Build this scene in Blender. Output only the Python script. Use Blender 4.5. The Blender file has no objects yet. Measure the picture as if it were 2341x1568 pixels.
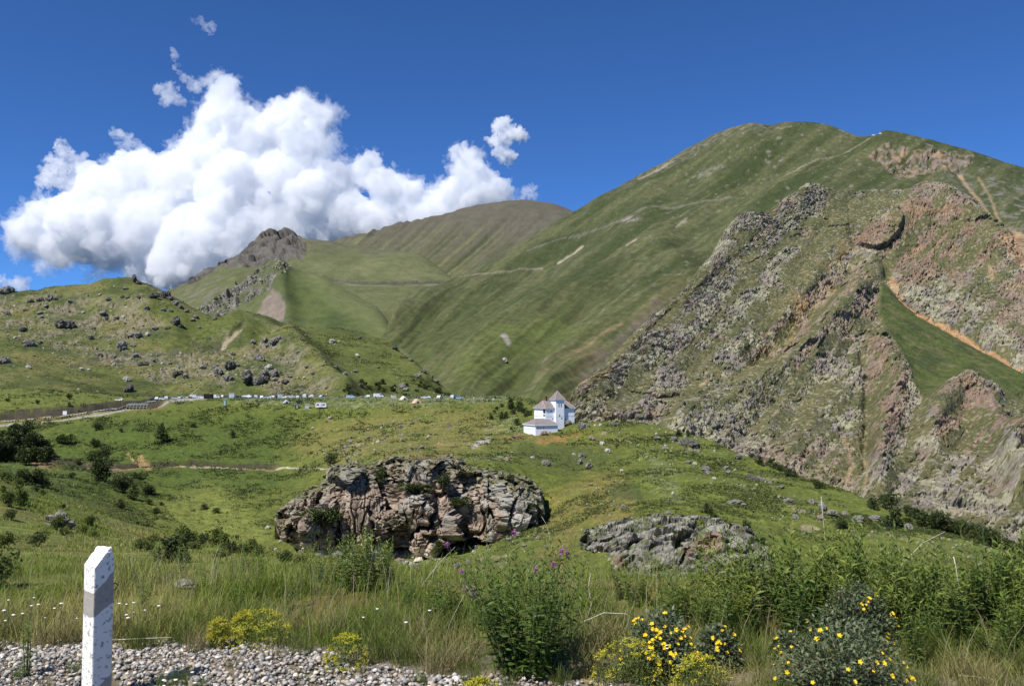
import bpy, math, random
import numpy as np
from concurrent.futures import ThreadPoolExecutor
from mathutils import Vector, Matrix

random.seed(7)
RNG = np.random.default_rng(7)
SC = bpy.context.scene
COL = SC.collection

# ------------------------------------------------------------------ camera model
# pixel units: the photograph scaled to 2341 x 1568
FPX, CU, CV = 1948.0, 1170.5, 784.0
PITCH = math.atan(96.0 / FPX)
SP, CP = math.sin(PITCH), math.cos(PITCH)


def at(u, v, Y):
    """World point seen along (u, v) at world depth Y (eye at the origin, looking along +Y)."""
    u = np.asarray(u, float); v = np.asarray(v, float); Y = np.asarray(Y, float)
    x = (u - CU) / FPX
    y = -(v - CV) / FPX
    dy = CP - y * SP
    dz = SP + y * CP
    k = Y / dy
    return np.stack(np.broadcast_arrays(x * k, Y, dz * k), -1)


def proj(P):
    """World points to (u, v)."""
    P = np.asarray(P, float)
    f = P[..., 1] * CP + P[..., 2] * SP
    up = -P[..., 1] * SP + P[..., 2] * CP
    f = np.where(np.abs(f) < 1e-6, 1e-6, f)
    return CU + FPX * P[..., 0] / f, CV - FPX * up / f


# ------------------------------------------------------------------ noise
_G = np.array([(1, 1, 0), (-1, 1, 0), (1, -1, 0), (-1, -1, 0), (1, 0, 1), (-1, 0, 1), (1, 0, -1), (-1, 0, -1),
               (0, 1, 1), (0, -1, 1), (0, 1, -1), (0, -1, -1), (1, 1, 0), (0, -1, 1), (-1, 1, 0), (0, -1, -1)], np.float32)


_GX, _GY, _GZ = (np.ascontiguousarray(_G[:, k]) for k in range(3))


def _hash(ix, iy, iz, seed):
    with np.errstate(over='ignore'):
        h = (ix.astype(np.uint32) * np.uint32(0x8da6b343)) ^ (iy.astype(np.uint32) * np.uint32(0xd8163841)) \
            ^ (iz.astype(np.uint32) * np.uint32(0xcb1ab31f)) ^ np.uint32((seed * 0x9e3779b1) & 0xffffffff)
        h ^= h >> np.uint32(13); h = h * np.uint32(0x5bd1e995)
        h ^= h >> np.uint32(15); h = h * np.uint32(0x27d4eb2d)
        h ^= h >> np.uint32(13)
    return h


def _perlin(P, seed=0):
    I = np.floor(P)
    f = (P - I).astype(np.float32)
    I = I.astype(np.int32).view(np.uint32)
    w = f * f * f * (f * (f * 6 - 15) + 10)
    out = np.zeros(len(P), np.float32)
    m = np.uint32((seed * 0x9e3779b1) & 0xffffffff)
    with np.errstate(over='ignore'):
        hx = [(I[:, 0] + np.uint32(k)) * np.uint32(0x8da6b343) ^ m for k in (0, 1)]
        hy = [(I[:, 1] + np.uint32(k)) * np.uint32(0xd8163841) for k in (0, 1)]
        hz = [(I[:, 2] + np.uint32(k)) * np.uint32(0xcb1ab31f) for k in (0, 1)]
        W_ = [(1 - w[:, k], w[:, k]) for k in range(3)]
        F_ = [(f[:, k], f[:, k] - 1) for k in range(3)]
        for dx in (0, 1):
            for dy in (0, 1):
                hxy = hx[dx] ^ hy[dy]; wxy = W_[0][dx] * W_[1][dy]
                for dz in (0, 1):
                    h = hxy ^ hz[dz]
                    h ^= h >> np.uint32(13); h *= np.uint32(0x5bd1e995)
                    h ^= h >> np.uint32(15); h *= np.uint32(0x27d4eb2d)
                    h ^= h >> np.uint32(13); h &= np.uint32(15)
                    d = _GX[h] * F_[0][dx] + _GY[h] * F_[1][dy] + _GZ[h] * F_[2][dz]
                    out += wxy * W_[2][dz] * d
    return out


_POOL = ThreadPoolExecutor(4)


def _split(fn, P, seed):
    """Run a noise function over slices of the points, several at a time."""
    P = np.asarray(P, np.float64).reshape(-1, 3)
    if len(P) < 30000:
        return fn(P, seed)
    parts = list(_POOL.map(lambda q: fn(q, seed), [P[i:i + 16384] for i in range(0, len(P), 16384)]))
    if isinstance(parts[0], tuple):
        return tuple(np.concatenate(x) for x in zip(*parts))
    return np.concatenate(parts)


def perlin(P, seed=0):
    return _split(_perlin, P, seed)


def _fbm(P, a_):
    octs, seed, gain, mode = a_
    a, out, tot = 1.0, np.zeros(len(P), np.float32), 0.0
    for o in range(octs):
        n = _perlin(P * (2.03 ** o) + o * 17.3, seed + o)
        if mode == 'billow':
            n = np.abs(n) * 2.2 - 0.5
        elif mode == 'ridge':
            n = 0.6 - np.abs(n) * 2.2
        out += a * n; tot += a; a *= gain
    return out / tot


def fbm(P, octs=4, seed=0, gain=0.5, mode=None):
    return _split(_fbm, P, (octs, seed, gain, mode))


def _voronoi(P, seed=0):
    """F1, F2 and a random number of the nearest cell, and the offset from its centre."""
    I = np.floor(P).astype(np.int64); f = (P - I).astype(np.float32)
    n = len(P)
    f1 = np.full(n, 9., np.float32); f2 = np.full(n, 9., np.float32); cid = np.zeros(n, np.uint32)
    off = np.zeros((n, 3), np.float32)
    for dx in (-1, 0, 1):
        for dy in (-1, 0, 1):
            for dz in (-1, 0, 1):
                h = _hash(I[:, 0] + dx, I[:, 1] + dy, I[:, 2] + dz, seed)
                c = np.stack([(h & np.uint32(1023)) / 1023., ((h >> np.uint32(10)) & np.uint32(1023)) / 1023.,
                              ((h >> np.uint32(20)) & np.uint32(1023)) / 1023.], -1).astype(np.float32)
                d = f - c - np.array((dx, dy, dz), np.float32)
                r = np.sqrt((d * d).sum(1))
                near = r < f1
                f2 = np.where(near, f1, np.minimum(f2, r))
                f1 = np.where(near, r, f1)
                cid = np.where(near, h, cid)
                off[near] = d[near]
    rnd = _hash(cid.astype(np.int64), cid.astype(np.int64) * 0 + 3, cid.astype(np.int64) * 0 + 9, seed + 5)
    return f1, f2, (rnd & np.uint32(65535)).astype(np.float32) / 65535., off


def voronoi(P, seed=0):
    return _split(_voronoi, P, seed)


def blocks(P, seed=0, tilt=0.9):
    """Blocky, faceted rock relief: every cell a tilted facet of its own height."""
    f1, f2, r, off = voronoi(P, seed)
    a = np.stack([np.sin(r * 91.), np.sin(r * 57. + 1), np.sin(r * 73. + 2)], -1)
    crack = np.clip((f2 - f1) * 5, 0, 1)
    return (r - 0.5) * 1.1 + tilt * (a * off).sum(1) - 0.45 * (1 - crack), r, crack


def sstep(a, b, x):
    t = np.clip((x - a) / (b - a), 0, 1)
    return t * t * (3 - 2 * t)


def mix(a, b, t):
    t = np.asarray(t)[..., None]
    return np.asarray(a) * (1 - t) + np.asarray(b) * t


def pchip(xk, yk, x):
    """Monotone cubic interpolation, held constant outside the knots."""
    xk = np.asarray(xk, float); yk = np.asarray(yk, float)
    h = np.diff(xk); d = np.diff(yk) / h
    m = np.zeros_like(yk)
    if len(xk) > 2:
        w1 = 2 * h[1:] + h[:-1]; w2 = h[1:] + 2 * h[:-1]
        ok = d[:-1] * d[1:] > 0
        m[1:-1][ok] = ((w1 + w2)[ok]) / (w1[ok] / d[:-1][ok] + w2[ok] / d[1:][ok])
    m[0], m[-1] = d[0], d[-1]
    x = np.clip(np.asarray(x, float), xk[0], xk[-1])
    i = np.clip(np.searchsorted(xk, x) - 1, 0, len(xk) - 2)
    t = (x - xk[i]) / h[i]
    t2, t3 = t * t, t * t * t
    return (2 * t3 - 3 * t2 + 1) * yk[i] + (t3 - 2 * t2 + t) * h[i] * m[i] + (-2 * t3 + 3 * t2) * yk[i + 1] + (t3 - t2) * h[i] * m[i + 1]


def _poly_sd(u, v, poly):
    """Signed distance to a polygon, positive inside (pixels)."""
    u = np.asarray(u, np.float32); v = np.asarray(v, np.float32)
    best = np.full(u.shape, 1e9, np.float32); inside = np.zeros(u.shape, bool)
    n = len(poly)
    for i in range(n):
        (x0, y0), (x1, y1) = poly[i], poly[(i + 1) % n]
        dx, dy = x1 - x0, y1 - y0
        t = np.clip(((u - x0) * dx + (v - y0) * dy) / (dx * dx + dy * dy + 1e-9), 0, 1)
        best = np.minimum(best, (u - x0 - t * dx) ** 2 + (v - y0 - t * dy) ** 2)
        if y0 != y1:
            c = ((y0 > v) != (y1 > v)) & (u < dx * (v - y0) / dy + x0)
            inside ^= c
    best = np.sqrt(best)
    return np.where(inside, best, -best)


def _line_d(u, v, pts):
    """Distance to a polyline (pixels)."""
    u = np.asarray(u, np.float32); v = np.asarray(v, np.float32)
    best = np.full(u.shape, 1e9, np.float32)
    for (x0, y0), (x1, y1) in zip(pts[:-1], pts[1:]):
        dx, dy = x1 - x0, y1 - y0
        t = np.clip(((u - x0) * dx + (v - y0) * dy) / (dx * dx + dy * dy + 1e-9), 0, 1)
        best = np.minimum(best, (u - x0 - t * dx) ** 2 + (v - y0 - t * dy) ** 2)
    return np.sqrt(best)


def _split2(fn, u, v, pts):
    u = np.asarray(u, np.float32); v = np.asarray(v, np.float32)
    if u.size < 30000:
        return fn(u, v, pts)
    return np.concatenate(list(_POOL.map(lambda i: fn(u[i:i + 32768], v[i:i + 32768], pts), range(0, u.size, 32768))))


def poly_sd(u, v, poly):
    return _split2(_poly_sd, u, v, poly)


def line_d(u, v, pts):
    return _split2(_line_d, u, v, pts)


# ------------------------------------------------------------------ meshes
def raw_mesh(name, V, faces, smooth=True, color=None, mat_index=None):
    """faces: int array (n,3) or (n,4), or a list of such arrays."""
    me = bpy.data.meshes.new(name)
    V = np.asarray(V, np.float32).reshape(-1, 3)
    fl = [np.asarray(f, np.int32) for f in (faces if isinstance(faces, (list, tuple)) else [faces])]
    fl = [f for f in fl if len(f)]
    nl = sum(f.size for f in fl); nf = sum(len(f) for f in fl)
    me.vertices.add(len(V)); me.vertices.foreach_set('co', V.ravel())
    me.loops.add(nl); me.loops.foreach_set('vertex_index', np.concatenate([f.ravel() for f in fl]))
    sizes = np.concatenate([np.full(len(f), f.shape[1], np.int32) for f in fl])
    starts = np.concatenate([[0], np.cumsum(sizes)[:-1]]).astype(np.int32)
    me.polygons.add(nf)
    me.polygons.foreach_set('loop_start', starts)
    if mat_index is not None:
        me.polygons.foreach_set('material_index', np.asarray(mat_index, np.int32))
    me.update(calc_edges=True)
    me.validate()
    me.polygons.foreach_set('use_smooth', np.full(len(me.polygons), bool(smooth)))
    if color is not None:
        c = np.ones((len(V), 4), np.float32); c[:, :3] = color
        a = me.color_attributes.new('col', 'FLOAT_COLOR', 'POINT')
        a.data.foreach_set('color', c.ravel())
    me.update()
    return me


def put(name, me, mats=None, parent=None, loc=None):
    o = bpy.data.objects.new(name, me); COL.objects.link(o)
    if mats is not None and me is not None:
        for m in (mats if isinstance(mats, (list, tuple)) else [mats]):
            me.materials.append(m)
    if parent is not None:
        o.parent = parent
    if loc is not None:
        o.location = loc
    return o


def tag(o, label=None, cat=None, group=None, kind=None):
    if label: o['label'] = label
    if cat: o['category'] = cat
    if group: o['group'] = group
    if kind: o['kind'] = kind
    return o


def empty(name, loc, rz=0.0):
    o = bpy.data.objects.new(name, None); COL.objects.link(o)
    o.location = loc; o.rotation_euler = (0, 0, rz); o.empty_display_size = 0.2
    return o


# ------------------------------------------------------------------ materials
def new_mat(name):
    m = bpy.data.materials.new(name); m.use_nodes = True
    nt = m.node_tree
    return m, nt, nt.nodes['Principled BSDF']


def col_mat(name, rough=0.9, scale=1.0, amount=0.25, bump=0.0, bump_scale=None, trans=0.0, base=None, spec=0.2):
    """Principled: vertex colour 'col' (or a base colour) times fine noise, with optional bump and leaf translucency."""
    m, nt, b = new_mat(name)
    N, L = nt.nodes, nt.links
    if base is None:
        a = N.new('ShaderNodeAttribute'); a.attribute_name = 'col'; src = a.outputs['Color']
    else:
        a = N.new('ShaderNodeRGB'); a.outputs[0].default_value = (*base, 1); src = a.outputs[0]
    tc = N.new('ShaderNodeNewGeometry')
    no = N.new('ShaderNodeTexNoise'); no.inputs['Scale'].default_value = scale
    no.inputs['Detail'].default_value = 5; no.inputs['Roughness'].default_value = 0.65
    L.new(tc.outputs['Position'], no.inputs['Vector'])
    mr = N.new('ShaderNodeMapRange'); mr.inputs['From Min'].default_value = 0.25; mr.inputs['From Max'].default_value = 0.75
    mr.inputs['To Min'].default_value = 1 - amount; mr.inputs['To Max'].default_value = 1 + amount
    L.new(no.outputs['Fac'], mr.inputs['Value'])
    vm = N.new('ShaderNodeVectorMath'); vm.operation = 'SCALE'
    L.new(src, vm.inputs[0]); L.new(mr.outputs['Result'], vm.inputs['Scale'])
    L.new(vm.outputs[0], b.inputs['Base Color'])
    b.inputs['Roughness'].default_value = rough
    b.inputs['Specular IOR Level'].default_value = spec
    if bump:
        n2 = N.new('ShaderNodeTexNoise'); n2.inputs['Scale'].default_value = bump_scale or scale * 2
        n2.inputs['Detail'].default_value = 6
        L.new(tc.outputs['Position'], n2.inputs['Vector'])
        bp = N.new('ShaderNodeBump'); bp.inputs['Strength'].default_value = 1.0; bp.inputs['Distance'].default_value = bump
        L.new(n2.outputs['Fac'], bp.inputs['Height']); L.new(bp.outputs['Normal'], b.inputs['Normal'])
    if trans:
        t = N.new('ShaderNodeBsdfTranslucent'); L.new(vm.outputs[0], t.inputs['Color'])
        ms = N.new('ShaderNodeMixShader'); ms.inputs['Fac'].default_value = trans
        L.new(b.outputs[0], ms.inputs[1]); L.new(t.outputs[0], ms.inputs[2])
        L.new(ms.outputs[0], N['Material Output'].inputs['Surface'])
    return m


# ------------------------------------------------------------------ camera, sun and sky
cam = bpy.data.cameras.new('camera'); co = bpy.data.objects.new('camera', cam); COL.objects.link(co)
cam.sensor_width = 36.0; cam.lens = 36.0 * FPX / 2341.0
cam.clip_start = 0.1; cam.clip_end = 60000
co.location = (0, 0, 0); co.rotation_euler = (math.pi / 2 + PITCH, 0, 0)
SC.camera = co

SUN_TO = Vector((-0.50, -0.56, 1.0)).normalized()        # towards the sun: left of and a little behind the camera, high
sl = bpy.data.lights.new('sun', 'SUN'); sl.energy = 4.0; sl.angle = math.radians(0.5); sl.color = (1.0, 0.955, 0.89)
so = bpy.data.objects.new('sun', sl); COL.objects.link(so)
so.rotation_euler = SUN_TO.to_track_quat('Z', 'Y').to_euler()

w = bpy.data.worlds.new('World'); SC.world = w; w.use_nodes = True
nt = w.node_tree
sky = nt.nodes.new('ShaderNodeTexSky'); sky.sky_type = 'NISHITA'; sky.sun_disc = False
sky.sun_elevation = math.asin(SUN_TO.z); sky.sun_rotation = math.atan2(SUN_TO.x, SUN_TO.y)
sky.altitude = 4500; sky.air_density = 1.0; sky.dust_density = 0.0; sky.ozone_density = 3.0
tint = nt.nodes.new('ShaderNodeMix'); tint.data_type = 'RGBA'; tint.blend_type = 'MULTIPLY'
tint.inputs['Factor'].default_value = 1.0
tint.inputs['B'].default_value = (0.41, 0.735, 1.13, 1)
nt.links.new(sky.outputs['Color'], tint.inputs['A'])
nt.links.new(tint.outputs['Result'], nt.nodes['Background'].inputs['Color'])
nt.nodes['Background'].inputs['Strength'].default_value = 0.078

vs = SC.view_settings
SC.display_settings.display_device = 'sRGB'
vs.view_transform = 'Standard'; vs.look = 'None'; vs.exposure = 0.74; vs.gamma = 1.0; vs.use_curve_mapping = False
cy = SC.cycles
cy.use_denoising = True; cy.denoiser = 'OPENIMAGEDENOISE'; cy.denoising_input_passes = 'RGB_ALBEDO_NORMAL'; cy.denoising_prefilter = 'ACCURATE'
cy.max_bounces = 40; cy.diffuse_bounces = 3; cy.glossy_bounces = 2; cy.transmission_bounces = 3
cy.volume_bounces = 40; cy.transparent_max_bounces = 24
# ------------------------------------------------------------------ clouds: closed shapes filled with evenly dense white vapour
def cloud_mat(name, density):
    m = bpy.data.materials.new(name); m.use_nodes = True
    nt = m.node_tree
    nt.nodes.remove(nt.nodes['Principled BSDF'])
    v = nt.nodes.new('ShaderNodeVolumePrincipled')
    v.inputs['Color'].default_value = (.978, .981, .987, 1)
    v.inputs['Density'].default_value = density
    v.inputs['Anisotropy'].default_value = 0.0
    nt.links.new(v.outputs[0], nt.nodes['Material Output'].inputs['Volume'])
    return m


def outer_shells(me):
    """Drop the small stray shells and inner pockets that the remesh leaves."""
    n = len(me.vertices); E = np.empty(len(me.edges) * 2, np.int32); me.edges.foreach_get('vertices', E); E = E.reshape(-1, 2)
    lab = np.arange(n)
    for _ in range(400):
        m = np.minimum(lab[E[:, 0]], lab[E[:, 1]]); new = lab.copy()
        np.minimum.at(new, E[:, 0], m); np.minimum.at(new, E[:, 1], m); new = new[new]
        if (new == lab).all(): break
        lab = new
    cnt = np.bincount(lab, minlength=n)
    keep = cnt[lab] > .03 * n
    F = np.empty(len(me.polygons) * 4, np.int32); me.polygons.foreach_get('vertices', F) if all(len(p.vertices) == 4 for p in me.polygons) else None
    F = F.reshape(-1, 4); F = F[keep[F[:, 0]]]
    V = np.empty(n * 3, np.float32); me.vertices.foreach_get('co', V)
    idx = np.cumsum(keep) - 1
    out = raw_mesh('cloud', V.reshape(-1, 3)[keep], idx[F]); bpy.data.meshes.remove(me)
    return out


CLOUD_Y = 6500.0


def make_cloud(blobs, density, label, voxel=11.0, amp=0.5, seed=1, flat=1.0, parent=None, grow=0.0):
    """Union of puffs, remeshed into one closed surface and roughened with billowing relief."""
    ico = bpy.data.meshes.new('tmp')
    import bmesh
    bm = bmesh.new()
    k = CLOUD_Y / FPX
    r_ = np.random.default_rng(seed)
    allb = []
    for (u, v, r) in blobs:
        r *= 1 + grow
        allb.append((u, v, r, 0.0))
        for _ in range(7):                                         # smaller puffs budding from each
            a = r_.uniform(0, 2 * math.pi); q = r_.uniform(0.55, 1.0); rr = r * r_.uniform(0.3, 0.55)
            b = (u + math.cos(a) * r * q * 0.95, v + math.sin(a) * r * q * 0.85, rr, -r_.uniform(-0.3, 0.9) * r * math.sqrt(max(0.0, 1 - q * q * 0.8)))
            allb.append(b)
            for _ in range(4 if rr > 9 and not grow else 0):                     # and smaller ones on those
                a = r_.uniform(0, 2 * math.pi); q = r_.uniform(0.6, 1.0); r3 = rr * r_.uniform(0.28, 0.5)
                allb.append((b[0] + math.cos(a) * rr * q, b[1] + math.sin(a) * rr * q, r3, b[3] - r_.uniform(-0.2, 1.0) * rr * math.sqrt(max(0.0, 1 - q * q * 0.8))))
    for (u, v, r, dd) in allb:
        P = at(u, v, CLOUD_Y + dd * k)
        mtx = Matrix.Translation(Vector(P)) @ Matrix.Diagonal((r * k, r * k * 0.9, r * k * flat, 1))
        bmesh.ops.create_icosphere(bm, subdivisions=3 if r > 30 else 2 if r > 11 else 1, radius=1.0 if r > 11 else 1.1, matrix=mtx)
    bm.to_mesh(ico); bm.free()
    o = bpy.data.objects.new('tmp', ico); COL.objects.link(o)
    md = o.modifiers.new('r', 'REMESH'); md.mode = 'VOXEL'; md.voxel_size = voxel
    dg = bpy.context.evaluated_depsgraph_get(); dg.update()
    me = bpy.data.meshes.new_from_object(o.evaluated_get(dg))
    bpy.data.objects.remove(o); bpy.data.meshes.remove(ico)
    n = len(me.vertices)
    V = np.empty(n * 3, np.float32); me.vertices.foreach_get('co', V); V = V.reshape(-1, 3).astype(float)
    for s, a in ((240., 70.), (100., 52.), (46., 38.)):
        Nn = np.empty(n * 3, np.float32); me.vertices.foreach_get('normal', Nn); Nn = Nn.reshape(-1, 3)
        d = fbm(V / s, 3, seed + int(s), mode='billow')
        w3 = np.stack([perlin(V / s, seed + 11), perlin(V / s, seed + 12), perlin(V / s, seed + 13)], -1)
        V = V + Nn * (d * a * amp)[:, None] + w3 * a * amp * 0.5
        me.vertices.foreach_set('co', V.astype(np.float32).ravel()); me.update()
    # a second remesh heals the folds, then the finest curls
    o = bpy.data.objects.new('tmp', me); COL.objects.link(o)
    md = o.modifiers.new('r', 'REMESH'); md.mode = 'VOXEL'; md.voxel_size = voxel * .8
    dg = bpy.context.evaluated_depsgraph_get(); dg.update()
    m2 = bpy.data.meshes.new_from_object(o.evaluated_get(dg)); bpy.data.objects.remove(o); bpy.data.meshes.remove(me); me = m2
    if not grow: me = outer_shells(me)
    n = len(me.vertices)
    V = np.empty(n * 3, np.float32); me.vertices.foreach_get('co', V); V = V.reshape(-1, 3).astype(float)
    Nn = np.empty(n * 3, np.float32); me.vertices.foreach_get('normal', Nn); Nn = Nn.reshape(-1, 3)
    V = V + Nn * (fbm(V / 34., 3, seed + 90, mode='billow') * 34 * amp)[:, None] + Nn * ((sstep(.12, .5, fbm(V / 70., 4, seed + 91)) * 60 - 42 * grow) * amp)[:, None]
    me.vertices.foreach_set('co', V.astype(np.float32).ravel()); me.update()
    if True:
        me.polygons.foreach_set('use_smooth', np.ones(len(me.polygons), bool))
    me.name = 'cloud'
    o = put('cloud' if parent is None else 'cloud_fringe', me, cloud_mat('cloud_vapour', density), parent)
    if parent is None: tag(o, label, 'cloud')
    return o


GREAT = [(515, 195, 26), (512, 232, 40), (500, 275, 50), (545, 258, 30), (480, 300, 38),
            (690, 250, 34), (722, 268, 36), (650, 285, 50), (690, 320, 55), (590, 320, 55), (520, 345, 55), (445, 345, 38),
            (420, 420, 80), (310, 425, 65), (235, 440, 60), (540, 440, 100), (650, 420, 85), (760, 425, 52), (830, 395, 32),
            (848, 368, 24), (885, 435, 42), (940, 448, 34), (980, 466, 28), (340, 520, 95), (190, 520, 85), (95, 490, 34),
            (55, 535, 42), (130, 565, 45), (450, 560, 105), (560, 540, 105), (680, 510, 85), (780, 500, 70), (880, 505, 52),
            (960, 500, 45), (250, 575, 45), (330, 615, 42), (400, 625, 45), (1050, 345, 20), (1068, 372, 30), (1085, 412, 38),
            (1120, 440, 40), (1045, 460, 45), (1000, 490, 45), (1145, 462, 26), (200, 390, 26), (480, 640, 50), (560, 640, 60)]
great = make_cloud(GREAT, 0.014, 'great heaped white cumulus cloud spreading above the far peaks', voxel=10.0, seed=3)
make_cloud([b for b in GREAT if b[2] < 62], 0.0050, None, voxel=16.0, amp=1.3, seed=23, parent=great, grow=0.22)
make_cloud([(1148, 287, 20), (1165, 305, 24), (1186, 308, 12), (1140, 318, 18), (1150, 345, 20), (1160, 372, 12)], 0.02,
           'small upright white cloud puff floating right of the great cloud', voxel=8, amp=0.8, seed=5)
make_cloud([(1205, 445, 18), (1220, 428, 12), (1190, 458, 14)], 0.007,
           'faint wisp of cloud over the brown dome summit', voxel=8, amp=0.8, seed=6)
make_cloud([(140, 385, 30), (165, 372, 22), (108, 400, 24), (150, 345, 13), (132, 325, 10), (180, 390, 18)], 0.013,
           'ragged white cloud fragment at the left flank of the great cloud', voxel=8, amp=0.9, seed=7)
make_cloud([(285, 312, 13), (300, 330, 15), (262, 296, 8), (320, 345, 14), (345, 352, 10), (270, 325, 9)], 0.009,
           'thin torn cloud shred above the left shoulder of the great cloud', voxel=8, amp=0.9, seed=8)
make_cloud([(385, 212, 22), (402, 224, 17), (362, 205, 11), (380, 232, 12)], 0.009,
           'round wispy cloud tuft beside the tallest cloud tower', voxel=8, amp=0.9, seed=9)
make_cloud([(398, 135, 8), (405, 152, 9), (418, 170, 10), (432, 186, 11), (447, 196, 8), (390, 117, 5)], 0.008,
           'slanting thin cloud streak above the round wispy tuft', voxel=7, amp=0.8, seed=10)
make_cloud([(462, 56, 11), (478, 60, 11), (447, 52, 8), (492, 63, 7)], 0.007,
           'tiny faint cloud alone highest in the blue sky', voxel=7, amp=0.8, seed=12, flat=0.7)
make_cloud([(0, 650, 16), (48, 652, 12), (20, 655, 14), (-40, 640, 26)], 0.010,
           'low cloud scrap peeping over the left hill crest', voxel=8, amp=0.8, seed=13)
make_cloud([(205, 632, 14), (225, 640, 10), (190, 638, 8)], 0.006,
           'faint cloud wisp just under the great cloud base', voxel=8, amp=0.8, seed=14)
QS = 1.0
# ------------------------------------------------------------------ terrain
# albedos (linear)
G_DARK = np.array((.036, .050, .016)); G_MID = np.array((.080, .100, .029)); G_LUSH = np.array((.091, .120, .029))
G_PALE = np.array((.165, .172, .078)); G_DRY = np.array((.155, .138, .068)); G_ALP = np.array((.070, .074, .036))
G_SILV = np.array((.26, .29, .19)); G_YEL = np.array((.18, .18, .03))
R_GREY = np.array((.20, .185, .16)); R_LICH = np.array((.30, .295, .205)); R_RED = np.array((.235, .155, .112)); R_ORNG = np.array((.31, .185, .10))
R_DARK = np.array((.085, .08, .072)); D_TAN = np.array((.36, .26, .155)); D_EARTH = np.array((.20, .135, .09)); D_PALE = np.array((.46, .40, .31))
SCREE = np.array((.185, .16, .13)); BROWN = np.array((.112, .102, .074))

LAYERS = {}


def as_lines(lines, us):
    """Feature lines [(u, v, Y) ...] to world points on common columns. A dict gives a line derived from the one before it."""
    out = []
    for ln in lines:
        if isinstance(ln, dict):
            p = out[-1].copy()
            h = np.linalg.norm(p[:, :2], axis=1)
            k = (h + ln['back']) / h
            p[:, 0] *= k; p[:, 1] *= k; p[:, 2] -= ln['drop']
            out.append(p)
        else:
            a = np.array(ln, float)
            out.append(at(us, pchip(a[:, 0], a[:, 1], us), pchip(a[:, 0], a[:, 2], us)))
    return np.stack(out)


def loft(lines, us, dv, rows_min=4, rows_max=400):
    K = as_lines(lines, us)                                # (k, n, 3)
    k, n = K.shape[:2]
    d = np.diff(K, axis=0)
    m = np.zeros_like(K)
    ok = d[:-1] * d[1:] > 0
    with np.errstate(divide='ignore', invalid='ignore'):
        hm = 2 * d[:-1] * d[1:] / (d[:-1] + d[1:])
    m[1:-1][ok] = hm[ok]
    m[0], m[-1] = d[0], d[-1]
    rows, tt = [], []
    for i in range(k - 1):
        _, v0 = proj(K[i]); _, v1 = proj(K[i + 1])
        inside = (us > -60) & (us < 2400)
        span = np.percentile(np.abs(v0 - v1)[inside], 90) if inside.any() else 10
        nr = int(np.clip(math.ceil(span / dv), rows_min, rows_max))
        for t in np.linspace(0, 1, nr, endpoint=(i == k - 2)):
            t2, t3 = t * t, t * t * t
            rows.append((2 * t3 - 3 * t2 + 1) * K[i] + (t3 - 2 * t2 + t) * m[i] + (-2 * t3 + 3 * t2) * K[i + 1] + (t3 - t2) * m[i + 1])
            tt.append(i + t)
    return np.stack(rows), np.array(tt)


def grid_normals(P):
    du = np.gradient(P, axis=1); dr = np.gradient(P, axis=0)
    n = np.cross(du, dr)
    n /= np.linalg.norm(n, axis=-1, keepdims=True) + 1e-9
    n *= np.where(n[..., 2:3] < 0, -1, 1)
    return n


def grid_faces(R, C):
    i = np.arange(R * C).reshape(R, C)
    return np.stack([i[:-1, :-1], i[:-1, 1:], i[1:, 1:], i[1:, :-1]], -1).reshape(-1, 4)


def layer(name, u0, u1, du, dv, lines, shape, color, mat, kind='structure', label=None, cat=None, smooth=True):
    du, dv = du * QS, dv * QS
    us = np.arange(max(u0, -70), min(u1, 2420) + du, du)            # finest where the view is, coarser beyond its sides
    if u0 < -70: us = np.concatenate([np.arange(u0, -70 - du, du * 5), us])
    if u1 > 2420: us = np.concatenate([us, np.arange(us[-1] + du * 5, u1 + du, du * 5)])
    P, tt = loft(lines, us, dv)
    R, C = P.shape[:2]
    nrm = grid_normals(P)
    u, v = proj(P)
    ctx = dict(u=u.ravel(), v=v.ravel(), t=np.repeat(tt, C), P=P.reshape(-1, 3), n=nrm.reshape(-1, 3), R=R, C=C, k=len(lines))
    off = shape(ctx)
    P2 = (ctx['P'] + off)
    ctx['P'] = P2
    n2 = grid_normals(P2.reshape(R, C, 3)).reshape(-1, 3)
    ctx['n2'] = n2
    c = np.clip(color(ctx), 0.004, 0.85)
    me = raw_mesh(name, P2, grid_faces(R, C), smooth, c)
    o = put(name, me, mat)
    tag(o, label, cat, kind=kind)
    uu, vv = proj(P2)
    LAYERS[name] = dict(P=P2, u=uu, v=vv, n=n2, t=ctx['t'], o=o)
    return o


def nv(seed, u, v, su, sv, octs=3, ang=0.0, **k):
    """Noise over a face of the terrain: su along the direction 'ang' (degrees, up to the right), sv across it."""
    a = math.radians(ang)
    s = u * math.cos(a) - v * math.sin(a); t = u * math.sin(a) + v * math.cos(a)
    return fbm(np.stack([s / su, t / sv, np.zeros_like(u)], -1), octs, seed, **k)


def warp(c, sw, octs, seed):
    k = ('w', sw, octs, seed)
    if k not in c:
        c[k] = fbm(np.stack([c['u'] / sw, c['v'] / sw, c['u'] * 0], -1), octs, seed)
    return c[k]


def pm(c, poly, soft, wob=8., sw=30., seed=3):
    """Patch mask with a ragged edge."""
    w1 = warp(c, sw, 4, seed) * wob * 2
    return sstep(-soft, soft, poly_sd(c['u'], c['v'], poly) + w1)


def lm(c, pts, width, soft=None, wob=2.0, seed=5):
    w1 = warp(c, 14., 3, seed) * wob * 2
    soft = soft or width * 0.6
    return 1 - sstep(width - soft, width + soft, line_d(c['u'], c['v'], pts) + w1)


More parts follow.
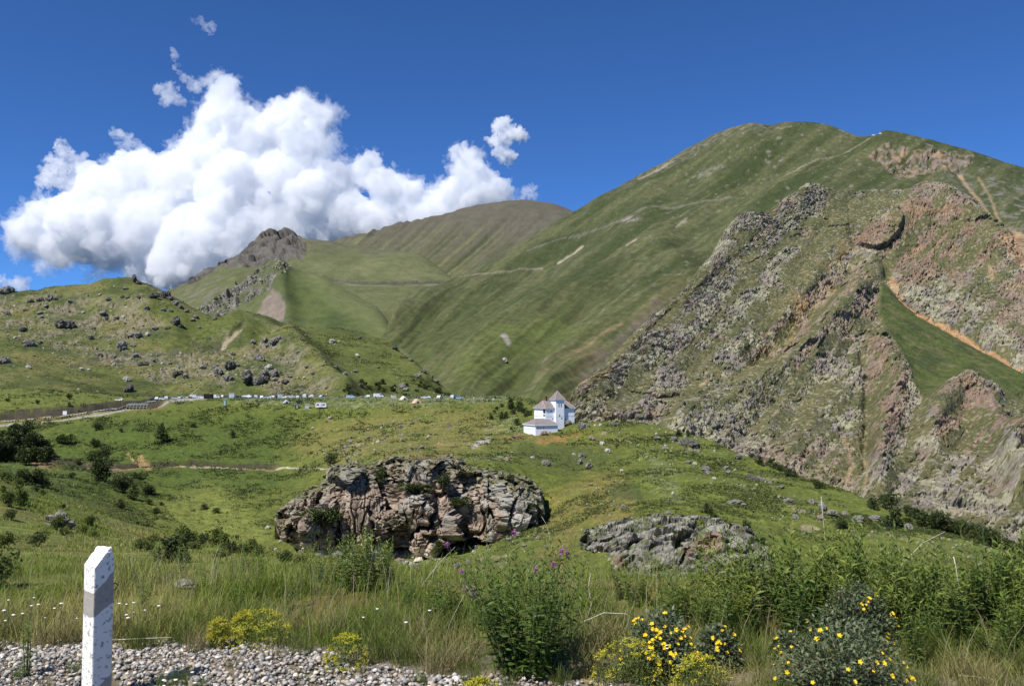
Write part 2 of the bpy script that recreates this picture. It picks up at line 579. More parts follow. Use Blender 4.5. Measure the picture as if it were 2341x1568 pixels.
M_FAR = col_mat('far_slope', scale=0.12, amount=0.3)
M_HILL = col_mat('hill_turf', scale=0.5, amount=0.38)
M_GROUND = col_mat('meadow_turf', scale=1.6, amount=0.5)
M_CRAG = col_mat('crag_rock', scale=0.25, amount=0.22, bump=1.2, bump_scale=0.3)
M_CLIFF = col_mat('cliff_rock', scale=1.5, amount=0.28, bump=0.25, bump_scale=1.6)

# ---- farthest: the brown dome
DOME = [(300, 690, 4200), (700, 570, 4300), (835, 538, 4400), (905, 516, 4500), (1010, 497, 4600), (1100, 472, 4700), (1195, 463, 4700),
        (1240, 466, 4700), (1315, 488, 4600), (1420, 530, 4500), (1700, 640, 4500)]


def dome_shape(c):
    s = np.zeros_like(c['P'])
    fl = nv(21, c['u'] + (c['v'] - 463) * 0.9 + 0.0012 * (c['v'] - 463) ** 2, c['v'], 18., 500., 3, mode='ridge')
    w = sstep(470, 520, c['v']) * np.clip((c['t'] < 2.95), 0, 1)
    s[:, 2] = fl * 20 * w + fbm(c['P'] / 160., 4, 3) * 14 * (c['t'] < 2.9)
    return s


def dome_col(c):
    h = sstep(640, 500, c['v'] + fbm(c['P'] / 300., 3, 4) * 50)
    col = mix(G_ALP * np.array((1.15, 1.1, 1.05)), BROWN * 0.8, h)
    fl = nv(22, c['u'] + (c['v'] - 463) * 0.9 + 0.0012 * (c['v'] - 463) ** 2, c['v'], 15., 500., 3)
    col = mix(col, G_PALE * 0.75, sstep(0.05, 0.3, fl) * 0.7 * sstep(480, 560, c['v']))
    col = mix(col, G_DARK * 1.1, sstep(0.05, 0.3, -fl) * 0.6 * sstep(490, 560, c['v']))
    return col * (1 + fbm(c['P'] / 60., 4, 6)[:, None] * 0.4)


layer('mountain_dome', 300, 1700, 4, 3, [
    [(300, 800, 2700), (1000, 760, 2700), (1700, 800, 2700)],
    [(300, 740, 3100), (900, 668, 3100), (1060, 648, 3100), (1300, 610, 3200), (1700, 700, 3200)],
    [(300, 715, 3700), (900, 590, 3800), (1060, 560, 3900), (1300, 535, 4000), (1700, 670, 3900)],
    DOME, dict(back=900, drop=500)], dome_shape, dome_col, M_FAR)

# ---- the dark rocky knob and its green skirt
KNOB = [(150, 800, 2500), (300, 716, 2600), (388, 668, 2700), (430, 645, 2750), (470, 620, 2800), (540, 588, 2850), (555, 572, 2850), (580, 553, 2860), (600, 538, 2870),
        (622, 529, 2880), (640, 531, 2880), (650, 527, 2880), (668, 528, 2880), (682, 541, 2880), (720, 551, 2880), (765, 559, 2880), (830, 567, 2850),
        (900, 575, 2800), (960, 590, 2700), (1000, 612, 2600), (1040, 640, 2450), (1090, 690, 2300), (1200, 800, 2200)]
KNOB_ROCK = [(380, 670), (470, 618), (550, 570), (600, 532), (650, 520), (685, 535), (700, 560), (690, 590), (640, 600), (560, 608), (500, 612), (430, 650)]


def knob_shape(c):
    s = np.zeros_like(c['P'])
    rock = pm(c, KNOB_ROCK, 8, 8)
    b, _, _ = blocks(c['P'] / np.array((70., 70., 60.)), 31)
    b2, _, _ = blocks(c['P'] / 28., 32)
    front = c['t'] < c['k'] - 1.9
    s[:, 2] = fbm(c['P'] / 220., 4, 8) * 22 * front + rock * (b * 9 + b2 * 6) * (c['t'] < c['k'] - 1.5)
    s[:, 1] = -rock * (b * 22 + b2 * 8)
    # the old track cut across the skirt
    d = (c['v'] - np.interp(c['u'], [690, 740, 780, 830, 900, 1035], [630, 632, 640, 643, 645, 649]))
    on = sstep(730, 760, c['u']) * sstep(1045, 1030, c['u'])
    s[:, 2] += on * np.where(d > 0, -5, 0) * sstep(8, 3, np.abs(d - 3))
    return s


def knob_col(c):
    u, v = c['u'], c['v']
    up = sstep(600, 540, v + fbm(c['P'] / 200., 3, 4) * 40)
    col = mix(G_ALP * np.array((1.25, 1.3, 1.1)), BROWN * 0.95, up * 0.8)
    lite = pm(c, [(700, 600), (850, 580), (960, 592), (1040, 640), (900, 640), (760, 632)], 16, 14)
    col = mix(col, G_PALE * 0.85, lite * 0.55 * sstep(-.35, .35, fbm(c['P'] / 90., 4, 12)))
    rock = pm(c, KNOB_ROCK, 6, 10)
    r = fbm(c['P'] / 30., 4, 10)
    col = mix(col, mix(R_GREY * 0.5, R_DARK * .8, sstep(-.2, .3, r)), rock * sstep(-.5, .05, r + 0.2 + rock * 0.25))
    scr = pm(c, [(400, 672), (500, 630), (540, 640), (480, 690), (420, 700)], 8, 8)
    col = mix(col, SCREE * 0.8, scr * sstep(0, .25, fbm(c['P'] / 40., 4, 14)) * 0.7)
    trk = lm(c, [(740, 632), (780, 641), (830, 644), (900, 646), (1035, 650)], 1.5, 1.2, 1.5)
    col = mix(col, R_DARK * 0.6, trk * 0.8)
    trk = lm(c, [(745, 637), (830, 649), (900, 651), (1030, 652)], 1.3, 1.2, 1.5)
    col = mix(col, SCREE, trk * 0.35)
    return col * (1 + fbm(c['P'] / 35., 4, 16)[:, None] * 0.45)


layer('mountain_knob', 150, 1200, 2.5, 2.5, [
    [(150, 880, 1700), (600, 800, 1800), (900, 770, 1850), (1200, 850, 1800)],
    [(150, 850, 2100), (400, 730, 2100), (600, 720, 2100), (900, 690, 2050), (1040, 700, 2000), (1200, 840, 2000)],
    [(150, 830, 2300), (400, 690, 2450), (600, 620, 2500), (760, 635, 2350), (900, 640, 2300), (1040, 650, 2280), (1200, 820, 2100)],
    KNOB, dict(back=250, drop=160), dict(back=300, drop=300)], knob_shape, knob_col, M_FAR)

# ---- the pyramid shoulder with the pale right face
PYR = [(250, 800, 1300), (380, 728, 1500), (450, 708, 1550), (500, 682, 1580), (535, 660, 1600), (570, 632, 1610), (600, 615, 1620), (622, 604, 1620), (635, 605, 1620), (650, 604, 1620), (662, 611, 1620),
       (700, 624, 1620), (745, 637, 1610), (790, 660, 1600), (830, 685, 1580), (862, 705, 1560), (885, 735, 1500), (900, 762, 1430), (960, 810, 1300), (1050, 880, 1200)]
PYR_ROCK = [(440, 705), (500, 670), (560, 635), (610, 603), (640, 598), (668, 612), (628, 640), (612, 668), (560, 690), (520, 722), (470, 722)]
PYR_SCREE = [(600, 690), (625, 672), (645, 680), (652, 700), (655, 745), (600, 748), (585, 720)]


def pyr_shape(c):
    s = np.zeros_like(c['P'])
    rock = pm(c, PYR_ROCK, 6, 10)
    b, _, _ = blocks(c['P'] / 22., 41); b2, _, _ = blocks(c['P'] / 9., 42)
    speck = sstep(-0.05, 0.2, fbm(c['P'] / 40., 3, 44) + 0.1)
    s[:, 2] = rock * speck * (b * 9 + b2 * 4) + fbm(c['P'] / 120., 4, 18) * 8 * (c['t'] < c['k'] - 2.2)
    s[:, 1] = -rock * speck * (b * 9 + b2 * 4)
    # crest that parts the stony left face from the smooth right one
    s += np.outer(np.exp(-(line_d(c['u'], c['v'], [(632, 604), (640, 650), (655, 700), (662, 750)]) / 22.) ** 2) * 16, (0.1, -0.7, 0.5))
    d = c['v'] - np.interp(c['u'], [655, 700, 760, 820, 870], [744, 745, 752, 762, 770])
    s[:, 2] -= 4 * sstep(7, 2, np.abs(d - 2)) * sstep(650, 670, c['u'])
    return s


def pyr_col(c):
    u, v = c['u'], c['v']
    n = fbm(c['P'] / 60., 4, 19)
    col = mix(G_MID * 0.95, G_DARK * 1.3, sstep(-.3, .4, n))
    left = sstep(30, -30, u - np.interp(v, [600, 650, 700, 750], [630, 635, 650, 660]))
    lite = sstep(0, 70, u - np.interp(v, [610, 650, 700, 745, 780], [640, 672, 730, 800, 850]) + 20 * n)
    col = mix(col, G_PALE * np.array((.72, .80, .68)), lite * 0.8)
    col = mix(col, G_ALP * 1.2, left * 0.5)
    rock = pm(c, PYR_ROCK, 5, 14)
    r = fbm(c['P'] / 12., 4, 20)
    col = mix(col, mix(R_GREY * 0.85, R_DARK, sstep(-.15, .4, r)), rock * sstep(-.15, .1, r + fbm(c['P'] / 40., 3, 44) * 1.2))
    scr = pm(c, PYR_SCREE, 4, 9)
    col = mix(col, SCREE * np.array((.9, .85, .82)), scr * sstep(-.5, .0, r + 0.1))
    col = mix(col, R_DARK, lm(c, [(655, 745), (700, 745), (760, 752), (820, 762), (870, 771)], 1.6, 1.2, 1.5) * 0.7)
    col = mix(col, G_PALE * 0.9, lm(c, [(668, 748), (760, 758), (820, 768)], 1.6, 1.2, 1.5) * 0.6)
    gul = lm(c, [(905, 770), (880, 740), (870, 715)], 9, 8, 8)
    col = mix(col, SCREE * 0.8, gul * sstep(.1, .3, r) * 0.8)
    return col * (1 + fbm(c['P'] / 14., 4, 23)[:, None] * 0.42)


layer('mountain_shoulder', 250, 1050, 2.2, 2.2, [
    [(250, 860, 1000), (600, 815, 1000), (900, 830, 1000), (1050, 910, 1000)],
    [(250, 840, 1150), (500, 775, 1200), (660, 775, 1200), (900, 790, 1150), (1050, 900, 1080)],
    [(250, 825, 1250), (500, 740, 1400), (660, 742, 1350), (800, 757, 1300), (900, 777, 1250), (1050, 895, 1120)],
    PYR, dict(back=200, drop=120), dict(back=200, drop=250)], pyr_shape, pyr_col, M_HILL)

# ---- the big mountain
BIG = [(780, 830, 1150), (870, 775, 1230), (893, 735, 1300), (912, 712, 1380), (960, 684, 1500), (1040, 643, 1650), (1100, 614, 1760), (1160, 582, 1850), (1215, 548, 1930), (1315, 488, 2050),
       (1400, 440, 2120), (1500, 388, 2200), (1580, 342, 2250), (1640, 308, 2280), (1680, 295, 2300), (1720, 287, 2300), (1760, 291, 2300), (1800, 285, 2300), (1835, 283, 2300), (1870, 288, 2280),
       (1930, 300, 2240), (1975, 309, 2200), (2000, 311, 2170), (2022, 303, 2160), (2045, 305, 2160), (2120, 322, 2150), (2200, 345, 2140), (2280, 370, 2120), (2341, 390, 2100), (2700, 520, 2000)]
BIG_RED = [(1985, 352), (2040, 335), (2110, 345), (2190, 345), (2225, 355), (2190, 385), (2120, 400), (2060, 408), (2030, 395)]


def big_shape(c):
    u, v = c['u'], c['v']
    s = np.zeros_like(c['P'])
    q = nv(51, u, v, 420., 42., 4, ang=38)
    r = nv(52, u, v, 160., 15., 3, ang=38)
    bottom = sstep(0.1, 0.8, c['t'])
    top = sstep(0, 60, v - np.interp(u, [p[0] for p in BIG], [p[1] for p in BIG]))
    right = sstep(1950, 2050, u)
    s[:, 2] = (q * 15 + r * 2.5) * bottom * top * (1 - right * .6) + fbm(c['P'] / 90., 4, 53) * 9 * (c['t'] < c['k'] - 1.9)
    red = pm(c, BIG_RED, 8, 14)
    b, _, _ = blocks(c['P'] / 30., 54); b2, _, _ = blocks(c['P'] / 14., 55)
    s[:, 1] -= red * (b * 7 + b2 * 5)
    s[:, 2] += red * (b * 4 + b2 * 3)
    # folds of the slope above the plateau, and the ravine at the left foot
    for pts, w, h in (([(1260, 905), (1330, 830), (1450, 740), (1560, 650)], 60, 26), ([(1090, 860), (1180, 800), (1330, 700), (1500, 600)], 55, 22),
                      ([(1010, 820), (1160, 760), (1330, 640), (1480, 520)], 50, 20), ([(1180, 880), (1230, 830), (1330, 760)], 26, -4),
                      ([(920, 700), (1060, 690), (1300, 560), (1480, 450)], 40, 16), ([(1700, 420), (1850, 340), (1960, 318)], 30, -14),
                      ([(2195, 385), (2240, 440), (2300, 510)], 22, -16)):
        s[:, 2] += np.exp(-(line_d(u, v, pts) / w) ** 2) * h
    return s


def big_col(c):
    u, v, P = c['u'], c['v'], c['P']
    q = nv(61, u, v, 260., 34., 4, ang=36)
    q2 = nv(62, u, v, 90., 8., 4, ang=36)
    n = fbm(P / 60., 4, 63); f = fbm(P / 14., 3, 64)
    col = mix(G_ALP * np.array((.95, 1.08, .9)), G_DARK * np.array((1.25, 1.2, 1.2)), sstep(-.15, .3, q + n * .5))
    low = sstep(620, 860, v + (u - 1200) * -0.1)
    col = mix(col, G_MID * 0.95, low * 0.6)
    lite = sstep(.06, .26, -q + q2 * .9 + n * .25)
    col = mix(col, mix(G_PALE * 0.85, G_DRY * 0.95, 0.35 + 0 * u), lite * 0.38)
    lush = pm(c, [(1050, 850), (1150, 795), (1290, 755), (1330, 800), (1230, 850), (1150, 905), (1060, 905)], 30, 26, 60)
    col = mix(col, G_LUSH, lush * 0.65 * sstep(-.4, .2, n))
    pale = pm(c, [(1220, 905), (1330, 820), (1480, 730), (1580, 640), (1620, 640), (1420, 800), (1330, 910)], 24, 18)
    col = mix(col, G_DRY * 0.95, pale * 0.65 * sstep(-.4, .25, q2 + n))
    scr = pm(c, [(1330, 890), (1400, 815), (1500, 735), (1540, 720), (1480, 800), (1370, 905), (1310, 940)], 14, 16)
    col = mix(col, SCREE * .7, scr * .85 * sstep(-.5, 0, f + .2))
    # stony top edge and specks of rock
    edge = sstep(26, 4, v - np.interp(u, [p[0] for p in BIG], [p[1] for p in BIG])) * sstep(1350, 1500, u) * sstep(1850, 1700, u)
    col = mix(col, SCREE * 0.9, edge * .6 * sstep(-.2, .2, f))
    spk = sstep(.30, .42, f + n * .25) * sstep(1250, 1700, u)
    col = mix(col, R_GREY * 0.95, spk * .6)
    for pts, w, cc, a in (([(1745, 502), (1800, 462), (1850, 428)], 3.2, D_TAN * .9, .85), ([(1762, 497), (1820, 455)], 2.2, D_TAN * .9, .7),
                          ([(1276, 619), (1300, 603), (1332, 584)], 2.6, D_PALE * .8, .8), ([(1432, 599), (1455, 586)], 1.6, D_PALE * .8, .8),
                          ([(1545, 530), (1570, 508)], 1.8, D_PALE * .7, .6), ([(1345, 768), (1380, 745)], 1.6, D_TAN * .7, .6),
                          ([(1042, 637), (1100, 632), (1240, 634)], 1.6, D_PALE * .6, .55), ([(1205, 588), (1240, 574), (1330, 552), (1420, 530), (1500, 490), (1560, 472), (1640, 458), (1700, 440)], 1.7, R_GREY, .55),
                          ([(1440, 528), (1520, 480), (1600, 440), (1660, 400)], 1.5, G_PALE * .8, .4),
                          ([(1780, 400), (1860, 362), (1910, 345), (1965, 318), (1990, 310)], 1.5, D_PALE * .6, .6),
                          ([(1530, 375), (1500, 392), (1460, 412)], 2.4, D_PALE * .7, .6), ([(1150, 812), (1163, 828)], 5, R_GREY * 1.2, .9),
                          ([(1320, 850), (1370, 812), (1420, 780)], 3, D_TAN * .7, .55), ([(1240, 880), (1290, 830)], 4, SCREE, .6),
                          ([(2195, 388), (2215, 420), (2250, 465), (2290, 505), (2341, 540)], 4.5, D_TAN, .9),
                          ([(2235, 400), (2262, 440), (2275, 470), (2300, 510)], 2.4, D_TAN * .9, .6), ([(2150, 425), (2172, 452)], 4, D_TAN * .85, .7),
                          ([(2290, 515), (2341, 575)], 16, D_TAN * np.array((1.0, .85, .8)), .8)):
        col = mix(col, cc, lm(c, pts, w, w * .7, w * .7) * a)
    rk = np.clip(pm(c, [(1395, 530), (1440, 522), (1470, 530), (1440, 540)], 5, 5) + pm(c, [(1590, 400), (1630, 375), (1660, 380), (1620, 405)], 6, 8) * .5, 0, 1)
    col = mix(col, R_GREY * 1.05, rk * sstep(-.2, .15, f) * .9)
    col = col * np.array((.86, .84, .82))
    red = pm(c, BIG_RED, 6, 14)
    rr = mix(R_RED * np.array((.85, .95, 1.)), R_GREY * .8, sstep(-.1, .3, fbm(P / 25., 3, 66)))
    rr = mix(rr, R_ORNG * 0.9, sstep(.1, .3, fbm(P / 40., 3, 67)) * .6)
    col = mix(col, rr, red * sstep(-.2, .15, f + .02) * .9)
    rx = pm(c, [(2110, 420), (2190, 380), (2341, 420), (2500, 500), (2500, 640), (2341, 600), (2230, 520)], 10, 10)
    col = mix(col, R_GREY * .75, rx * sstep(.0, .25, fbm(P / 22., 4, 68)) * .7)
    return col * (1 + f[:, None] * 0.45 + fbm(P / 6., 3, 65)[:, None] * .35)


layer('mountain', 780, 2700, 2.6, 2.6, [
    [(780, 1000, 620), (1300, 1000, 620), (2700, 1000, 700)],
    [(780, 960, 750), (900, 930, 800), (1050, 908, 850), (1300, 912, 850), (1700, 800, 1000), (2341, 720, 1100), (2700, 760, 1100)],
    [(780, 900, 900), (900, 850, 1000), (1050, 805, 1120), (1300, 740, 1250), (1600, 610, 1450), (1900, 500, 1600), (2341, 560, 1500), (2700, 640, 1450)],
    [(780, 850, 1080), (893, 775, 1180), (1040, 715, 1400), (1300, 600, 1680), (1600, 430, 1900), (1900, 380, 1950), (2341, 450, 1800), (2700, 560, 1700)],
    BIG, dict(back=300, drop=150), dict(back=400, drop=500)], big_shape, big_col, M_FAR)

# ---- the rocky spur that falls from the big mountain into the gorge
SPUR = [(1150, 1000, 560), (1250, 955, 590), (1310, 925, 620), (1350, 893, 660), (1400, 842, 700), (1450, 792, 760), (1500, 742, 830), (1560, 690, 890), (1600, 645, 940), (1640, 600, 990), (1665, 560, 1030), (1690, 522, 1070), (1710, 506, 1090),
        (1740, 497, 1110), (1775, 485, 1130), (1800, 470, 1150), (1830, 450, 1170), (1850, 436, 1190), (1880, 432, 1210), (1930, 434, 1240), (1990, 434, 1270), (2040, 438, 1280),
        (2080, 444, 1270), (2120, 436, 1250), (2160, 445, 1230), (2200, 468, 1200), (2240, 500, 1170), (2290, 535, 1130), (2341, 585, 1100), (2700, 800, 950)]
MEADOW = [(2016, 640), (2040, 655), (2062, 668), (2100, 700), (2160, 735), (2250, 780), (2341, 828), (2500, 900), (2500, 960), (2341, 900), (2300, 905), (2250, 890), (2200, 880), (2150, 890), (2110, 915), (2095, 890), (2075, 850), (2050, 800), (2020, 760), (2008, 700)]
GULLY = [(1955, 530), (2000, 560), (2025, 590), (2050, 640), (2066, 668), (2110, 705), (2170, 738), (2250, 782), (2341, 828), (2480, 895)]


def spur_fields(c):
    u, v, P = c['u'], c['v'], c['P']
    mead = pm(c, MEADOW, 6, 7)
    turf_band = np.clip(
        pm(c, [(1880, 430), (2050, 440), (2085, 455), (2000, 500), (1960, 530), (1900, 600), (1800, 700), (1700, 820), (1740, 700), (1800, 600), (1860, 520), (1890, 470)], 14, 26) * .85
        + pm(c, [(1480, 900), (1700, 830), (1850, 850), (1990, 900), (1960, 940), (1800, 960), (1600, 960)], 20, 40, 70) * .55
        + pm(c, [(1990, 900), (2010, 880), (2010, 1030), (1960, 1100), (1900, 1080)], 10, 16) * .6
        + pm(c, [(2110, 910), (2140, 900), (2100, 1010), (2060, 1060), (2080, 980)], 8, 10) * .8, 0, 1)
    st = nv(71, u, v, 200., 26., 4, ang=48)
    n = fbm(P / 45., 4, 72)
    turf = np.clip(turf_band + sstep(-.08, .20, st + n * .8) * .95 + mead, 0, 1)
    gul = np.exp(-(line_d(u, v, GULLY) / 13.) ** 2)
    return mead, turf, st, n, gul


def spur_shape(c):
    u, v, P = c['u'], c['v'], c['P']
    mead, turf, st, n, gul = spur_fields(c)
    s = np.zeros_like(P)
    front = (c['t'] < c['k'] - 1.6).astype(float)
    b0, _, _ = blocks(P / np.array((60., 60., 75.)) + st[:, None] * .4, 73)
    b1, _, _ = blocks(P / np.array((24., 24., 30.)), 74)
    b2, _, _ = blocks(P / np.array((10., 10., 12.)), 75, tilt=1.3)
    b3, _, _ = blocks(P / 5., 76, tilt=1.4)
    rock = (1 - turf * .82) * front
    b4, _, _ = blocks(P / 2.6, 77, tilt=1.4)
    amp = b0 * 3.0 * (1 - mead) * (.35 + .65 * rock) + b1 * 1.3 * rock + b2 * 1.3 * rock + b3 * 1.5 * rock + b4 * 1.0 * rock
    s += c['n'] * (amp * 0.6)[:, None]
    s[:, 1] -= amp * 0.55
    big = nv(78, u, v, 330., 70., 3, ang=50) * 9 * front * (1 - mead)
    s += c['n'] * big[:, None]
    for pts, w, h in ((GULLY, 17, -9), ([(1700, 520), (1650, 600), (1560, 720), (1440, 830), (1350, 920)], 40, 12),
                      ([(2010, 790), (2045, 850), (2050, 930), (2020, 1000), (2005, 1090)], 30, 13), ([(1975, 800), (1985, 900), (1980, 1080)], 12, -6),
                      ([(2130, 1000), (2150, 930), (2200, 890), (2250, 920), (2290, 1000)], 34, 15), ([(1800, 470), (1850, 436), (1870, 430)], 20, 8),
                      ([(2060, 500), (2120, 445), (2200, 475), (2280, 540)], 46, 14), ([(1740, 800), (1850, 700), (1950, 600)], 30, -16),
                      ([(1560, 980), (1700, 900), (1850, 800), (1950, 680)], 40, 14), ([(2341, 1010), (2300, 1060), (2330, 1130)], 26, 22)):
        s += c['n'] * (np.exp(-(line_d(u, v, pts) / w) ** 2) * h * front)[:, None]
    # overhanging block on the left of the red dome
    blk = pm(c, [(1965, 545), (1985, 515), (2040, 490), (2055, 520), (2050, 545), (2025, 565), (2000, 560)], 4, 3)
    s += np.outer(blk * 16, (-.3, -.9, .1))
    return s


def spur_col(c):
    u, v, P = c['u'], c['v'], c['P']
    mead, turf, st, n, gul = spur_fields(c)
    f = fbm(P / 7., 4, 81); g = fbm(P / 22., 4, 82)
    b2, rnd, crack = blocks(P / 9., 75)
    steep = sstep(.75, .45, c['n2'][:, 2])
    redm = np.clip(pm(c, [(1965, 540), (2040, 480), (2110, 440), (2200, 480), (2290, 545), (2300, 600), (2200, 640), (2100, 640), (2030, 590)], 18, 26, 50) * .9
                   + pm(c, [(1720, 800), (1880, 640), (2000, 560), (2030, 640), (2010, 760), (1900, 800), (1800, 900)], 24, 34, 60) * .62
                   + pm(c, [(1985, 780), (2050, 800), (2080, 900), (2050, 1000), (2000, 1090), (1970, 1000)], 8, 10) * .8
                   + pm(c, [(2110, 1010), (2140, 920), (2200, 885), (2270, 910), (2320, 1010), (2240, 1050)], 12, 16) * .85
                   + pm(c, [(2300, 1000), (2400, 940), (2400, 1150), (2320, 1100)], 10, 12) * .8
                   + pm(c, [(1700, 1040), (1800, 1000), (1960, 1040), (1980, 1140), (1850, 1110)], 16, 24) * .5
                   + pm(c, [(2230, 690), (2341, 620), (2500, 700), (2500, 850), (2341, 790)], 14, 20) * .6, 0, 1)
    rock = mix(np.array((.225, .20, .175)), R_LICH * 1.1, sstep(-.12, .28, g + rnd * .3 - .1))
    rock = mix(rock, R_RED * .95, redm * sstep(-.45, .1, g * .8 + f * .5 + .12))
    rock = mix(rock, R_ORNG * .95, redm * sstep(.05, .35, fbm(P / 30., 3, 83)) * .55)
    rock = mix(rock, R_RED * 1.0, sstep(.12, .35, fbm(P / 35., 4, 84)) * .55)
    rock = mix(rock, R_DARK, (1 - crack) * .3)
    grass = mix(G_ALP * np.array((1.22, 1.22, 1.05)), G_DRY * np.array((.76, .80, .72)), sstep(-.2, .35, g))
    t = np.clip(sstep(.28, .62, turf * .85 + f * 1.5 + fbm(P / 2.4, 3, 89) * .8 + .115), 0, 1)
    col = mix(rock, grass, t)
    mcol = mix(G_MID * np.array((.85, .9, .8)), G_DARK * 1.2, sstep(-.25, .3, nv(85, u, v, 60, 14, 4, ang=-30)))
    mcol = mix(mcol, G_DRY * .7, sstep(.05, .35, f + fbm(P / 16., 3, 90)) * .5)
    mcol = mix(mcol, G_PALE * .7, sstep(.15, .4, nv(86, u, v, 90, 20, 3, ang=-30)) * .5)
    col = mix(col, mcol, mead)
    org = pm(c, [(1700, 830), (1760, 740), (1850, 640), (1930, 560), (1950, 580), (1900, 660), (1800, 760), (1740, 850)], 16, 24)
    col = mix(col, D_TAN * np.array((1.0, .82, .62)), org * .6 * sstep(.0, .25, nv(87, u, v, 70, 7, 4, ang=52)))
    for pts, w, cc, a in (([(2025, 590), (2045, 625)], 3, G_YEL * .8, .5), ([(2048, 625), (2066, 668), (2080, 685), (2110, 705), (2170, 738), (2250, 782), (2341, 828)], 4.2, D_TAN * np.array((1.1, .9, .75)), .95),
                          ([(2055, 640), (2064, 662)], 6, D_TAN, .8), ([(1600, 890), (1620, 872)], 4, D_TAN, .8), ([(1930, 1000), (1950, 1060), (1935, 1100)], 5, D_TAN * .9, .6),
                          ([(2262, 615), (2268, 640)], 5, D_TAN, .7), ([(1340, 905), (1380, 880), (1400, 870)], 3.5, D_TAN * .9, .6), ([(1560, 800), (1600, 770)], 2.5, D_TAN * .8, .5),
                          ([(2300, 560), (2345, 600)], 14, D_TAN * np.array((1., .85, .8)), .7), ([(1960, 1010), (1985, 1060), (1975, 1120)], 3, D_TAN, .5)):
        col = mix(col, cc, lm(c, pts, w, w * .7, w * .6) * a)
    spk = fbm(P / 3.2, 3, 88)
    col = mix(col, col * np.array((.55, .55, .55)), sstep(.08, .3, -spk) * (1 - mead) * .5)
    col = mix(col, R_LICH * 1.15, sstep(.16, .34, spk) * (1 - mead) * .55)
    return col * np.array((.92, .90, .88)) * (1 + f[:, None] * .45)


layer('mountain_spur', 1150, 2700, 1.85, 1.75, [
    [(1150, 1300, 380), (1600, 1330, 360), (2341, 1500, 300), (2700, 1550, 300)],
    [(1150, 1120, 480), (1300, 1010, 520), (1400, 990, 500), (1600, 1050, 480), (1800, 1130, 460), (2000, 1210, 430), (2341, 1290, 400), (2700, 1330, 400)],
    [(1150, 1060, 520), (1300, 965, 560), (1400, 920, 600), (1600, 900, 640), (1800, 920, 660), (2000, 960, 650), (2200, 1000, 640), (2341, 1030, 620), (2700, 1150, 600)],
    [(1150, 1030, 540), (1300, 945, 590), (1400, 870, 660), (1600, 740, 800), (1800, 690, 880), (2000, 720, 880), (2060, 740, 870), (2200, 790, 850), (2341, 840, 800), (2700, 1000, 750)],
    [(1150, 1010, 550), (1300, 935, 605), (1400, 850, 690), (1600, 680, 890), (1750, 570, 1010), (1900, 540, 1080), (2000, 570, 1060), (2060, 640, 1000), (2150, 650, 1010), (2250, 680, 980), (2341, 720, 940), (2700, 900, 860)],
    SPUR, dict(back=60, drop=20), dict(back=160, drop=220)], spur_shape, spur_col, M_CRAG, smooth=False)

# ---- the boulder-strewn hill on the left
HILL = [(-350, 720, 780), (-150, 690, 830), (-40, 674, 850), (0, 668, 860), (60, 667, 870), (130, 662, 880), (200, 650, 890), (240, 639, 890), (275, 635, 890), (305, 638, 890), (325, 648, 890), (352, 662, 885), (380, 676, 880), (420, 703, 870),
        (450, 720, 860), (500, 733, 850), (560, 742, 845), (650, 748, 850), (740, 747, 860), (800, 757, 850), (850, 772, 830), (890, 789, 810), (920, 812, 780), (960, 842, 750), (1000, 875, 720), (1035, 902, 690), (1080, 925, 660), (1200, 960, 620)]
HILL_RIDGE = [(540, 742), (600, 752), (660, 775), (700, 815), (740, 858), (790, 905)]


def hill_shape(c):
    u, v, P = c['u'], c['v'], c['P']
    s = np.zeros_like(P)
    front = sstep(c['k'] - 2.0, c['k'] - 2.3, c['t']) * sstep(0.2, 0.9, c['t'])
    s[:, 2] = fbm(P / 60., 4, 91) * 7 * front + fbm(P / 9., 4, 92) * 1.1 * front
    for pts, w, h in ((HILL_RIDGE, 26, 11), ([(330, 690), (380, 715), (450, 745), (560, 790)], 28, 8), ([(360, 740), (460, 770), (540, 800)], 22, -5), ([(130, 680), (300, 700), (400, 760)], 26, 6),
                      ([(560, 790), (640, 760)], 14, -5)):
        s[:, 2] += np.exp(-(line_d(u, v, pts) / w) ** 2) * h * front
    stony = hill_stony(c)
    b, _, _ = blocks(P / 6., 93, tilt=1.2); b2, _, _ = blocks(P / 3., 94, tilt=1.2)
    s[:, 2] += stony * front * (b * 1.5 + b2 * .9)
    # the cut of the old track
    d = v - np.interp(u, [150, 260, 340, 400, 460, 520, 560], [835, 815, 800, 797, 795, 788, 762])
    on = sstep(140, 200, u) * sstep(565, 550, u)
    s[:, 2] -= 2.6 * on * sstep(9, 3, np.abs(d - 2))
    return s


def hill_stony(c):
    n = fbm(c['P'] / 28., 4, 95)
    m = np.clip(pm(c, [(-350, 690), (60, 672), (180, 690), (330, 700), (360, 760), (240, 830), (180, 820), (40, 760), (-350, 800)], 16, 18, 60)
                + pm(c, [(200, 810), (340, 800), (560, 785), (640, 765), (700, 830), (780, 905), (640, 905), (560, 860), (420, 880), (300, 850)], 16, 20, 60), 0, 1)
    return m * sstep(-.28, .2, n)


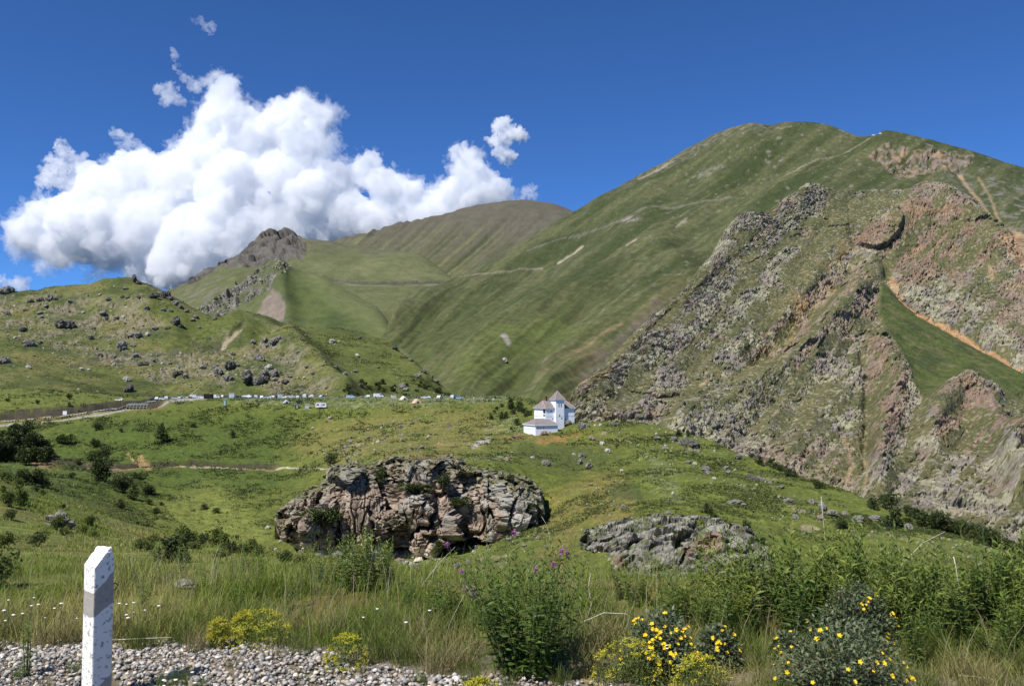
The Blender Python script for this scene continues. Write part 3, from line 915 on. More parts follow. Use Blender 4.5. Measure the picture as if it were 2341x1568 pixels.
def hill_col(c):
    u, v, P = c['u'], c['v'], c['P']
    n = fbm(P / 40., 4, 96); f = fbm(P / 5., 4, 97)
    col = mix(G_MID * np.array((1.1, 1.05, 1.0)), G_DARK * 1.25, sstep(-.25, .35, n))
    col = mix(col, G_DRY * .85, sstep(0, .35, -n + f * .4) * .5)
    right = sstep(-10, 40, poly_sd(u, v, [(560, 745), (660, 775), (700, 815), (740, 858), (790, 906), (1100, 930), (1000, 860), (890, 785), (740, 740)]))
    col = mix(col, mix(G_LUSH * .85, G_MID * .9, sstep(-.2, .3, f + n)), right * .8)
    dk = pm(c, [(730, 850), (800, 870), (900, 890), (990, 890), (1030, 910), (800, 915)], 16, 18)
    col = mix(col, G_DARK * 1.0, dk * right * .75 * sstep(-.3, .1, f))
    lg = pm(c, [(340, 680), (440, 730), (540, 745), (640, 770), (560, 790), (460, 790), (380, 750), (330, 700)], 16, 12)
    col = mix(col, G_LUSH * .8, lg * .55)
    st = hill_stony(c)
    col = mix(col, mix(SCREE * .95, R_GREY * .8, sstep(-.2, .3, f)), st * sstep(-.25, .15, f + .08) * .75)
    edge = lm(c, [(560, 745), (660, 775), (700, 815), (740, 858)], 5, 5, 5)
    col = mix(col, G_PALE * .75, edge * .5)
    tr = lm(c, [(150, 834), (260, 814), (340, 799), (400, 796), (460, 794), (520, 787), (560, 760)], 1.7, 1.3, 2)
    col = mix(col, R_DARK * .8, tr * .7)
    tr = lm(c, [(340, 803), (300, 816), (240, 824)], 5, 5, 4)
    col = mix(col, SCREE * 1.05, tr * .75)
    tr = lm(c, [(508, 790), (552, 775)], 2.4, 1.6, 1.)
    col = mix(col, D_PALE * .6, tr * .8)
    return col * np.array((1.06, 1.0, .85)) * (1 + f[:, None] * .6)


layer('hill', -350, 1200, 1.9, 1.6, [
    [(-350, 960, 420), (0, 950, 430), (300, 935, 500), (1200, 990, 500)],
    [(-350, 905, 500), (0, 888, 510), (150, 893, 540), (300, 907, 590), (640, 910, 600), (1030, 918, 610), (1200, 980, 580)],
    [(-350, 850, 600), (0, 830, 620), (300, 850, 650), (500, 860, 650), (700, 870, 650), (800, 880, 655), (1030, 912, 640), (1200, 975, 590)],
    [(-350, 770, 720), (0, 735, 760), (300, 735, 770), (500, 790, 730), (700, 800, 730), (800, 815, 740), (900, 840, 730), (1030, 907, 665), (1200, 968, 600)],
    HILL, dict(back=50, drop=14), dict(back=200, drop=120)], hill_shape, hill_col, M_HILL)

# ---- the valley: near slope, bowl, knoll and plateau in one sheet
EDGE = [(-350, 985, 360), (0, 968, 370), (150, 950, 378), (300, 925, 395), (385, 914, 410), (500, 913, 405), (640, 912, 400), (900, 911, 400), (1100, 911, 395), (1190, 914, 385), (1230, 925, 350), (1270, 950, 310),
        (1330, 965, 282), (1390, 962, 275), (1460, 967, 270), (1540, 986, 262), (1620, 1006, 250), (1700, 1041, 235), (1800, 1079, 215), (1900, 1113, 192), (2000, 1146, 175), (2100, 1176, 162), (2200, 1211, 150), (2341, 1260, 132), (2700, 1390, 115)]
PATHCUT = [(-60, 1052), (60, 1046), (120, 1050), (200, 1060), (300, 1062), (340, 1060), (440, 1055), (520, 1057), (660, 1066)]
ROADCUT = [(-350, 955), (0, 944), (60, 938), (120, 934), (180, 928), (240, 921), (330, 915), (385, 912)]


def ground_shape(c):
    u, v, P = c['u'], c['v'], c['P']
    s = np.zeros_like(P)
    Y = np.linalg.norm(P[:, :2], axis=1)
    far = sstep(40, 120, Y); live = sstep(8, 30, Y)
    s[:, 2] = fbm(P / 26., 3, 101) * 1.1 * far + fbm(P / np.array((3.2, 3.2, 3.2)), 4, 102, mode='billow') * (.10 * live + .42 * far) + fbm(P / 8., 3, 103) * .35 * live
    # low banks along the path and the road
    for cut, depth, u0, u1, w in ((PATHCUT, 3.0, -400, 650, 10.), (ROADCUT, 4.6, -400, 390, 18.)):
        d = v - np.interp(u, [p[0] for p in cut], [p[1] for p in cut])
        on = sstep(u1, u1 - 50, u) * (Y > 200) * (c['t'] > 4.5)
        s[:, 2] -= on * depth * sstep(-1, 1, d) * sstep(w, w * .3, d)
    # rock steps on the knoll
    b, _, _ = blocks(P / 5., 104, tilt=1.2)
    k = ground_stony(c)
    s[:, 2] += k * b * .7
    return s


def ground_stony(c):
    n = fbm(c['P'] / 12., 4, 105)
    m = np.clip(pm(c, [(1500, 980), (1600, 990), (1700, 1050), (1800, 1110), (1900, 1150), (1960, 1230), (1850, 1230), (1700, 1140), (1640, 1080), (1540, 1030)], 14, 20, 50)
                + pm(c, [(740, 1060), (800, 1010), (880, 990), (960, 975), (1010, 985), (930, 1010), (850, 1050)], 8, 14, 40) * .8
                + pm(c, [(1310, 975), (1410, 960), (1420, 985), (1330, 1005)], 6, 8) * .9
                + pm(c, [(900, 1270), (1060, 1200), (1240, 1190), (1280, 1260), (1100, 1300)], 12, 20) * .7
                + pm(c, [(1900, 1210), (2341, 1230), (2341, 1300), (2000, 1280)], 10, 14) * .7, 0, 1)
    return m * sstep(.0, .3, n)


def ground_col(c):
    u, v, P = c['u'], c['v'], c['P']
    Y = np.linalg.norm(P[:, :2], axis=1)
    n = fbm(P / 30., 4, 111); f = fbm(P / 2.6, 4, 112); g = fbm(P / 9., 4, 113)
    lump = fbm(P / 3.2, 4, 102, mode='billow')
    col = mix(G_MID * np.array((1.05, 1.05, .9)), G_LUSH * .95, sstep(-.3, .3, n))
    col = mix(col, G_DARK * 1.2, sstep(.1, .5, f + g * .5) * .6)
    # bowl: dark herb cover and painted slope shade above, pale smooth floor
    floor = pm(c, [(370, 1180), (420, 1130), (470, 1110), (540, 1150), (600, 1200), (620, 1250), (480, 1250), (420, 1225)], 30, 16)
    col = mix(col, G_LUSH * np.array((1.35, 1.25, 1.5)), floor * .8)
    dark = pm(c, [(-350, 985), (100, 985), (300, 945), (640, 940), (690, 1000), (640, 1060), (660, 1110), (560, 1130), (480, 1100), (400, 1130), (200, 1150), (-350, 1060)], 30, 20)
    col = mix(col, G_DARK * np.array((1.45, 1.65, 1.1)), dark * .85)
    # dry turf of the knoll
    dry = pm(c, [(660, 1010), (760, 960), (900, 935), (1100, 925), (1130, 960), (1180, 1010), (1050, 1040), (850, 1052), (700, 1060)], 20, 24, 60)
    col = mix(col, G_DRY * np.array((.95, 1.0, .8)), dry * .6 * sstep(-.4, .2, g + .15))
    dry2 = pm(c, [(1250, 1130), (1400, 1080), (1480, 1130), (1440, 1200), (1330, 1200), (1300, 1320), (1400, 1340), (1240, 1330), (1230, 1200)], 24, 24, 60)
    col = mix(col, G_DRY * np.array((.9, .88, .7)), dry2 * .65 * sstep(-.4, .2, g + .1))
    grn = pm(c, [(1060, 1065), (1200, 1050), (1320, 1080), (1280, 1130), (1230, 1110), (1150, 1080)], 12, 10)
    col = mix(col, G_LUSH * .75, grn * .7)
    lus = pm(c, [(1440, 1010), (1560, 1050), (1700, 1130), (1780, 1200), (1700, 1210), (1560, 1150), (1470, 1100)], 24, 20)
    col = mix(col, G_LUSH * .95, lus * .6)
    sil = np.clip(pm(c, [(1470, 1040), (1540, 1080), (1560, 1150), (1500, 1120)], 20, 18) * .5 + pm(c, [(1060, 1050), (1130, 1040), (1190, 1046), (1140, 1056)], 4, 4) * .9
                  + pm(c, [(480, 909), (900, 905), (1150, 905), (1160, 918), (1000, 925), (800, 935), (560, 925)], 5, 8) * .7
                  + pm(c, [(1090, 965), (1180, 955), (1200, 990), (1110, 990)], 6, 9) * .55, 0, 1)
    col = mix(col, G_SILV * .8, sil * sstep(-.1, .25, f + g * .6) * .8)
    heath = np.clip(pm(c, [(1180, 1020), (1330, 1015), (1420, 1050), (1300, 1075), (1200, 1050)], 10, 14) * .7 + pm(c, [(1380, 1115), (1460, 1105), (1470, 1140), (1400, 1140)], 6, 8) * .9, 0, 1)
    col = mix(col, G_DARK * np.array((1.0, 1.1, 1.4)), heath * .75 * sstep(-.4, .1, f + .1))
    # plateau on the far left: lush green
    pl = pm(c, [(-350, 880), (0, 885), (150, 893), (300, 905), (380, 908), (200, 922), (60, 934), (-350, 950)], 5, 5)
    col = mix(col, G_LUSH * np.array((1.05, 1.0, 1.0)), pl * .75)
    ye = pm(c, [(1200, 985), (1330, 985), (1450, 1000), (1380, 1030), (1250, 1015)], 10, 12)
    col = mix(col, G_YEL * .8, ye * .5 * sstep(0, .3, g))
    # earth: cut banks, tracks, bare patches
    on = (Y > 200) & (c['t'] > 4.5)
    for cut, u0, u1, w in ((PATHCUT, -400, 650, 12.), (ROADCUT, -400, 395, 20.)):
        d = v - np.interp(u, [p[0] for p in cut], [p[1] for p in cut]) + f * 5
        m = on * sstep(u1, u1 - 40, u)
        e = np.array((.20, .125, .085)) if w > 15 else D_EARTH * 1.25
        col = mix(col, mix(e, SCREE, sstep(-.1, .3, f)), m * sstep(-1, 1.5, d) * sstep(w * 1.2, w * .7, d) * .95)
        col = mix(col, R_DARK * .4, m * sstep(4.2, 2.0, np.abs(d - .8)) * .95)
    for pts, wd, cc, a in (([(415, 1068), (560, 1068), (680, 1070), (760, 1071)], 1.3, D_PALE * .85, .8), ([(320, 1050), (335, 1062), (340, 1068)], 9, D_TAN * .8, .75), ([(292, 1036), (305, 1052)], 2.5, D_TAN, .7),
                           ([(1170, 1000), (1195, 997), (1250, 1000), (1320, 995)], 6, R_ORNG * .7, .3), ([(1230, 1010), (1290, 1003)], 6, R_ORNG * np.array((.9, .85, .8)), .5), ([(1160, 1000), (1190, 995)], 4, R_ORNG * .7, .6),
                           ([(1000, 1015), (1080, 1012)], 3, D_TAN * .7, .4), ([(930, 1046), (1010, 1045)], 4, R_ORNG * .7, .5), ([(1083, 1021), (1096, 1011), (1116, 1006)], 5, np.array((.34, .32, .29)), .9), ([(180, 1070), (260, 1075), (290, 1090)], 9, SCREE * .9, .55), ([(80, 1060), (130, 1065)], 8, D_EARTH, .7)):
        col = mix(col, cc, lm(c, pts, wd, wd * .7, wd * .8) * a * on)
    # the road, its gravel shoulder, and the car park
    rd = lm(c, [(-350, 990), (0, 972), (60, 967), (150, 958), (240, 944), (330, 926), (385, 916), (470, 911)], 2.4, 1.4, .6) * on
    col = mix(col, np.array((.27, .255, .22)), rd * .9)
    k = ground_stony(c)
    col = mix(col, mix(R_GREY * 1.0, SCREE, sstep(-.2, .2, f)), sstep(.55, .9, k + f * .7) * .7)
    # near slope
    near = sstep(75, 50, Y)
    nc = mix(G_LUSH * np.array((1.15, 1.1, 1.1)), G_DRY * .95, sstep(-.1, .4, g))
    nc = mix(nc, G_MID * .9, sstep(.0, .3, n) * .5)
    col = mix(col, nc, near * .85)
    vn = sstep(13, 7, Y)
    col = mix(col, mix(D_EARTH * .9, G_DRY * .7, sstep(-.2, .2, f)), vn * .8)
    col = col * mix(np.array((1.10, 1.02, .74)), np.ones(3), sstep(.03, .10, col[:, 2] - col[:, 1] * .35))
    return col * (1 + f[:, None] * .6) * (1 + lump[:, None] * .25 * sstep(60, 140, Y)[:, None])


def zl(us, z, Y):
    return [(u, CV + FPX * math.tan(math.atan2(-z, Y) + PITCH), Y) for u in us]


US = (-350, 400, 1170, 2000, 2700)
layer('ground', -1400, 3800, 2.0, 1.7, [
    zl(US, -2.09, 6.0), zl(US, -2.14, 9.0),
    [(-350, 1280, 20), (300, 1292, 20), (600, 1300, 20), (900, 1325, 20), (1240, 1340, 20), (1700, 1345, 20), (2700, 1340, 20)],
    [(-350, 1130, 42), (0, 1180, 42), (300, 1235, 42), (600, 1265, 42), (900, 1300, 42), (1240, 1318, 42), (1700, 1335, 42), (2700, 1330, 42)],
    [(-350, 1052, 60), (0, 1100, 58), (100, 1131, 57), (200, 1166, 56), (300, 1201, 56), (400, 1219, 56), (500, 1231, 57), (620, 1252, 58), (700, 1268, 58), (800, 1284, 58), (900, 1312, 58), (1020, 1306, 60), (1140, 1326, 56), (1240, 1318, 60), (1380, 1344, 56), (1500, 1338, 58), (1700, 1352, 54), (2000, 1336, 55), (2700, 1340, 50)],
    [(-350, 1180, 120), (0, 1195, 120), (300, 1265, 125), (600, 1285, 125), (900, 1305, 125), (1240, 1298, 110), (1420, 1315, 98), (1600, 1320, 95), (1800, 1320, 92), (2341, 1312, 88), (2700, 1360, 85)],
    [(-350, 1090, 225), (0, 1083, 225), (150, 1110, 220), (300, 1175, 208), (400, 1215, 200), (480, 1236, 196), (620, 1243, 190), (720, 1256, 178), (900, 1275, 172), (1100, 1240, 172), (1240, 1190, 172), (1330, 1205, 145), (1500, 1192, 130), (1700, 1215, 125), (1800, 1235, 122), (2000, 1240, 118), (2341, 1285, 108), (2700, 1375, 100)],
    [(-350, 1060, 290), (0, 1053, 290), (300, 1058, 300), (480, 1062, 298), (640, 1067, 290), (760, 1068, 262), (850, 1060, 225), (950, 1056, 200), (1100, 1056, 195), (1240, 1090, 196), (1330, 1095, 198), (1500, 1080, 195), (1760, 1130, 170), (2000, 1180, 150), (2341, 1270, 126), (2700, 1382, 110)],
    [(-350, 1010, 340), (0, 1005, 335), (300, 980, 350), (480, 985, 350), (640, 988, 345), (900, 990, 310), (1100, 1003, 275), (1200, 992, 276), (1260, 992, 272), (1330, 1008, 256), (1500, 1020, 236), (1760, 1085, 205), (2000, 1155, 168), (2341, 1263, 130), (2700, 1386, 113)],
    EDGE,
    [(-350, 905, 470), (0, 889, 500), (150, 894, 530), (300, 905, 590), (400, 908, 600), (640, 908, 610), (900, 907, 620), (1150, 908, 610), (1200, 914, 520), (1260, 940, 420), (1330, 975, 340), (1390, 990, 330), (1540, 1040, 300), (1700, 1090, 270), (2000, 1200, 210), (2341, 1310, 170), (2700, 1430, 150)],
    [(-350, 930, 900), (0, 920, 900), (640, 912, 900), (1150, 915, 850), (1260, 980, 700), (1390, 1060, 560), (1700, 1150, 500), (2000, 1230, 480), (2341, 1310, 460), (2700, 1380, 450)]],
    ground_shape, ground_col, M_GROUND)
# ------------------------------------------------------------------ finding places on the terrain
def ground_uv(layer_, u, v):
    """Point of a terrain sheet seen along (u, v), with its normal."""
    L = LAYERS[layer_]
    ok = L.get('front')
    if ok is None:
        fac = (L['n'] * L['P']).sum(1) < 0                     # faces turned to the camera
        L['front'] = ok = np.nonzero(fac & (L['P'][:, 1] > 3))[0]
        L['fu'] = L['u'][ok]; L['fv'] = L['v'][ok]
    d = (L['fu'] - u) ** 2 + (L['fv'] - v) ** 2
    j = ok[np.argmin(d + 0.004 * L['P'][ok, 1] * 0)]
    return L['P'][j].copy(), L['n'][j].copy()


def ground_xy(layer_, x, y):
    L = LAYERS[layer_]
    d = (L['P'][:, 0] - x) ** 2 + (L['P'][:, 1] - y) ** 2
    return L['P'][np.argmin(d)].copy()


def plain(x):
    return np.array(x, float)


ORD = ['first', 'second', 'third', 'fourth', 'fifth', 'sixth', 'seventh', 'eighth', 'ninth', 'tenth', 'eleventh', 'twelfth', 'thirteenth', 'fourteenth',
       'fifteenth', 'sixteenth', 'seventeenth', 'eighteenth', 'nineteenth', 'twentieth']
ROWS = ['top', 'second', 'third', 'fourth', 'fifth', 'sixth', 'seventh', 'eighth', 'ninth', 'tenth', 'eleventh', 'twelfth', 'thirteenth', 'fourteenth', 'fifteenth']


def label_rows(items, text, where, per=9):
    """items: (object, u, v, adjective). Labels by row from the top and by order from the left."""
    it = sorted(items, key=lambda q: q[2])
    rows = [it[i:i + per] for i in range(0, len(it), per)]
    for ri, row in enumerate(rows):
        row.sort(key=lambda q: q[1])
        for k, (o, u, v, adj) in enumerate(row):
            pos = 'leftmost' if k == 0 else 'rightmost' if k == len(row) - 1 else ORD[k] + ' from left'
            rw = '' if len(rows) == 1 else ' in lowest row' if ri == len(rows) - 1 else ' in %s row' % ROWS[ri]
            o['label'] = '%s %s, %s%s %s' % (adj, text, pos, rw, where)


# ------------------------------------------------------------------ rocks
M_ROCK = col_mat('boulder_rock', scale=2.2, amount=0.3, bump=0.05, bump_scale=5.0)


def ico(sub):
    import bmesh
    bm = bmesh.new(); bmesh.ops.create_icosphere(bm, subdivisions=sub, radius=1.0)
    V = np.array([v.co[:] for v in bm.verts]); F = np.array([[v.index for v in f.verts] for f in bm.faces]); bm.free()
    return V, F


ICO4 = ico(4); ICO3 = ico(3); ICO1 = ico(1); ICO2 = ico(2)


def rock_verts(seed, base=ICO4, cragged=0.5, squash=(1, 1, .75)):
    V, F = base
    r = np.random.default_rng(seed)
    V = V * (1 + .28 * fbm(V * 1.1 + seed * 3.1, 3, seed)[:, None])
    for _ in range(9):                                           # flat fracture faces
        n = r.normal(size=3); n /= np.linalg.norm(n); h = r.uniform(.55, .9)
        d = V @ n - h
        V = V - np.outer(np.clip(d, 0, None), n) * .92
    b, _, _ = blocks(V * 2.1 + seed, seed, tilt=1.3)
    b2, _, _ = blocks(V * 5. + seed, seed + 1, tilt=1.3)
    nn = V / (np.linalg.norm(V, axis=1, keepdims=True) + 1e-6)
    V = V + nn * (b * .22 + b2 * .09)[:, None] * cragged
    return V * np.array(squash), F


def rock_mesh(seed, tone, base=ICO4, cragged=.6, squash=(1, 1, .75), pieces=1, name='boulder'):
    r = np.random.default_rng(seed + 500)
    Vs, Fs, off = [], [], 0
    for k in range(pieces):
        V, F = rock_verts(seed * 7 + k, base, cragged, squash)
        if pieces > 1:
            s = r.uniform(.35, .75) if k else .8
            V = V * s + np.array([r.uniform(-.75, .75), r.uniform(-.4, .4), r.uniform(-.2, .35)]) * (k > 0)
        Vs.append(V); Fs.append(F + off); off += len(V)
    V = np.concatenate(Vs); F = np.concatenate(Fs)
    n = fbm(V * 2.5 + seed, 4, seed); f = fbm(V * 7 + seed, 3, seed + 1)
    c = mix(R_GREY * .9, R_DARK * 1.2, sstep(-.2, .3, n))
    c = mix(c, R_LICH * .9, sstep(.05, .3, f) * .6)
    if tone == 'dark': c = c * .55
    if tone == 'pale': c = mix(c, np.array((.46, .43, .36)), .6)
    if tone == 'red': c = mix(c, R_RED, sstep(-.3, .2, n) * .8)
    return raw_mesh(name, V, F, False, c)


ROCKS = {}
for tone, seeds in (('grey', (1, 2, 3, 4)), ('dark', (5, 6)), ('pale', (7, 8)), ('red', (9, 10))):
    ROCKS[tone] = [rock_mesh(s, tone, ICO3) for s in seeds]
    ROCKS[tone + '_crag'] = [rock_mesh(s + 20, tone, ICO3, .8, (1, .9, .9), 4) for s in seeds]
for L_ in ROCKS.values():
    for me in L_: me.materials.append(M_ROCK)
_rk = random.Random(11)


def place_rock(layer_, u, v, size_px, tone='grey', crag=False, h=1.0, group=None):
    """size_px: width as seen; (u, v) its middle."""
    p, n = ground_uv(layer_, u, v + size_px * .28 * h)
    w_ = size_px * p[1] / FPX * .5 * (1.15 if layer_ == 'hill' else 1.02)
    me = _rk.choice(ROCKS[tone + ('_crag' if crag else '')])
    o = put('boulder', me)
    o.location = p + np.array((0, 0, w_ * .34 * h))
    o.scale = (w_ * _rk.uniform(.95, 1.1), w_ * _rk.uniform(.8, 1.1), w_ * h * _rk.uniform(.9, 1.15))
    o.rotation_euler = (_rk.uniform(-.15, .15), _rk.uniform(-.15, .15), _rk.uniform(0, 6.28))
    tag(o, cat='boulder', group=group)
    return o


def bulk(spec, fx, layer_, group, text, where, per=9, default='grey'):
    out = []
    for s in spec:
        x, y, w_ = s[:3]
        tone = s[3] if len(s) > 3 else default
        crag = w_ > 62 or (len(s) > 4 and s[4])
        u, v, px = fx[0] + x * fx[2], fx[1] + y * fx[2], w_ * fx[2]
        o = place_rock(layer_, u, v, px, tone, crag, s[5] if len(s) > 5 else 1.0, group)
        sz = 'big' if px > 22 else 'small' if px < 11 else 'middling'
        out.append((o, u, v, '%s %s%s' % (sz, tone, ' craggy' if crag else '')))
    label_rows(out, text, where, per)


K1 = (0, 590, .2521); K2 = (590, 590, .2521); K4 = (1245.6, 917.8, .2521); K3 = (590, 1016, .294)
bulk([(620, 590, 120, 'dark'), (205, 640, 70, 'dark'), (270, 765, 110), (360, 755, 50), (840, 640, 60, 'dark'), (820, 715, 70), (1105, 785, 110, 'grey', 1, 1.5), (1250, 695, 80), (1180, 700, 50), (1340, 685, 50, 'pale'),
      (905, 875, 55, 'dark'), (1285, 955, 65, 'dark'), (1590, 575, 110, 'dark'), (1640, 615, 50, 'dark'), (1520, 628, 45, 'dark'), (1410, 635, 60), (930, 495, 60), (975, 545, 40, 'dark'), (755, 490, 35, 'pale'), (1065, 530, 50), (1125, 535, 35, 'pale'),
      (270, 385, 50, 'dark'), (360, 380, 60), (450, 360, 90), (1380, 340, 70, 'dark'), (1265, 345, 40), (1110, 350, 40, 'dark'), (1155, 355, 40), (980, 365, 50), (1140, 275, 45), (420, 430, 40), (360, 490, 50), (225, 465, 35), (375, 530, 45), (60, 490, 50),
      (45, 920, 110), (260, 985, 50, 'pale'), (740, 1005, 40, 'pale'), (810, 1010, 35, 'pale'), (1145, 1095, 60, 'pale'), (1165, 1185, 80, 'dark'), (1600, 1040, 70, 'dark'), (1680, 1065, 70), (1615, 985, 45), (1960, 975, 75), (1980, 1030, 90), (2060, 1080, 90), (2100, 960, 90, 'dark', 1, 1.4),
      (2145, 965, 50), (1840, 985, 60), (2250, 1035, 80, 'grey', 1, 1.2), (2240, 1090, 140, 'dark', 1, .7), (2320, 1110, 110), (2115, 860, 45), (1550, 950, 40), (2330, 900, 80, 'grey', 1, 1.2), (1290, 870, 60), (1230, 880, 60), (1400, 860, 40), (1030, 890, 40), (1390, 915, 40), (1030, 965, 35, 'pale'),
      (2300, 760, 60), (1810, 630, 35), (1780, 530, 50), (1745, 560, 45), (1945, 550, 40), (1210, 790, 45), (1480, 460, 40), (1330, 450, 45), (1550, 470, 40), (905, 330, 30, 'pale'), (500, 370, 40), (640, 380, 50), (140, 720, 30, 'pale')],
     K1, 'hill', 'boulders on the stony left hill', 'boulder', 'on the left hill')
bulk([(55, 290, 100), (10, 305, 60), (1215, 195, 60, 'dark', 1, 1.4), (1250, 222, 50, 'dark'), (1480, 325, 80, 'dark', 1, 1.5), (1530, 360, 60, 'dark'), (1590, 402, 60), (1640, 435, 55, 'dark'), (1690, 475, 45), (1455, 315, 50)],
     K1, 'hill', 'crags along the crest of the left hill', 'crag', 'on the left hill crest', 12)
bulk([(130, 750, 110), (60, 740, 70), (200, 720, 60), (90, 790, 60), (30, 905, 90), (100, 990, 80, 'pale'), (50, 1040, 90), (150, 1040, 90), (230, 1110, 80), (30, 1100, 110, 'dark'), (500, 1035, 45), (440, 980, 40), (420, 1080, 30, 'pale'), (360, 850, 40), (340, 940, 30, 'pale'), (160, 1100, 50), (620, 1160, 35), (390, 1150, 40), (545, 1215, 35, 'pale'), (290, 1070, 40)],
     K2, 'hill', 'boulders on the spur of the left hill', 'boulder', 'on the brown spur', 7)
bulk([(670, 750, 60, 'pale'), (928, 722, 35), (1235, 805, 60, 'dark'), (1375, 915, 45), (1455, 1060, 60), (1310, 1160, 80), (1215, 1180, 45, 'pale'), (790, 1050, 70), (1620, 1115, 60), (905, 880, 45, 'pale'), (705, 985, 40), (880, 1020, 40), (930, 1150, 50, 'pale'), (1500, 1020, 50, 'dark'), (1570, 1070, 40, 'dark'), (1090, 990, 30), (1340, 1190, 50), (590, 965, 30)],
     K2, 'hill', 'boulders on the green flank', 'boulder', 'on the green flank', 6)
bulk([(210, 185, 95, 'grey', 1, 1.1), (350, 220, 90), (500, 205, 40, 'pale'), (650, 200, 75, 'dark', 1, .6), (515, 375, 60, 'pale'), (1010, 290, 30, 'pale'), (1025, 325, 60), (1170, 330, 80), (1240, 360, 100), (1330, 375, 150, 'dark', 1, .9), (1090, 410, 70, 'pale', 0), (1390, 450, 60), (1290, 450, 40), (340, 490, 80), (320, 540, 80), (400, 575, 100), (260, 480, 40, 'pale'), (565, 440, 60, 'pale'), (590, 460, 40),
      (440, 330, 70, 'red'), (20, 545, 70), (1300, 545, 60), (1360, 560, 50, 'pale'), (1470, 600, 90), (1480, 640, 70), (1530, 695, 40, 'pale'), (1640, 600, 60), (1670, 640, 50), (1750, 500, 70), (1880, 690, 110, 'dark'), (1950, 700, 80), (2050, 740, 60), (2140, 770, 50), (1700, 910, 130, 'grey', 1, .7), (1800, 930, 90, 'grey', 1, .7),
      (2130, 860, 50), (2200, 890, 80), (2280, 1040, 90), (2320, 980, 40), (710, 950, 55), (590, 1020, 30), (1130, 1005, 60), (1300, 1040, 50), (420, 745, 40), (700, 625, 45, 'pale'), (1160, 830, 40, 'pale'), (2420, 900, 90), (2520, 950, 110), (2600, 1000, 120), (2850, 1060, 130), (3000, 1050, 110), (3150, 1100, 120), (3300, 1130, 100), (2720, 1010, 80), (2500, 1040, 80, 'red')],
     K4, 'ground', 'rocks on the knoll right of the white house', 'rock', 'right of the house', 8)
bulk([(690, 20, 60), (660, 45, 40), (800, 75, 35), (570, 115, 35, 'pale'), (515, 70, 30, 'pale'), (690, 110, 45), (1510, 80, 35, 'red'), (1930, 105, 50, 'red'), (2140, 95, 40, 'pale'), (2230, 140, 80), (1975, 60, 25, 'pale'), (720, -30, 45), (860, -60, 40), (930, -20, 45, 'pale'), (1000, -70, 40), (1270, 20, 45, 'red'), (1180, 45, 30), (430, -130, 30, 'pale'), (560, -210, 30, 'pale'), (1480, -150, 40), (1100, -140, 45), (1200, -170, 40), (1330, -60, 35, 'pale')],
     K3, 'ground', 'stones strewn above the cliff', 'stone', 'above the cliff', 6)
bulk([(620, 850, 120), (690, 905, 50, 'pale'), (180, 745, 35, 'pale'), (75, 645, 45, 'pale'), (850, 935, 55), (1240, 945, 90), (1200, 925, 70, 'pale'), (1550, 935, 80), (1700, 975, 60), (1790, 820, 40), (1750, 730, 55), (1680, 830, 40, 'pale'), (135, 810, 30, 'pale'), (1480, 830, 50), (1640, 900, 50), (1120, 920, 60), (1850, 900, 45), (2180, 720, 50, 'red'), (1900, 960, 60)],
     K3, 'ground', 'fallen rocks below the cliff', 'fallen rock', 'below the cliff', 7)
bulk([(2240, 920, 60, 'pale')], K2, 'mountain', None, 'rock', 'scar on the green slope above the car park')
# brown rocks carrying the house
for k, (u, v, w_, h, lab) in enumerate(((1244, 990, 22, .8, 'dark brown overhanging rock under the front wall of the house annex'), (1262, 981, 20, .7, 'brown ledge rock beside the annex corner of the white house'),
                                        (1297, 966, 17, 1.0, 'rounded grey boulder at the foot of the white tower'), (1180, 997, 22, .5, 'reddish earth-stained rock left below the house annex'))):
    o = place_rock('ground', u, v, w_, 'red' if k in (0, 3) else 'grey', True, h); tag(o, lab, 'rock')
# the lone boulder on the near slope
p, n = ground_uv('ground', 141, 1206)
me = rock_mesh(77, 'grey', ICO4, 1.0, (1, .9, .95)); me.materials.append(M_ROCK)
o = put('boulder', me); o.location = p + np.array((0, 0, .22)); k = 32 * p[1] / FPX
o.scale = (k, k, k * .85); o.rotation_euler = (0, .25, .6)
tag(o, 'lone knobbly grey boulder among shrubs on the near left slope', 'boulder')

# uncounted stones
def stones(name, layer_, polys, n, px, seed, label):
    L = LAYERS[layer_]
    r = np.random.default_rng(seed)
    fac = (L['n'] * L['P']).sum(1) < 0
    w_ = np.zeros(len(L['P']))
    for poly, a in polys:
        w_ = np.maximum(w_, a * (poly_sd(L['u'], L['v'], poly) > 0))
    w_ = w_ * fac * (fbm(L['P'] / (12 * np.median(L['P'][:, 1]) / 600), 3, seed) > -.12)
    idx = r.choice(len(w_), n, p=w_ / w_.sum())
    V0, F0 = ICO1
    n0 = len(V0)
    R = px[0] * (px[1] / px[0]) ** (r.random(n) ** 2.5) * L['P'][idx, 1] / FPX * .5
    S = V0[None] * r.uniform(.65, 1.2, (n, n0, 1)) * r.uniform(.7, 1.2, (n, 1, 3)) * R[:, None, None]
    V = (S + L['P'][idx][:, None] + np.array((0, 0, .15)) * R[:, None, None]).reshape(-1, 3)
    F = (F0[None] + (np.arange(n) * n0)[:, None, None]).reshape(-1, 3)
    c = mix(R_GREY, R_LICH, r.random(n)) * r.uniform(.35, 1.35, (n, 1))
    o = put(name, raw_mesh(name, V, F, False, np.repeat(c, n0, 0)), M_ROCK)
    tag(o, label, kind='stuff')


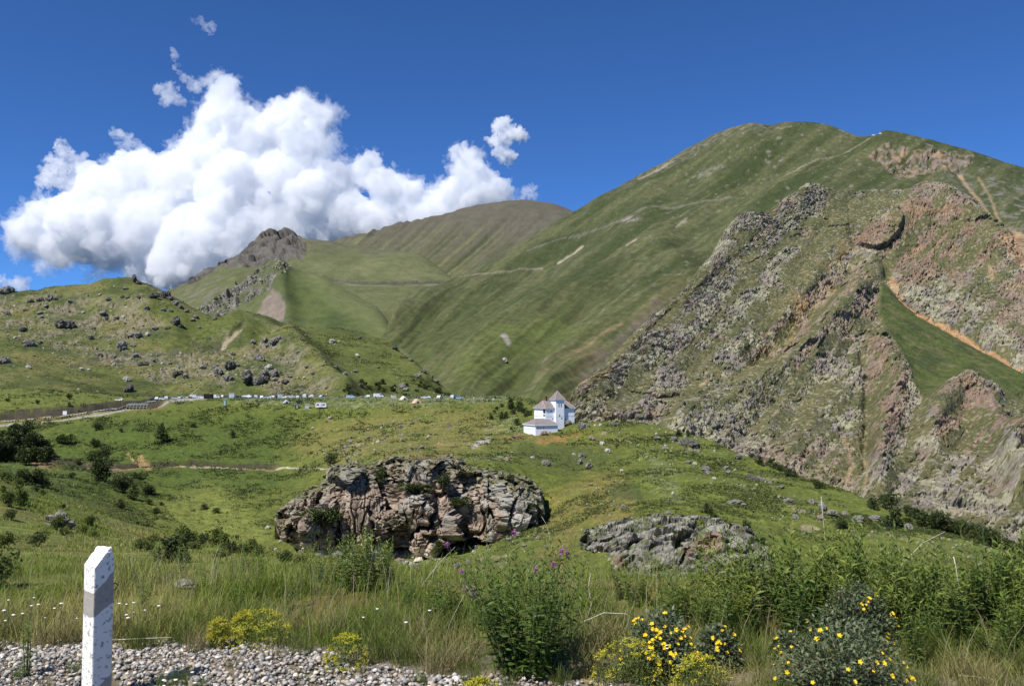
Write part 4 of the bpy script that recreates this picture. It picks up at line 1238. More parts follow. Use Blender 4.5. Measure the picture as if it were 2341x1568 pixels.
stones('scattered_stones', 'hill', [([(-350, 690), (60, 672), (180, 690), (330, 700), (360, 760), (240, 830), (180, 840), (40, 800), (-350, 860)], 1.), ([(200, 810), (340, 800), (560, 785), (640, 765), (700, 830), (780, 905), (640, 905), (560, 880), (420, 890), (300, 860)], 1.), ([(300, 640), (560, 740), (800, 780), (1030, 905), (300, 905), (0, 880), (0, 700)], .12)], 2600, (1.8, 8.), 201, 'countless small stones scattered over the left hill')
stones('scattered_stones', 'ground', [([(690, 1050), (800, 985), (960, 945), (1100, 960), (1060, 1015), (900, 1048)], 1.), ([(1300, 975), (1420, 965), (1600, 1000), (1800, 1120), (1960, 1230), (1850, 1230), (1640, 1120), (1500, 1060), (1330, 1060)], .55), ([(900, 1275), (1060, 1215), (1240, 1190), (1290, 1260), (1100, 1310)], 1.), ([(1240, 1130), (1450, 1090), (1460, 1180), (1320, 1260)], .35), ([(1900, 1200), (2341, 1250), (2341, 1300), (2000, 1290)], 1.)], 3000, (1.8, 8.), 202, 'countless small pale stones scattered over the valley slopes')
stones('scattered_stones', 'mountain_shoulder', [(PYR_ROCK, 1.)], 900, (2., 8.), 203, 'broken grey blocks covering the stony face of the shoulder')

# ------------------------------------------------------------------ the two rock outcrops
def outcrop(name, label, lines, u0, u1, step, shape, color):
    us = np.arange(u0, u1 + step, step)
    P, tt = loft(lines, us, step)
    R, C = P.shape[:2]
    u, v = proj(P)
    c = dict(u=u.ravel(), v=v.ravel(), t=np.repeat(tt, C), P=P.reshape(-1, 3), n=grid_normals(P).reshape(-1, 3), k=len(lines), e=np.minimum(u - u0, u1 - u).ravel())
    P2 = c['P'] + shape(c); c['P'] = P2; c['n2'] = grid_normals(P2.reshape(R, C, 3)).reshape(-1, 3)
    o = put(name, raw_mesh(name, P2, grid_faces(R, C), False, np.clip(color(c), .004, .85)), M_CLIFF)
    tag(o, label, 'rock outcrop'); 
    uu, vv = proj(P2)
    LAYERS[label] = dict(P=P2, u=uu, v=vv, n=np.tile((0, -1., .1), (len(P2), 1)), t=c['t'], o=o)
    return o


CL_TOP = [(628, 1190), (640, 1172), (665, 1150), (700, 1128), (738, 1110), (750, 1098), (755, 1074), (775, 1066), (800, 1060), (818, 1064), (832, 1078), (876, 1076), (884, 1056), (900, 1048), (950, 1056), (1000, 1050), (1042, 1053), (1056, 1072), (1062, 1080), (1100, 1078), (1150, 1088), (1192, 1098), (1216, 1110), (1238, 1140), (1246, 1172)]
CL_BASE = [(628, 1193), (634, 1218), (642, 1234), (665, 1252), (700, 1264), (760, 1272), (800, 1272), (860, 1284), (900, 1290), (950, 1276), (1000, 1272), (1010, 1252), (1040, 1240), (1100, 1234), (1150, 1234), (1190, 1228), (1234, 1196), (1246, 1176)]
CRACKS = [([(992, 1120), (996, 1150), (990, 1200), (960, 1206)], 6, 4.5), ([(960, 1206), (940, 1225), (925, 1245), (908, 1262)], 8, 5.0), ([(728, 1115), (730, 1135), (720, 1155)], 6, 3.0), ([(772, 1150), (774, 1200), (778, 1240)], 5, 2.4),
          ([(852, 1190), (858, 1225), (850, 1260)], 5, 2.6), ([(1058, 1080), (1062, 1120), (1045, 1140), (1010, 1130)], 5, 3.0), ([(1064, 1150), (1066, 1175)], 5, 2.5), ([(1110, 1140), (1130, 1146)], 5, 2.4), ([(1212, 1110), (1205, 1150), (1218, 1180), (1200, 1210)], 6, 2.6),
          ([(885, 1105), (930, 1104)], 4, 2.6), ([(665, 1178), (690, 1180)], 5, 2.4), ([(890, 1270), (935, 1272)], 10, 6.5), ([(756, 1104), (768, 1150)], 5, 2.6), ([(650, 1180), (655, 1200)], 4, 2.), ([(1060, 1085), (1150, 1100), (1200, 1112)], 4, 1.6)]


def cliff_shape(c):
    u, v, P = c['u'], c['v'], c['P']
    front = sstep(c['k'] - 1.7, c['k'] - 2.1, c['t'])
    e = sstep(0, 20, c['e'])
    b0, _, _ = blocks(P / np.array((5., 5., 16.)) + .25 * fbm(P / 9., 3, 308)[:, None], 301, 1.0)
    b1, _, _ = blocks(P / np.array((2.4, 2.4, 6.5)) + .3 * fbm(P / 4., 3, 309)[:, None], 302, 1.3)
    b2, _, _ = blocks(P / np.array((1.1, 1.1, 1.7)), 303, 1.4)
    amp = b0 * 3.8 + b1 * .5 + b2 * .26
    d = np.zeros(len(P))
    for pts, w_, h in CRACKS:
        d += (1 - sstep(w_ * .35, w_ * 1.2, line_d(u, v, pts))) * h
    # upright joints and level ledges
    wv = fbm(P / 5., 3, 305)
    j1 = np.abs(perlin(np.stack([P[:, 0] / 3.4 + wv * .5, P[:, 2] / 15., P[:, 1] * 0], -1), 306)); j2 = np.abs(perlin(np.stack([P[:, 0] / 1.5 + wv, P[:, 2] / 7., P[:, 1] * 0 + 7], -1), 307))
    j3 = np.abs(perlin(np.stack([P[:, 0] / 11., P[:, 2] / 2.8 + wv * .6, P[:, 1] * 0], -1), 310))
    d += (1 - sstep(0, .07, j1)) * 2.2 + (1 - sstep(0, .08, j2)) * .55 + (1 - sstep(0, .06, j3)) * .8
    # bulging buttresses
    for (x, y, rx, ry, h) in ((860, 1190, 45, 60, 2.2), (950, 1150, 35, 45, 2.5), (1190, 1130, 30, 30, 2.6), (1180, 1190, 34, 26, 1.8), (800, 1140, 40, 50, 1.5), (930, 1090, 40, 25, 2.0), (690, 1200, 40, 30, 1.6), (980, 1245, 24, 20, 1.5), (1040, 1190, 30, 40, .8), (785, 1085, 30, 20, 2.)):
        d -= h * np.exp(-((u - x) / rx) ** 2 - ((v - y) / ry) ** 2)
    s = np.zeros_like(P)
    s[:, 1] = (-amp * .9 + d) * e * (.25 + .75 * front)
    s[:, 0] = amp * .3 * e * np.sin(b0 * 40)
    s[:, 2] = (b1 * .4 + b2 * .25) * e
    return s


def cliff_col(c):
    u, v, P = c['u'], c['v'], c['P']
    n = fbm(P / np.array((5., 5., 9.)), 4, 311); f = fbm(P / np.array((.9, .9, 1.8)), 4, 312); g = fbm(P / np.array((1.2, 1.2, 7.)), 3, 313)
    _, r1, k1 = blocks(P / np.array((2.4, 2.4, 6.5)) + .3 * fbm(P / 4., 3, 309)[:, None], 302, 1.3)
    ox = sstep(-.15, .22, n + (r1 - .5) * .5 + .05 + .25 * sstep(1110, 1230, v) - .35 * sstep(1080, 1240, u))
    col = mix(np.array((.31, .29, .25)), np.array((.31, .235, .175)), ox * .85)
    col = mix(col, np.array((.34, .20, .115)), ox * sstep(.1, .35, f + g * .5) * .5)
    col = mix(col, R_DARK * .8, sstep(.0, .3, g + f * .4) * .6)
    col = mix(col, R_DARK * .55, sstep(.18, .4, fbm(P / np.array((1.6, 1.6, 12.)), 3, 314)) * .6)
    col = mix(col, R_LICH * 1.0, sstep(.1, .35, -f + n * .3) * .45 * (1 - ox * .6))
    # pale fresh rock along the foot
    foot = np.interp(u, [p[0] for p in CL_BASE], [p[1] for p in CL_BASE]) - v
    pale = sstep(34, 16, foot + f * 22 + n * 16) * sstep(640, 665, u) * sstep(1010, 985, u) * (1 - sstep(.35, .65, sstep(800, 850, u) * sstep(900, 880, u)) * .2)
    col = mix(col, np.array((.58, .50, .41)), pale * .9 * sstep(-.25, .1, f + .12))
    top = sstep(.55, .85, c['n2'][:, 2]) * sstep(-.3, .1, n + .15)
    col = mix(col, mix(G_MID, G_DRY, sstep(-.2, .2, f)), top * sstep(60, 20, v - np.interp(u, [p[0] for p in CL_TOP], [p[1] for p in CL_TOP])))
    mat = pm(c, [(884, 1046), (900, 1042), (1050, 1046), (1056, 1066), (1000, 1064), (940, 1062), (890, 1062)], 3, 4)
    col = mix(col, mix(G_DRY * .8, R_ORNG * .8, sstep(0, .25, f)), mat * .85 * (c['t'] > c['k'] - 2.6))
    return col * (1 + f[:, None] * .5)


def addY(pts, Y):
    return [(u, v, Y(u) if callable(Y) else Y) for u, v in pts]


def midline(a, b, t, Y, dv=0):
    us = sorted(set([p[0] for p in a] + [p[0] for p in b]))
    return [(u, np.interp(u, [p[0] for p in a], [p[1] for p in a]) * (1 - t) + np.interp(u, [p[0] for p in b], [p[1] for p in b]) * t + dv, Y) for u in us]


yb = lambda u: 167 + 7 * abs((u - 900) / 340) ** 2
LB1 = 'large reddish brown cliff with overhanging foot below the white house'
outcrop('rock_outcrop', LB1,
        [addY(CL_BASE, yb), midline(CL_BASE, CL_TOP, .35, 168.5), midline(CL_BASE, CL_TOP, .75, 171), addY(CL_TOP, 175), [(628, 1188, 190), (740, 1106, 193), (756, 1072, 196), (820, 1064, 197), (884, 1056, 198), (1042, 1055, 198), (1100, 1076, 196), (1192, 1096, 194), (1238, 1132, 190), (1246, 1166, 186)], [(628, 1290, 200), (900, 1200, 206), (1246, 1290, 200)]],
        628, 1246, 1.0, cliff_shape, cliff_col)

O2_TOP = [(1322, 1240, 126), (1334, 1216, 132), (1350, 1206, 135), (1400, 1197, 138), (1440, 1190, 137), (1470, 1182, 136), (1530, 1178, 133), (1580, 1184, 130), (1640, 1190, 128), (1690, 1208, 122), (1730, 1232, 116), (1752, 1258, 110), (1768, 1300, 100)]
O2_BASE = [(1322, 1246, 124), (1340, 1256, 120), (1380, 1280, 110), (1410, 1304, 101), (1440, 1338, 92), (1480, 1385, 86), (1700, 1395, 84), (1768, 1345, 90)]


def mid3(a, b, t, q):
    us = sorted(set([p[0] for p in a] + [p[0] for p in b]))
    f = lambda k, u: np.interp(u, [p[0] for p in k[0]], [p[k[1]] for p in k[0]])
    return [(u, f((a, 1), u) * (1 - t) + f((b, 1), u) * t, f((a, 2), u) * (1 - q) + f((b, 2), u) * q) for u in us]


def oc2_shape(c):
    u, v, P = c['u'], c['v'], c['P']
    e = sstep(0, 16, c['e'])
    b0, _, _ = blocks(P / 4.2, 321, 1.1); b1, _, _ = blocks(P / 1.7, 322, 1.3); b2, _, _ = blocks(P / .7, 323, 1.3)
    s = np.zeros_like(P)
    amp = b0 * 1.5 + b1 * .55 + b2 * .16 + fbm(P / 5., 3, 324) * 1.4
    d = np.zeros(len(P))
    for pts, w_, h in (([(1560, 1250), (1590, 1240), (1640, 1236)], 5, 2.2), ([(1570, 1262), (1560, 1280)], 5, 1.6), ([(1640, 1200), (1670, 1206)], 6, 1.6), ([(1400, 1270), (1430, 1310)], 6, 1.6), ([(1430, 1285), (1450, 1280)], 5, 1.6), ([(1510, 1310), (1540, 1316)], 5, 1.2)):
        d += (1 - sstep(w_ * .35, w_ * 1.2, line_d(u, v, pts))) * h
    s[:, 1] = (-amp * .7 + d) * e; s[:, 2] = (amp * .6 - d * .4) * e
    return s


def oc2_col(c):
    u, v, P = c['u'], c['v'], c['P']
    n = fbm(P / 3.2, 4, 331); f = fbm(P / .7, 4, 332)
    col = mix(np.array((.21, .195, .175)), R_LICH * .85, sstep(-.1, .3, f))
    col = mix(col, R_DARK * .9, sstep(.1, .4, -n + f * .5) * .6)
    redm = np.clip(pm(c, [(1560, 1235), (1640, 1220), (1650, 1262), (1560, 1275)], 6, 8) + pm(c, [(1395, 1262), (1420, 1275), (1470, 1350), (1440, 1340)], 5, 6), 0, 1)
    col = mix(col, R_RED * 1.15, redm * .85)
    white = pm(c, [(1365, 1255), (1385, 1260), (1440, 1330), (1425, 1325)], 3, 5)
    col = mix(col, np.array((.5, .44, .36)), white * .85)
    col = mix(col, mix(G_DARK * 1.3, G_MID, sstep(-.2, .2, f)), sstep(-.02, .18, fbm(P / 3.0, 4, 334) + .12 * sstep(40, 0, c['e'])) * sstep(.2, .6, c['n2'][:, 2]) * .9)
    return col * (1 + f[:, None] * .45)


rr_ = random.Random(77); rub = []
for i in range(34):
    u = rr_.uniform(640, 1245); v = np.interp(u, [p[0] for p in CL_BASE], [p[1] for p in CL_BASE]) + rr_.uniform(-10, 26) - 4
    o = place_rock('ground', u, v, rr_.choice([7, 9, 12, 16, 22]), rr_.choice(['grey', 'pale', 'grey', 'red']), rr_.random() < .4, rr_.uniform(.6, 1.), 'rubble at the cliff foot'); rub.append((o, u, v, 'broken'))
label_rows(rub, 'block', 'at the cliff foot', 9)
LB2 = 'low lichen grey outcrop with red fissures, on the slope right of the cliff'
outcrop('rock_outcrop', LB2, [O2_BASE, mid3(O2_BASE, O2_TOP, .4, .22), mid3(O2_BASE, O2_TOP, .8, .6), O2_TOP, [(1322, 1290, 140), (1530, 1200, 142), (1768, 1330, 124)], [(1322, 1400, 146), (1530, 1330, 146), (1768, 1400, 130)]],
        1322, 1768, 1.3, oc2_shape, oc2_col)

# ------------------------------------------------------------------ boxes, tubes
class MB:
    """Collects boxes, prisms and tubes into one mesh."""
    def __init__(s): s.V, s.F, s.M = [], [], []

    def poly(s, pts, mi=0):
        i = len(s.V); s.V += [tuple(p) for p in pts]; s.F.append(tuple(range(i, i + len(pts)))); s.M.append(mi); return s

    def box(s, a, b, mi=0):
        (x0, y0, z0), (x1, y1, z1) = a, b
        i = len(s.V)
        s.V += [(x0, y0, z0), (x1, y0, z0), (x1, y1, z0), (x0, y1, z0), (x0, y0, z1), (x1, y0, z1), (x1, y1, z1), (x0, y1, z1)]
        for f in ((0, 3, 2, 1), (4, 5, 6, 7), (0, 1, 5, 4), (1, 2, 6, 5), (2, 3, 7, 6), (3, 0, 4, 7)):
            s.F.append(tuple(i + k for k in f)); s.M.append(mi)
        return s

    def prism(s, foot, z0, z1, mi=0):
        n = len(foot); i = len(s.V)
        s.V += [(x, y, z0) for x, y in foot] + [(x, y, z1) for x, y in foot]
        s.F.append(tuple(i + k for k in reversed(range(n)))); s.F.append(tuple(i + n + k for k in range(n))); s.M += [mi, mi]
        for k in range(n):
            s.F.append((i + k, i + (k + 1) % n, i + n + (k + 1) % n, i + n + k)); s.M.append(mi)
        return s

    def tube(s, pts, r, n=6, mi=0):
        pts = [Vector(p) for p in pts]; rs = r if isinstance(r, (list, tuple)) else [r] * len(pts)
        i0 = len(s.V)
        for k, p in enumerate(pts):
            d = (pts[min(k + 1, len(pts) - 1)] - pts[max(k - 1, 0)]).normalized()
            a = d.cross(Vector((.31, .17, 1)) if abs(d.z) < .9 else Vector((1, 0, 0))).normalized(); b = d.cross(a)
            for j in range(n):
                t = 2 * math.pi * j / n
                s.V.append(tuple(p + (a * math.cos(t) + b * math.sin(t)) * rs[k]))
        for k in range(len(pts) - 1):
            for j in range(n):
                s.F.append((i0 + k * n + j, i0 + k * n + (j + 1) % n, i0 + (k + 1) * n + (j + 1) % n, i0 + (k + 1) * n + j)); s.M.append(mi)
        s.F.append(tuple(i0 + j for j in reversed(range(n)))); s.M.append(mi)
        e = i0 + (len(pts) - 1) * n
        s.F.append(tuple(e + j for j in range(n))); s.M.append(mi)
        return s

    def mesh(s, name, mats, smooth=False):
        me = bpy.data.meshes.new(name); me.from_pydata(s.V, [], s.F)
        for m in (mats if isinstance(mats, (list, tuple)) else [mats]): me.materials.append(m)
        me.polygons.foreach_set('material_index', s.M)
        me.polygons.foreach_set('use_smooth', [smooth] * len(me.polygons)); me.update()
        return me

    def build(s, name, mats, parent=None, smooth=False):
        o = bpy.data.objects.new(name, s.mesh(name, mats, smooth)); COL.objects.link(o)
        if parent: o.parent = parent
        return o


M_WHITE = col_mat('white_cladding', base=(.76, .79, .83), scale=.6, amount=.07, rough=.6)
M_ROOF = col_mat('weathered_sheet_roof', base=(.205, .178, .170), scale=.8, amount=.2, rough=.55)
M_CAP = col_mat('pink_ridge_cap', base=(.42, .27, .25), scale=1., amount=.15, rough=.5)
M_DARK = col_mat('dark_opening', base=(.02, .022, .025), scale=1., amount=.1, rough=.3)
M_BRICK = col_mat('dark_red_brick', base=(.10, .035, .03), scale=3., amount=.3)
M_TRIM = col_mat('grey_trim', base=(.42, .42, .43), scale=1., amount=.1)
M_STEEL = col_mat('galvanised_steel', base=(.5, .51, .5), scale=1., amount=.15, rough=.45)

# ------------------------------------------------------------------ the white house with the tower
TH = math.radians(25)
house = empty('white_house', at(1270.7, 966.3, 278), TH)
tag(house, 'white clad house with pyramid roofed corner tower and low annex on the knoll', 'house')
foot = [(-3.3, .9), (7.4, .9), (7.4, 7.6), (-4.1, 7.6), (-4.1, 1.45)]
b = MB().prism(foot, -3.2, 4.72); b.build('wall', M_WHITE, house)
MB().box((-3.0, .86, 2.02), (-.02, .9 - .002, 2.10)).box((3.14, .86, 2.0), (7.3, .898, 2.08)).box((-4.14, 1.6, 2.02), (-4.102, 7.4, 2.10)).build('storey_band', M_TRIM, house)
ov = .4
ea = [(-3.3 - .15, .9 - ov), (7.4 + ov, .9 - ov), (7.4 + ov, 7.6 + ov), (-4.1 - ov, 7.6 + ov), (-4.1 - ov, 1.45 - .2)]
r0, r1 = (-2.6, 4.25, 7.15), (5.9, 4.25, 7.15)
b = MB(); ez = 4.66
E = [(x, y, ez) for x, y in ea]
b.poly([E[0], E[1], r1, r0]).poly([E[1], E[2], r1]).poly([E[2], E[3], r0, r1]).poly([E[3], E[4], r0]).poly([E[4], E[0], r0])
E2 = [(x, y, ez - .16) for x, y in ea]
for k in range(5): b.poly([E2[k], E2[(k + 1) % 5], E[(k + 1) % 5], E[k]], 1)
b.poly(list(reversed(E2)), 1)
rf = b.build('roof', [M_ROOF, M_TRIM], house)
b = MB()
for p, q in ((E[0], r0), (E[1], r1), (E[3], r0), (E[4], r0), (r0, r1), (E[2], r1)): b.tube([p, q], .085, 5)
b.build('ridge_cap', M_CAP, rf)
b = MB()
for i in range(1, 22):                                              # standing seams on the front slope
    x = -3.4 + i * .5
    t = 1.0 if -2.6 < x < 5.9 else max(0, (x + 3.45) / .85 if x < 0 else (7.8 - x) / 1.9)
    b.tube([(x, .5 + .0, ez + .03), (x, .5 + 3.75 * t, ez + 2.49 * t + .03)], .02, 4)
b.build('standing_seam', M_ROOF, rf)
tw = MB().box((0, 0, -3.0), (3.1, 3.86, 7.55)).build('tower_wall', M_WHITE, house)
MB().box((.0, -.03, 2.0), (3.1, -.002, 2.08)).box((-.05, -.05, 7.25), (3.15, -.004, 7.45)).box((-.05, .0, 7.25), (-.004, 3.86, 7.45)).build('band', M_TRIM, tw)
b = MB(); o_ = .33; ap = (1.55, 1.93, 10.35)
T = [(-o_, -o_, 7.5), (3.1 + o_, -o_, 7.5), (3.1 + o_, 3.86 + o_, 7.5), (-o_, 3.86 + o_, 7.5)]
T2 = [(x, y, z - .17) for x, y, z in T]
for k in range(4): b.poly([T[k], T[(k + 1) % 4], ap]); b.poly([T2[k], T2[(k + 1) % 4], T[(k + 1) % 4], T[k]], 1)
b.poly(list(reversed(T2)), 1)
tr = b.build('tower_roof', [M_ROOF, M_TRIM], house)
b = MB()
for k in range(4): b.tube([T[k], ap], .09, 5)
b.build('ridge_cap', M_CAP, tr)
MB().tube([ap, (1.55, 1.93, 11.0)], [.05, .015], 5).build('finial', M_BRICK, tr)
b = MB().box((-1.55, 4.0, 6.0), (-1.05, 4.5, 8.4)).box((-1.62, 3.93, 8.4), (-.98, 4.57, 8.55)); b.build('chimney', M_BRICK, rf)


def window(cx, z, w_, h, face='front', y=0., parent=house):
    """A dark pane in a proud grey frame on a front wall at depth y, or on a left wall at x = y."""
    f = .05
    fr, pn = MB(), MB()
    if face == 'front':
        fr.box((cx - w_ / 2 - f, y - .05, z - h / 2 - f), (cx + w_ / 2 + f, y - .004, z - h / 2)).box((cx - w_ / 2 - f, y - .05, z + h / 2), (cx + w_ / 2 + f, y - .004, z + h / 2 + f))
        fr.box((cx - w_ / 2 - f, y - .05, z - h / 2), (cx - w_ / 2, y - .004, z + h / 2)).box((cx + w_ / 2, y - .05, z - h / 2), (cx + w_ / 2 + f, y - .004, z + h / 2))
        pn.box((cx - w_ / 2, y - .02, z - h / 2), (cx + w_ / 2, y - .006, z + h / 2))
    o = fr.build('window', M_TRIM, parent); pn.build('pane', M_DARK, o)


window(1.15, 5.75, .24, 1.15); window(1.95, 5.75, .24, 1.15); window(1.35, 2.35, .30, .5); window(2.15, 1.45, .34, .34)
window(-1.1, 3.75, .4, .34, y=.9); window(-.7, 1.35, .34, .3, y=.9); window(3.9, 1.35, .3, .3, y=.9)
# tall boarded opening on the chamfered corner
o = MB().poly([(-3.95, 1.30, 3.2), (-3.42, .93, 3.2), (-3.42, .93, 4.45), (-3.95, 1.30, 4.45)]).poly([(-3.95, 1.30, 2.3), (-3.42, .93, 2.3), (-3.42, .93, 2.62), (-3.95, 1.30, 2.62)]).build('window', M_DARK, house)
for p in o.data.vertices: p.co += Vector((-.05, -.07, 0))
# annex
ax0, ax1, ay0, ay1 = -8.9, -.9, -3.0, 5.6
an = MB().box((ax0, ay0, -4.4), (ax1, ay1, -.45)).build('annex_wall', M_WHITE, house)
b = MB(); A = [(ax0 - .35, ay0 - .35, -.42), (ax1 + .35, ay0 - .35, -.42), (ax1 + .35, ay1 + .35, -.42), (ax0 - .35, ay1 + .35, -.42)]
A2 = [(x, y, z - .2) for x, y, z in A]; q0, q1 = (-7.1, 1.2, 1.35), (-2.2, 1.2, 1.35)
b.poly([A[0], A[1], q1, q0]).poly([A[1], A[2], q1]).poly([A[2], A[3], q0, q1]).poly([A[3], A[0], q0])
for k in range(4): b.poly([A2[k], A2[(k + 1) % 4], A[(k + 1) % 4], A[k]], 1)
b.poly(list(reversed(A2)), 1)
ar = b.build('annex_roof', [M_ROOF, M_WHITE], house)
b = MB()
for p, q in ((A[0], q0), (A[1], q1), (A[3], q0), (q0, q1)): b.tube([p, q], .08, 5)
b.build('ridge_cap', M_CAP, ar)
for x in (-8.0, -7.0, -6.0): window(x, -1.35, .32, .34, y=ay0, parent=an)
MB().box((ax0 - .03, ay0 + .2, -1.9), (ax0 - .003, ay1 - .2, -1.84)).build('seam', M_TRIM, an)

# ------------------------------------------------------------------ car park on the plateau
def car_paint(name, c): return col_mat(name, base=c, scale=2., amount=.05, rough=.3, spec=.5)


P_WHITE, P_SILV, P_BLACK, P_BLUE, P_RED = car_paint('white_paint', (.62, .63, .64)), car_paint('silver_paint', (.45, .47, .49)), car_paint('black_paint', (.02, .02, .022)), car_paint('blue_paint', (.28, .42, .55)), car_paint('dull_red_paint', (.30, .06, .05))
M_GLASS = col_mat('dark_glass', base=(.03, .04, .05), scale=1., amount=.1, rough=.1, spec=.5)
M_TYRE = col_mat('black_rubber', base=(.02, .02, .02), scale=1., amount=.1)


def car_mesh(name, paint, kind):
    """Bevelled body with a glazed cabin and four wheels; x along its length."""
    b = MB()
    L_, W_ = (4.4, 1.75) if kind == 'car' else (4.9, 1.9) if kind == 'van' else (4.3, 1.8)
    hy = W_ / 2
    if kind == 'car':
        side = [(-2.2, .35), (2.2, .35), (2.2, .75), (1.9, .92), (1.15, .98), (.55, 1.45), (-1.1, 1.48), (-1.8, 1.05), (-2.2, .98)]
        glass = [(1.0, .98), (.52, 1.39), (-1.05, 1.42), (-1.65, 1.02)]
    elif kind == 'suv':
        side = [(-2.15, .4), (2.15, .4), (2.15, .9), (1.9, 1.05), (1.1, 1.12), (.6, 1.72), (-1.9, 1.75), (-2.15, 1.1)]
        glass = [(.98, 1.14), (.56, 1.64), (-1.8, 1.66), (-1.98, 1.14)]
    else:
        side = [(-2.45, .4), (2.45, .4), (2.45, 1.0), (2.2, 1.2), (1.6, 1.9), (1.2, 2.1), (-2.35, 2.15), (-2.45, 1.6)]
        glass = [(2.1, 1.22), (1.55, 1.84), (.6, 1.86), (.6, 1.22)]
    n = len(side); i = len(b.V)
    for y in (-hy, hy):
        b.V += [(x, y * (1 if z < 1.0 else .9), z) for x, z in side]
    b.F.append(tuple(i + k for k in range(n))); b.F.append(tuple(i + n + k for k in reversed(range(n)))); b.M += [0, 0]
    for k in range(n):
        b.F.append((i + (k + 1) % n, i + k, i + n + k, i + n + (k + 1) % n)); b.M.append(0)
    for y in (-hy, hy):
        q = [(x, y * (1.004 if z < 1.0 else .9) + (.012 if y > 0 else -.012) , z) for x, z in glass]
        b.poly(q if y < 0 else list(reversed(q)), 1)
    (x0, z0), (x1, z1) = glass[0], glass[1]
    b.poly([(x0 + .1, -hy * .8, z0), (x0 + .1, hy * .8, z0), (x1 + .07, hy * .78, z1), (x1 + .07, -hy * .78, z1)], 1)
    for x in (-1.35, 1.4):
        for y in (-hy + .05, hy - .05):
            b.tube([(x, y - .1, .33), (x, y + .1, .33)], .33, 10, 2)
    return b.mesh(name, [paint, M_GLASS, M_TYRE])


def car_xy(u, Y):
    d = at(u, 905, Y); g = ground_xy('ground', d[0], d[1]); d[2] = g[2]
    return d


COLN = {'white': P_WHITE, 'silver': P_SILV, 'black': P_BLACK, 'blue': P_BLUE, 'red': P_RED}
CARM = {(k, c): car_mesh('parked_' + k, COLN[c], k) for k in ('car', 'suv', 'van') for c in COLN}
rc = random.Random(5)
CARS = [(273, 'car', 'white'), (351, 'suv', 'black'), (360, 'car', 'white'), (374, 'car', 'white'), (382, 'suv', 'silver'), (393, 'car', 'black'), (402, 'car', 'silver'), (413, 'car', 'white'), (421, 'suv', 'white'), (435, 'car', 'black'), (445, 'van', 'white'), (455, 'car', 'silver'), (463, 'suv', 'white'),
        (492, 'van', 'white'), (500, 'suv', 'blue'), (515, 'suv', 'white'), (541, 'car', 'black'), (556, 'car', 'silver'), (565, 'suv', 'white'), (576, 'car', 'white'), (588, 'van', 'silver'), (602, 'suv', 'white'), (612, 'car', 'silver'), (623, 'car', 'white'), (631, 'suv', 'black'), (648, 'car', 'white'), (665, 'car', 'white'), (682, 'car', 'silver'),
        (696, 'van', 'white'), (711, 'suv', 'white'), (738, 'car', 'silver'), (802, 'suv', 'blue'), (840, 'car', 'white'), (865, 'van', 'white'), (974, 'car', 'white'), (1006, 'car', 'white'), (1039, 'suv', 'silver'), (1048, 'car', 'blue')]
cars = []
for u, kind, c in CARS:
    Y = rc.uniform(440, 470) if u < 740 else 420
    if u > 960: Y = 392
    o = put('parked_' + kind, CARM[(kind, c)]); o.location = car_xy(u, Y); o.rotation_euler = (0, 0, rc.choice([0, .3, 1.2, 1.57, 1.9, 3.0]) + rc.uniform(-.2, .2))
    tag(o, cat='van' if kind == 'van' else 'car', group='vehicles parked on the plateau'); cars.append((o, u, c, kind))
KN = {'car': 'saloon car', 'suv': 'tall hatchback car', 'van': 'van'}
LM = [(285, 'left of the tilted metal frame'), (345, 'right of the tilted metal frame'), (466, 'left of the black container'), (540, 'right of the black container'), (720, 'above the camper trailer'), (900, 'right of the camper trailer'), (1100, 'among the tents at the meadow edge')]
from collections import defaultdict
seg = defaultdict(list)
for it in cars:
    for lim, tx in LM:
        if it[1] < lim + 1: seg[tx].append(it); break
for tx, its in seg.items():
    its.sort(key=lambda q: q[1])
    for k, (o, u, c, kind) in enumerate(its):
        o['label'] = ('%s %s parked %s' % (c, KN[kind], tx)) if len(its) == 1 else '%s %s, %s from left among those %s' % (c, KN[kind], ORD[k], tx)

M_CONT = col_mat('black_container', base=(.018, .019, .022), scale=2., amount=.2)
b = MB().box((-2.1, -1.1, 0), (2.1, 1.1, 2.35))
for i in range(13): b.box((-2.0 + i * .32, -1.14, .12), (-1.86 + i * .32, -1.1001, 2.2))
b.box((-2.14, -1.14, 2.3501), (2.14, 1.14, 2.42)); o = b.build('shipping_container', M_CONT); o.location = car_xy(477, 418); o.rotation_euler = (0, 0, .12)
tag(o, 'black box container at the edge of the car park', 'container')
fr = empty('metal_frame', car_xy(316, 430), .05); tag(fr, 'pale tilted metal canopy frame without cover beside the road', 'frame')
M_FRAME = col_mat('pale_green_steel', base=(.5, .58, .5), scale=1., amount=.1)
MB().tube([(-5, -1, 2.9), (5, -1, 2.9)], .09).tube([(-5.2, 1, 3.4), (4.6, 1, 3.4)], .09).build('top_rail', M_FRAME, fr)
MB().tube([(-5, -1, 1.9), (5, -1, 1.9)], .07).build('rail', M_FRAME, fr)
for i in range(7):
    x = -5 + i * 10 / 6
    MB().tube([(x - .5, -1.6, -.4), (x, -1, 2.9)], .07).build('leg', M_FRAME, fr)
    MB().tube([(x, -1, 2.9), (x - .2, 1, 3.4)], .06).build('cross_bar', M_FRAME, fr)
b = MB().tube([(-2.6, 0, .6), (2.8, 0, 5.0)], [.12, .07], 6).tube([(-2.6, 0, 0), (-2.6, 0, 1.0)], .15).box((-3.0, -.25, .3), (-2.3, .25, .9)); o = b.build('barrier_boom', col_mat('yellow_boom', base=(.62, .56, .34), scale=1., amount=.1)); o.location = car_xy(440, 425)
tag(o, 'raised pale yellow barrier boom at the car park entrance', 'barrier')
